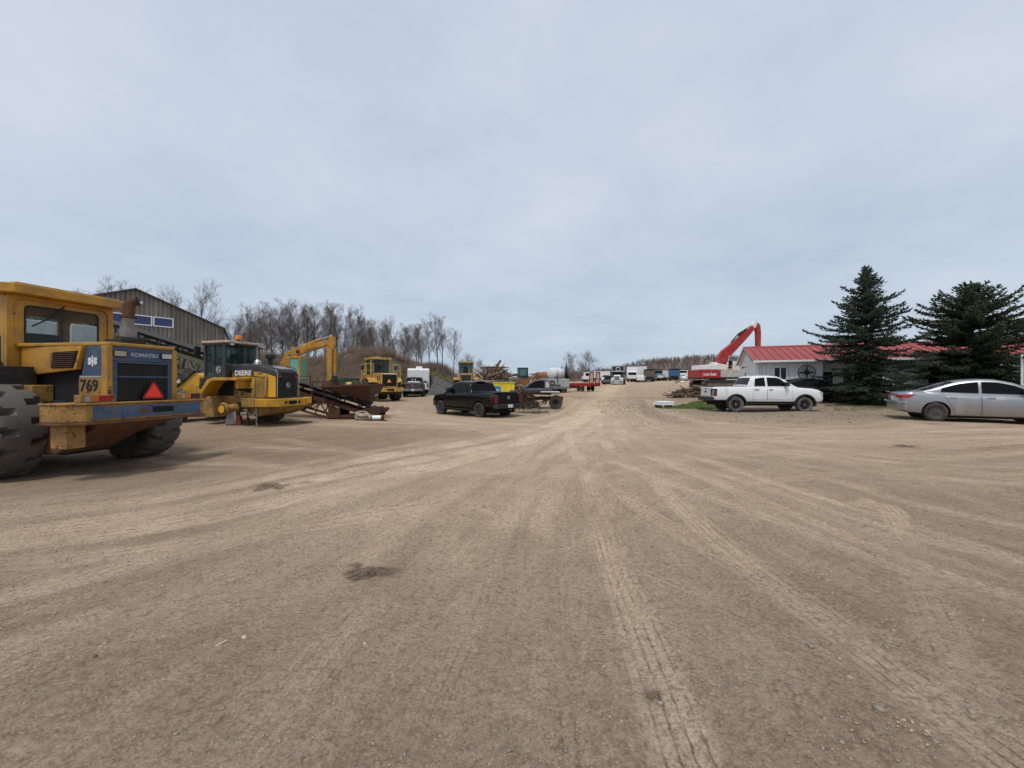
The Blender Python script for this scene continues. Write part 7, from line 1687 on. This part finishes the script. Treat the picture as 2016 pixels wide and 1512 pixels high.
Y = 47; heap('wood_heap', 'tall heap of scrap wood, roots and broken planks', at(972, Y), Y, 3.4, 2.3, 3.5, 190, 320, ['wood_log', 'wood_pale', 'wood_dark', 'wood_log'], .5, 2.3, big=.13,
     upright=[((-.2, -1.2, 2.2), (.9, -1.4, 3.9), .2, 'wood_dark'), ((-1.5, -1.5, 3.0), (1.9, -1.2, 3.0), .09, 'wood_dark'), ((-2.4, -1.5, 2.6), (-1.2, -1.8, 1.7), .1, 'wood_pale'), ((-2.6, -1.6, 1.9), (-.7, -2.1, 1.25), .09, 'wood_pale'), ((-1.8, -1.9, 1.1), (.6, -2.2, 1.4), .14, 'wood_log')])
Y = 52; heap('wood_heap', 'lower heap of light brush and lumber right of the machine with green cab', at(1052, Y), Y, 2.6, 1.8, 2.7, 70, 180, ['wood_pale', 'wood_log', 'wood_dark'], .4, 1.6, big=.1)
Y = 24.0; heap('twig_heap', 'loose heap of brown twigs and roots beside the stripped truck cab', at(1034, Y), Y, .85, .7, 1.3, 40, 480, ['brush_dark', 'wood_dark', 'wood_log'], .25, .8, big=.05)
Y = 31.5; heap('log_heap', 'low pile of dark rotting logs and earth behind the white pickup', at(1362, Y), Y, 2.0, 1.1, .75, 40, 160, ['wood_dark', 'wood_log', 'plank'], .4, 1.2, big=.13, upright=[((-.2, -.6, .85), (1.5, -.7, .55), .2, 'wood_dark'), ((.6, -1.0, .5), (1.2, -.8, .8), .06, 'wood_pale'), ((.9, -1.05, .4), (1.5, -.8, .75), .05, 'wood_pale')])
Y = 22.6; heap('twig_heap', 'thin scatter of twigs and splinters at the foot of the stripped truck cab', at(1052, Y), Y, 1.6, .8, .14, 14, 200, ['wood_pale', 'wood_log'], .2, .6, big=.03)
# broken concrete beside the far road
for i, (px, py, s, ml) in enumerate([(1346, 744, .75, 'foam_white'), (1343, 752, .5, 'foam_white'), (1336, 750, .45, 'stone_grey'), (1331, 753, .4, 'stone_grey'), (1325, 757, .35, 'concrete'), (1351, 747, .5, 'concrete'), (1318, 759, .3, 'concrete')]):
    Y = 62; X = at(px, Y); V = PV*np.array([1.2, .9, .7])*s*.62*(1+rng.uniform(-.3, .3, (len(PV), 1))); o = arr_mesh('rubble', V, PF, ml); o.location = (X, Y, 1.7+(756-py)*Y/757)
    tag(o, ['big white lump of rubble beside the far road, topmost of its row', 'white lump of rubble just below the topmost one', 'grey lump of rubble left of the two white lumps', 'smaller grey lump in the row of rubble by the far road', 'concrete lump near the low end of the rubble row', 'concrete lump right of the white rubble', 'smallest lump at the low left end of the rubble row'][i], 'rubble', 'lumps of rubble beside the far road')
    if i == 0:
        pass
# earth bank under the rubble
def bank(name, pts, mat, label, wid=2.0, h=.8):
    m = MB(); secs = []
    for (x, y, hh_) in pts:
        g = gz(x, y)-.15; secs.append([(x-wid*.5*math.cos(q*math.pi/8-.0), y-wid*.35*math.cos(q*math.pi/8)*.5, g+hh_*math.sin(q*math.pi/8)) for q in range(9)])
    m.loft(secs, False, False); o = m.build(name, mat, None, smooth=60); tag(o, label, 'bank', kind='structure'); return o
bank('earth_bank', [(at(1318, 60), 60, .1), (at(1330, 61), 61, .55), (at(1342, 62.5), 62.5, 1.0), (at(1352, 64), 64, 1.1), (at(1362, 66), 66, .3)], 'dirt_plain', 'low earth bank', 2.6) if False else None
# ---------------------------------------------------------------- white foam sheets
X, Y = at(1306, 23.6), 23.6; fs_ = empty('foam_stack', (X, Y, gz(X, Y)), .12, 'stack of white foam sheets lying at the edge of the grass', 'foam stack')
for k in range(3): MB().box(-.46+.02*k, .44+.03*k, -.42, .42, .17+.075*k, .235+.075*k).build('sheet', 'foam_white', fs_, .006)
MB().box(-.36, -.26, -.38, .38, 0, .165).build('batten', 'dark_metal', fs_); MB().box(.26, .36, -.38, .38, 0, .165).build('batten', 'dark_metal', fs_)
# small white trailer glimpsed between the spruces
X, Y = at(1842, 24.0), 24.0; ut = empty('utility_trailer', (X, Y, gz(X, Y)), R(-20), 'white utility trailer glimpsed between the two spruces', 'trailer')
MB().box(-.9, .9, -.6, .6, 1.05, 1.35).build('bed', 'white_plain', ut, .02); MB().cyl((-.1, 0, 1.35), (-.1, 0, 1.75), .03).build('jack_post', 'white_plain', ut)
for s in (-1, 1): dual(ut, 0, s*.7, .36, .2)
MB().box(-.1, .1, -.6, .6, .36, 1.05).build('axle_frame', 'dark_metal', ut)

# white box trailer seen through the cab glass of the nearest loader
wt = box_trailer_body('box_trailer', 'white box trailer seen through the cab window of the nearest loader', 'trailer', (-21., 16.5, gz(-21, 16.5)), R(73), 6, 2.4, 3.0, 1.1, 'white_plain', None, 9)
for q in (-2.2, -1.0):
    for s in (-1, 1): dual(wt, q, s*1.0, .5, .3)
for s in (-1, 1): MB().box(2.2, 2.32, s*.7-.06, s*.7+.06, 0, 1.1).build('landing_leg', 'dark_metal', wt)
# ================================================================ vegetation
def segs_mesh(S, nside):
    """S: (n,8) p0 p1 r0 r1 -> verts, tris"""
    S = np.asarray(S, float); p0, p1, r0, r1 = S[:, 0:3], S[:, 3:6], S[:, 6], S[:, 7]
    d = p1-p0; d /= np.maximum(np.linalg.norm(d, axis=1, keepdims=True), 1e-9)
    ref = np.where(np.abs(d[:, 2:3]) > .9, np.array([[1., 0, 0]]), np.array([[0, 0, 1.]]))
    a = np.cross(d, ref); a /= np.linalg.norm(a, axis=1, keepdims=True); b = np.cross(d, a)
    th = 2*np.pi*np.arange(nside)/nside; c, s = np.cos(th), np.sin(th)
    ring = a[:, None, :]*c[None, :, None]+b[:, None, :]*s[None, :, None]
    V = np.concatenate([p0[:, None]+ring*r0[:, None, None], p1[:, None]+ring*r1[:, None, None]], 1)
    k = np.arange(nside); F = np.stack([k, (k+1) % nside, nside+(k+1) % nside, nside+k], 1)
    F = F[None]+(np.arange(len(S))*2*nside)[:, None, None]
    return V.reshape(-1, 3), F.reshape(-1, 4)
def bare_tree(seed, H, spread=.34, first=.28, lean=.0, limbs=17, lv=4, r0=None, up=.55):
    rnd = random.Random(seed); big, fine = [], []
    r0 = r0 or H*.0105
    def grow(p, d, L, r, lvl, n):
        pts = [Vector(p)]; d = Vector(d).normalized(); rs = [r]
        for i in range(n):
            d = (d+Vector((rnd.gauss(0, .035 if lvl == 0 else .085), rnd.gauss(0, .035 if lvl == 0 else .085), rnd.gauss(.07, .05)*(lvl > 0)))).normalized(); pts.append(pts[-1]+d*L/n); rs.append(r*(1-(i+1)/n*.75))
            (big if lvl <= 1 else fine).append((*pts[-2], *pts[-1], rs[-2], rs[-1]))
        return pts, rs, d
    tp, tr, _ = grow((0, 0, -.3), (lean, rnd.gauss(0, .03), 1), H*.97+.3, r0, 0, 10)
    def child(pts, rs, k0, count, L0, lvl, ang):
        n = len(pts)-1
        for i in range(count):
            f = k0+(1-k0)*(i+rnd.random()*.8)/count; q = min(int(f*n), n-1); u = f*n-q; p = pts[q].lerp(pts[q+1], u); dd = (pts[q+1]-pts[q]).normalized(); rr = lerp(rs[q], rs[q+1], u)
            az = rnd.uniform(0, 6.283); _, a, b = frame(dd); side = a*math.cos(az)+b*math.sin(az); an = ang*rnd.uniform(.7, 1.3)
            d = dd*math.cos(an)+side*math.sin(an)+Vector((0, 0, .25*up)); L = L0*(1-.62*f*(lvl == 1))*rnd.uniform(.65, 1.25)
            cp, cr, _ = grow(p, d, L, max(rr*(.55 if lvl == 1 else .6), .0055), lvl, 4 if lvl == 1 else 3 if lvl == 2 else 2)
            if lvl < lv: child(cp, cr, .22, {1: 6, 2: 5, 3: 4}[lvl], L*{1: .5, 2: .55, 3: .6}[lvl], lvl+1, ang*.95)
    child(tp, tr, first, limbs, H*spread, 1, .72)
    return big, fine
TREE_PROTO = []
for i, (H, sp, fi, li) in enumerate([(11, .36, .28, 20), (12, .33, .34, 20), (10.5, .42, .24, 20), (11.5, .35, .40, 18), (12, .42, .2, 24), (8, .5, .16, 20)]):
    b, f = bare_tree(100+i, H, sp, fi, random.uniform(-.06, .06), li)
    Vb, Fb = segs_mesh(b, 6); Vf, Ff = segs_mesh([(*s[:6], max(s[6]*.75, .006), max(s[7]*.75, .0045)) for s in f], 3)
    tb = arr_mesh('trunk', Vb, Fb, 'bark', smooth=True); tf = arr_mesh('crown', Vf, Ff, 'twig')
    TREE_PROTO.append((H, tb.data, tf.data)); bpy.data.objects.remove(tb); bpy.data.objects.remove(tf)
def put_tree(px, Y, H, k, label, group=None, z=None, rz=None):
    x = at(px, Y); h0, mb_, mf = TREE_PROTO[k]; s = H/h0
    t = empty('bare_tree', (x, Y, gz(x, Y) if z is None else z), rz if rz is not None else random.uniform(0, 6.28), label, 'tree', group); t.scale = (s*random.uniform(.9, 1.1), s*random.uniform(.9, 1.1), s)
    for n_, m in (('trunk', mb_), ('crown', mf)): o = bpy.data.objects.new(n_, m); col.objects.link(o); o.parent = t
    return t
put_tree(386, 46, 11.9, 4, 'tall spreading leafless tree right of the metal shed roof', z=.3)
put_tree(424, 50, 9.0, 4, 'leafless tree just right of the tall spreading tree by the shed', z=.3)
put_tree(330, 52, 12.6, 2, 'leafless tree rising above the slope of the shed roof', z=.3)
put_tree(296, 55, 13.6, 4, 'leafless tree top behind the shed ridge', z=.3)
put_tree(204, 58, 15.2, 2, 'dark leafless tree top above the roof of the nearest loader', z=.3)
put_tree(243, 60, 14.9, 0, 'thin leafless tree top next to the exhaust stack', z=.3)
put_tree(170, 60, 14.6, 1, 'faint leafless tree top above the left loader cab', z=.3)
RG = 'leafless trees in a row behind the bank'
def RL(px):
    return 'slender leafless tree in the row '+('between the shed and the yellow excavator' if px < 545 else 'behind the boom of the yellow excavator' if px < 665 else 'right of the excavator, on the brushy bank' if px < 745 else 'above the yellow loader and travel trailer')
tops = [(455,648),(468,640),(482,626),(497,618),(510,616),(524,622),(537,616),(552,612),(566,620),(578,614),(592,610),(606,616),(618,611),(633,618),(648,612),(662,612),(676,620),(688,616),(702,632),(716,640),(730,646),(742,642),(757,648),(768,640),(780,644),(794,652),(806,650),(818,648),(832,650)]
for i, (px, py) in enumerate(tops):
    for rep in range(2 if i % 3 == 0 else 1):
        q = px+(0 if rep == 0 else 7)+random.uniform(-3, 3); Y = random.uniform(56, 70); z = 2.2+random.uniform(-.5, .8); put_tree(q, Y, 1.7+(756-py+2-rep*random.uniform(0, 14))*Y/757-z, random.choice((0, 1, 1, 3, 3, 2)), RL(q), RG, z)
for i, (px, py) in enumerate([(476,652),(518,648),(560,642),(604,644),(650,646),(698,652),(740,660),(788,662)]):
    Y = random.uniform(74, 88); put_tree(px, Y, 1.7+(756-py)*Y/757-2, random.choice((0, 1, 2, 3)), RL(px), RG, 2.0)
for px, py, Y, k, lb in [(846,640,50,3,'dark leafless tree left of the pair standing on the bank end'),(861,631,49,1,'tallest of the dark leafless trees on the right end of the bank'),(872,634,50,3,'leafless tree leaning beside the tallest one on the bank end'),(893,655,49,0,'slim lone leafless tree right of the bank, above the old dull yellow loader')]:
    put_tree(px, Y, 1.7+(756-py)*Y/757-2.3, k, lb, z=2.3)
put_tree(930, 60, 4.6, 5, 'small leafless bush tree left of the scrap wood heap', z=1.2); put_tree(948, 64, 4.2, 5, 'small leafless bush tree behind the scrap wood heap', z=1.0); put_tree(916, 62, 4.0, 5, 'small leafless bush behind the cab of the old dull yellow loader', z=1.2)
put_tree(1130, 112, 9.0, 5, 'left of the two leafless trees beyond the red trailer', z=.8); put_tree(1163, 112, 9.2, 5, 'right of the two leafless trees beyond the red trailer', z=.8)
put_tree(1146, 120, 6.5, 5, 'low leafless tree between the two beyond the red trailer', z=.8); put_tree(1116, 118, 5.8, 5, 'low leafless tree left of the two beyond the red trailer', z=.8)
put_tree(2013, 40, 7.0, 5, 'leafless tree top at the right edge behind the second spruce', z=.6)
# ---------------------------------------------------------------- brushy bank
cr_px = [(380, 735), (430, 722), (500, 712), (530, 706), (560, 710), (600, 722), (640, 716), (665, 706), (700, 699), (735, 697), (765, 700), (790, 711), (812, 722), (830, 727), (850, 728), (868, 730), (885, 744), (900, 756), (920, 765)]
def bank_yc(px): return np.interp(px, [380, 770, 792, 846, 862, 920], [46, 46, 57, 57, 50, 49])
CX = [at(p, float(bank_yc(p))) for p, _ in cr_px]; CZ = [1.7+(756-y)*float(bank_yc(p))/757 for p, y in cr_px]; CY = [float(bank_yc(p)) for p, _ in cr_px]
def bank_h(X, Y):
    yc = np.interp(X, CX, CY); c = np.interp(X, CX, CZ); g = gh(X, Y); c = np.maximum(c-g, 0)
    f = np.where(Y < yc, np.clip(1-((yc-Y)/7.5)**2, 0, 1), np.clip(1-((Y-yc)/28)**2, .0, 1))
    return g-.05+c*f*(1+.16*(vnoise(X*.7, Y*.7, 41)-.5))+(vnoise(X*1.9, Y*1.9, 42)-.5)*.35*f
bxs = np.linspace(-46, -5, 140); bys = np.linspace(38.3, 84, 90); BX, BY = np.meshgrid(bxs, bys); BZ = bank_h(BX, BY)
BZ = np.where((BX < -5.3) & (BZ < gh(BX, BY)+.02), gh(BX, BY)-.25, BZ)
i_ = np.arange(BX.size).reshape(BX.shape); BF = np.stack([i_[:-1, :-1], i_[:-1, 1:], i_[1:, 1:], i_[1:, :-1]], -1).reshape(-1, 4)
surf('bank_soil', (.15,.115,.08), .95, var=.35, vs=.8, bump=.5, bs=4, dirt=.35, dirtc=(.10,.09,.05), ds=.5)
surf('bank_gravel', (.085,.082,.077), .95, var=.4, vs=2, bump=.5, bs=8)
bo = arr_mesh('earth_bank', np.stack([BX, BY, BZ], -1).reshape(-1, 3), BF, 'bank_soil', smooth=True); tag(bo, 'brown earth bank behind the machines', 'bank', kind='structure')
bo.data.materials.append(M['bank_gravel'])
fx = BX[:-1, :-1].ravel(); fy = BY[:-1, :-1].ravel(); mi = ((fx > at(846, 47)) & (fx < at(905, 44)) & (fy < 47.5)).astype(np.int32); bo.data.polygons.foreach_set('material_index', mi)
def stems(name, n, X, Y, Z, h, w, mat, lean=.35):
    """thin dry stems: each a narrow three sided spike"""
    n = len(X); H = h; az = rng.uniform(0, 6.283, n); ln = np.abs(rng.normal(0, lean, n)); dirx, diry = np.cos(az)*ln, np.sin(az)*ln
    top = np.stack([X+dirx*H, Y+diry*H, Z+H], 1); th = rng.uniform(0, 6.283, n); B = []
    for k in range(3): B.append(np.stack([X+w*np.cos(th+k*2.094), Y+w*np.sin(th+k*2.094), Z-.03], 1))
    V = np.stack(B+[top], 1).reshape(-1, 3); F = np.array([(0, 1, 3), (1, 2, 3), (2, 0, 3)])[None]+(np.arange(n)*4)[:, None, None]
    return arr_mesh(name, V, F.reshape(-1, 3), mat)
n = 60000; X = rng.uniform(-34, -8.3, n); Y = rng.uniform(38.6, 60, n); Z = bank_h(X, Y)
k = (Z > gh(X, Y)+.15) & (vnoise(X*.8, Y*.8, 51) > .25) & ~((X > at(846, 47)) & (Y < 47.5)); X, Y, Z = X[k], Y[k], Z[k]
b1 = len(X)*2//3
tag(stems('dry_brush', 0, X[:b1], Y[:b1], Z[:b1], rng.uniform(.35, 1.25, b1), rng.uniform(.010, .022, b1), 'brush'), 'dry tan weeds and brush covering the bank', 'brush', kind='stuff')
tag(stems('dry_brush', 0, X[b1:], Y[b1:], Z[b1:], rng.uniform(.5, 1.7, len(X)-b1), rng.uniform(.010, .02, len(X)-b1), 'brush_dark', .5), 'dark leafless shrub stems among the dry weeds on the bank', 'brush', kind='stuff')
n = 16000; X = rng.uniform(-16, -11, n); Y = rng.uniform(44, 60, n); Z = bank_h(X, Y); k = Z > gh(X, Y)+.15; n = int(k.sum())
tag(stems('dry_brush', 0, X[k], Y[k], Z[k], rng.uniform(.35, 1.2, n), rng.uniform(.012, .024, n), 'brush'), 'dry tan weeds on the steep bank above the travel trailer', 'brush', kind='stuff')
n = 9000; X = rng.uniform(at(846, 50), at(905, 49), n); Y = rng.uniform(46.6, 51, n); Z = bank_h(X, Y); k = Z > gh(X, Y)+.1
tag(stems('grass', 0, X[k], Y[k], Z[k], rng.uniform(.1, .35, k.sum()), rng.uniform(.012, .02, k.sum()), 'grass_dull'), 'green and yellow grass on the right end of the bank', 'grass', kind='stuff')
# ---------------------------------------------------------------- wooded hill far behind
hc = [(1085, 752), (1110, 747), (1140, 744), (1180, 741), (1215, 737), (1240, 729), (1262, 722), (1290, 719), (1330, 717), (1375, 713), (1420, 713), (1500, 716), (1600, 720), (1800, 726), (2100, 735), (2500, 745)]
hc = [(p, y-3) for p, y in hc]
HX = [at(p, 330) for p, _ in hc]; HZ = [1.7+(756-y)*330/757 for _, y in hc]
def hill_h(X, Y):
    c = np.interp(X*330/np.maximum(Y, 1)**1.0 if False else X, HX, HZ); f = np.exp(-((Y-330)/75.)**2); f = np.where(Y > 330, np.maximum(f, .5), f)
    return 1.0+np.maximum(c-1, 0)*f*(1+.10*(vnoise(X*.02, Y*.02, 61)-.5))
gx_, gy_ = np.meshgrid(np.linspace(20, 640, 90), np.linspace(215, 460, 50)); gz_ = hill_h(gx_, gy_); gz_[0] = -3; gz_[:, 0] = -3
i_ = np.arange(gx_.size).reshape(gx_.shape); HF = np.stack([i_[:-1, :-1], i_[:-1, 1:], i_[1:, 1:], i_[1:, :-1]], -1).reshape(-1, 4)
surf('hill_floor', (.17,.118,.10), .95, var=.3, vs=.02)
tag(arr_mesh('hill', np.stack([gx_, gy_, gz_], -1).reshape(-1, 3), HF, 'hill_floor', smooth=True), 'low hill far behind the yard', 'hill', kind='structure')
def mini(seed, H):
    rnd = random.Random(seed); S = [(0, 0, 0, 0, 0, H*.85, H*.02, H*.008)]
    for k in range(18):
        z = H*rnd.uniform(.22, .88); a = rnd.uniform(0, 6.28); L = H*rnd.uniform(.2, .42)*(1.15-z/H*.6); e = rnd.uniform(.5, 1.2); p = Vector((0, 0, z)); q = p+Vector((math.cos(a)*math.cos(e), math.sin(a)*math.cos(e), math.sin(e)))*L
        S.append((*p, *q, H*.008, H*.004))
        for j in range(2):
            u = rnd.uniform(.3, 1); b = p.lerp(q, u); a2 = a+rnd.uniform(-1.2, 1.2); e2 = rnd.uniform(.3, 1.3); c = b+Vector((math.cos(a2)*math.cos(e2), math.sin(a2)*math.cos(e2), math.sin(e2)))*L*rnd.uniform(.35, .6); S.append((*b, *c, H*.005, H*.003))
    return segs_mesh(S, 3)
MINI = [mini(s, 9) for s in range(6)]
def wood(name, X, Y, Z, scale, mat, label):
    VV, FF = [], []; off = 0
    for i in range(len(X)):
        V, F = MINI[i % 6]; a = rng.uniform(0, 6.28); c, s = math.cos(a), math.sin(a); k = scale[i]
        VV.append(np.stack([(V[:, 0]*c-V[:, 1]*s)*k+X[i], (V[:, 0]*s+V[:, 1]*c)*k+Y[i], V[:, 2]*k+Z[i]], 1)); FF.append(F+off); off += len(V)
    return tag(arr_mesh(name, np.concatenate(VV), np.concatenate(FF), mat), label, 'wood', kind='stuff')
n = 2900; X = rng.uniform(40, 300, n); Y = rng.uniform(255, 365, n); k = rng.random(n) < 1; X, Y = X[k], Y[k]
wood('far_wood', X[:1800], Y[:1800], hill_h(X[:1800], Y[:1800])-.5, rng.uniform(.4, .7, 1800), 'twig_far', 'brown leafless wood covering the far hill')
surf('twig_far_b', (.165,.14,.10), .95, var=.3, vs=.03); wood('far_wood', X[1800:], Y[1800:], hill_h(X[1800:], Y[1800:])-.5, rng.uniform(.4, .7, n-1800), 'twig_far_b', 'olive brown trees mixed into the wood on the far hill')
n = 170; Y = rng.uniform(150, 210, n); X = Y*(rng.uniform(1085, 1420, n)-1008)/757; wood('far_wood', X, Y, gh(X, Y)-.4, rng.uniform(.45, .8, n), 'twig_far', 'reddish brown thicket along the edge of the far field')
# ---------------------------------------------------------------- spruces
def spruce_mesh(seed, H, prof, dens=1.0, zlow=.25, gap=0, shoot=.20):
    """returns trunk segs, shoot tris (V,F,tipflag)"""
    rnd = random.Random(seed); big = [(0, 0, -.2, 0, 0, H*.5, .16, .09), (0, 0, H*.5, 0, 0, H*.96, .09, .02)]; S = []
    z = zlow
    while z < H*.985:
        f = z/H; R0 = prof(f)
        nb = max(4, int((7.5 if f < .75 else 5.5)*dens)); a0 = rnd.uniform(0, 6.28)
        for i in range(nb):
            a = a0+6.283*i/nb+rnd.gauss(0, .2); L = R0*rnd.uniform(.58, 1.18)*(1 if rnd.random() > gap else .55)
            if L < .12: L = .12
            e0 = lerp(-.12, .95, max(0, (f-.3)/.7)**1.3)+rnd.gauss(0, .08)
            pts = []; p = Vector((0, 0, z+rnd.gauss(0, .05))); m = max(3, int(L/.22)); e = e0
            for j in range(m+1):
                pts.append(p.copy()); u = j/m; e = e0-.22*math.sin(u*2.4)+.55*u*u; p = p+Vector((math.cos(a)*math.cos(e), math.sin(a)*math.cos(e), math.sin(e)))*(L/m)
            for j in range(m): big.append((*pts[j], *pts[j+1], max(.03*(1-j/m), .008), max(.03*(1-(j+1)/m), .006)))
            # branchlets to both sides, a flat spray
            s = .1*L
            while s < L:
                u = s/L; q = min(int(u*m), m-1); b = pts[q].lerp(pts[q+1], u*m-q); d = (pts[q+1]-pts[q]).normalized(); side = Vector((-math.sin(a), math.cos(a), 0))
                bl = (.16+.42*L*.5*(1-u)*min(1, u*3+.35))*rnd.uniform(.7, 1.2)
                for sg in (-1, 1):
                    dd = (d*.75+side*sg*rnd.uniform(.5, .95)+Vector((0, 0, rnd.gauss(-.06, .12)))).normalized(); r = 0; c = b.copy()
                    while r < bl:
                        for w in range(3):
                            sd = (dd*.9+Vector((rnd.gauss(0, .5), rnd.gauss(0, .5), rnd.gauss(.12, .35)))).normalized(); S.append((*c, *sd, shoot*rnd.uniform(.6, 1.15), f))
                        c = c+dd*.13; r += .13
                S.append((*b, *(d*.8+Vector((rnd.gauss(0, .3), rnd.gauss(0, .3), .5+rnd.gauss(0, .2)))).normalized(), shoot, f))
                s += .15/dens
            for w in range(4): S.append((*pts[-1], *(((pts[-1]-pts[-2]).normalized()*1.3+Vector((rnd.gauss(0, .25), rnd.gauss(0, .25), .35))).normalized()), shoot*1.3, f))
        z += lerp(.30, .22, f)/dens
    for k in range(5): a = k*1.3; S.append((0, 0, H*.93, math.cos(a)*.3, math.sin(a)*.3, .9, shoot*2.2, 1.0))
    big.append((0, 0, H*.94, .02, 0, H*1.0, .02, .012))
    S = np.array(S); P, D, Ls = S[:, :3], S[:, 3:6], S[:, 6]; D /= np.linalg.norm(D, axis=1, keepdims=True)
    ref = rng.normal(size=D.shape); A = np.cross(D, ref); A /= np.linalg.norm(A, axis=1, keepdims=True); B = np.cross(D, A); w = Ls*.15
    # a shoot is a three sided spindle: base point, three points at 35 percent, tip
    V = [P]+[P+D*(Ls*.35)[:, None]+(A*math.cos(k*2.094)+B*math.sin(k*2.094))*w[:, None] for k in range(3)]+[P+D*Ls[:, None]]
    V = np.stack(V, 1).reshape(-1, 3); F = np.array([(0, 2, 1), (0, 3, 2), (0, 1, 3), (1, 2, 4), (2, 3, 4), (3, 1, 4)])[None]+(np.arange(len(S))*5)[:, None, None]
    return big, V, F
def spruce(px, Y, H, seed, prof, label, mat, dens=1.0, gap=0, zlow=.3, rz=0):
    x = at(px, Y); t = empty('spruce_tree', (x, Y, gz(x, Y)), rz, label, 'tree', 'spruces beside the house')
    big, V, F = spruce_mesh(seed, H, prof, dens, zlow, gap)
    Vb, Fb = segs_mesh(big, 5); arr_mesh('trunk', Vb, Fb, 'bark_dark', t)
    o = arr_mesh('crown', V, F.reshape(-1, 3), mat, t); return t
spruce(1705, 22.3, 7.8, 3, lambda f: np.interp(f, [0, .05, .15, .3, .44, .53, .65, .75, .82, .9, .96, 1], [1.9, 2.25, 2.4, 2.5, 2.8, 2.5, 1.9, 1.3, .95, .55, .28, .08]), 'tall open spruce with pointed top, left of the two by the house', 'needles', 1.02, .3)
spruce(1913, 21.6, 6.65, 5, lambda f: np.interp(f, [0, .08, .3, .5, .69, .83, .9, .95, 1], [2.6, 2.95, 3.1, 2.9, 2.25, 1.35, .8, .45, .12]), 'dense dark rounded spruce behind the silver sedan', 'needles_b', 1.15, .1)
# grass by the house and under the spruces
def grass_patch(label, poly, n, mat='grass', h=(.05, .14), seedk=71):
    P = np.array(poly); X = rng.uniform(P[:, 0].min(), P[:, 0].max(), n); Y = rng.uniform(P[:, 1].min(), P[:, 1].max(), n); ins = np.zeros(n, bool); j = len(P)-1
    for i in range(len(P)):
        c = ((P[i, 1] > Y) != (P[j, 1] > Y)) & (X < (P[j, 0]-P[i, 0])*(Y-P[i, 1])/(P[j, 1]-P[i, 1]+1e-9)+P[i, 0]); ins ^= c; j = i
    ins &= vnoise(X*1.5, Y*1.5, seedk) > .22; X, Y = X[ins], Y[ins]; Z = gh(X, Y)
    return tag(stems('grass', 0, X, Y, Z, rng.uniform(*h, len(X)), np.full(len(X), .012), mat, .6), label, 'grass', kind='stuff')
grass_patch('bright green grass strip behind the foam sheets and white pickup', [(at(1296, 22.6), 22.6), (at(1345, 22.4), 22.4), (at(1420, 23), 23), (at(1480, 25), 25), (at(1400, 26.5), 26.5), (at(1345, 25.2), 25.2), (at(1310, 23.6), 23.6)], 14000)
grass_patch('thin dull grass under the spruces', [(at(1640, 20), 20), (at(1700, 18.6), 18.6), (at(1800, 18.2), 18.2), (at(2016, 17.5), 17.5), (at(2016, 24), 24), (at(1640, 25), 25)], 16000, 'grass_dull', (.03, .10), 72)
def conifer(px, Y, H, label):
    x = at(px, Y); t = empty('conifer', (x, Y, gz(x, Y)), 0, label, 'tree', 'small dark conifers beyond the yard')
    rnd = random.Random(px); S = []
    z = H*.08
    while z < H:
        for i in range(7): a = rnd.uniform(0, 6.28); L = (1-z/H)*H*.24*rnd.uniform(.7, 1.2)+.1; S.append((0, 0, z, math.cos(a)*L, math.sin(a)*L, z-.1*L+.1, .14*(1-z/H)+.05, .02))
        z += H*.035
    V, F = segs_mesh(S, 4); arr_mesh('crown', V, F, 'conifer_far', t); MB().cyl((0, 0, -.2), (0, 0, H), .12, .02, 6).build('trunk', 'bark_dark', t)
conifer(1115, 100, 5.6, 'narrow dark conifer beyond the white tank'); conifer(1106, 103, 4.6, 'shorter dark conifer left of the narrow one beyond the white tank')
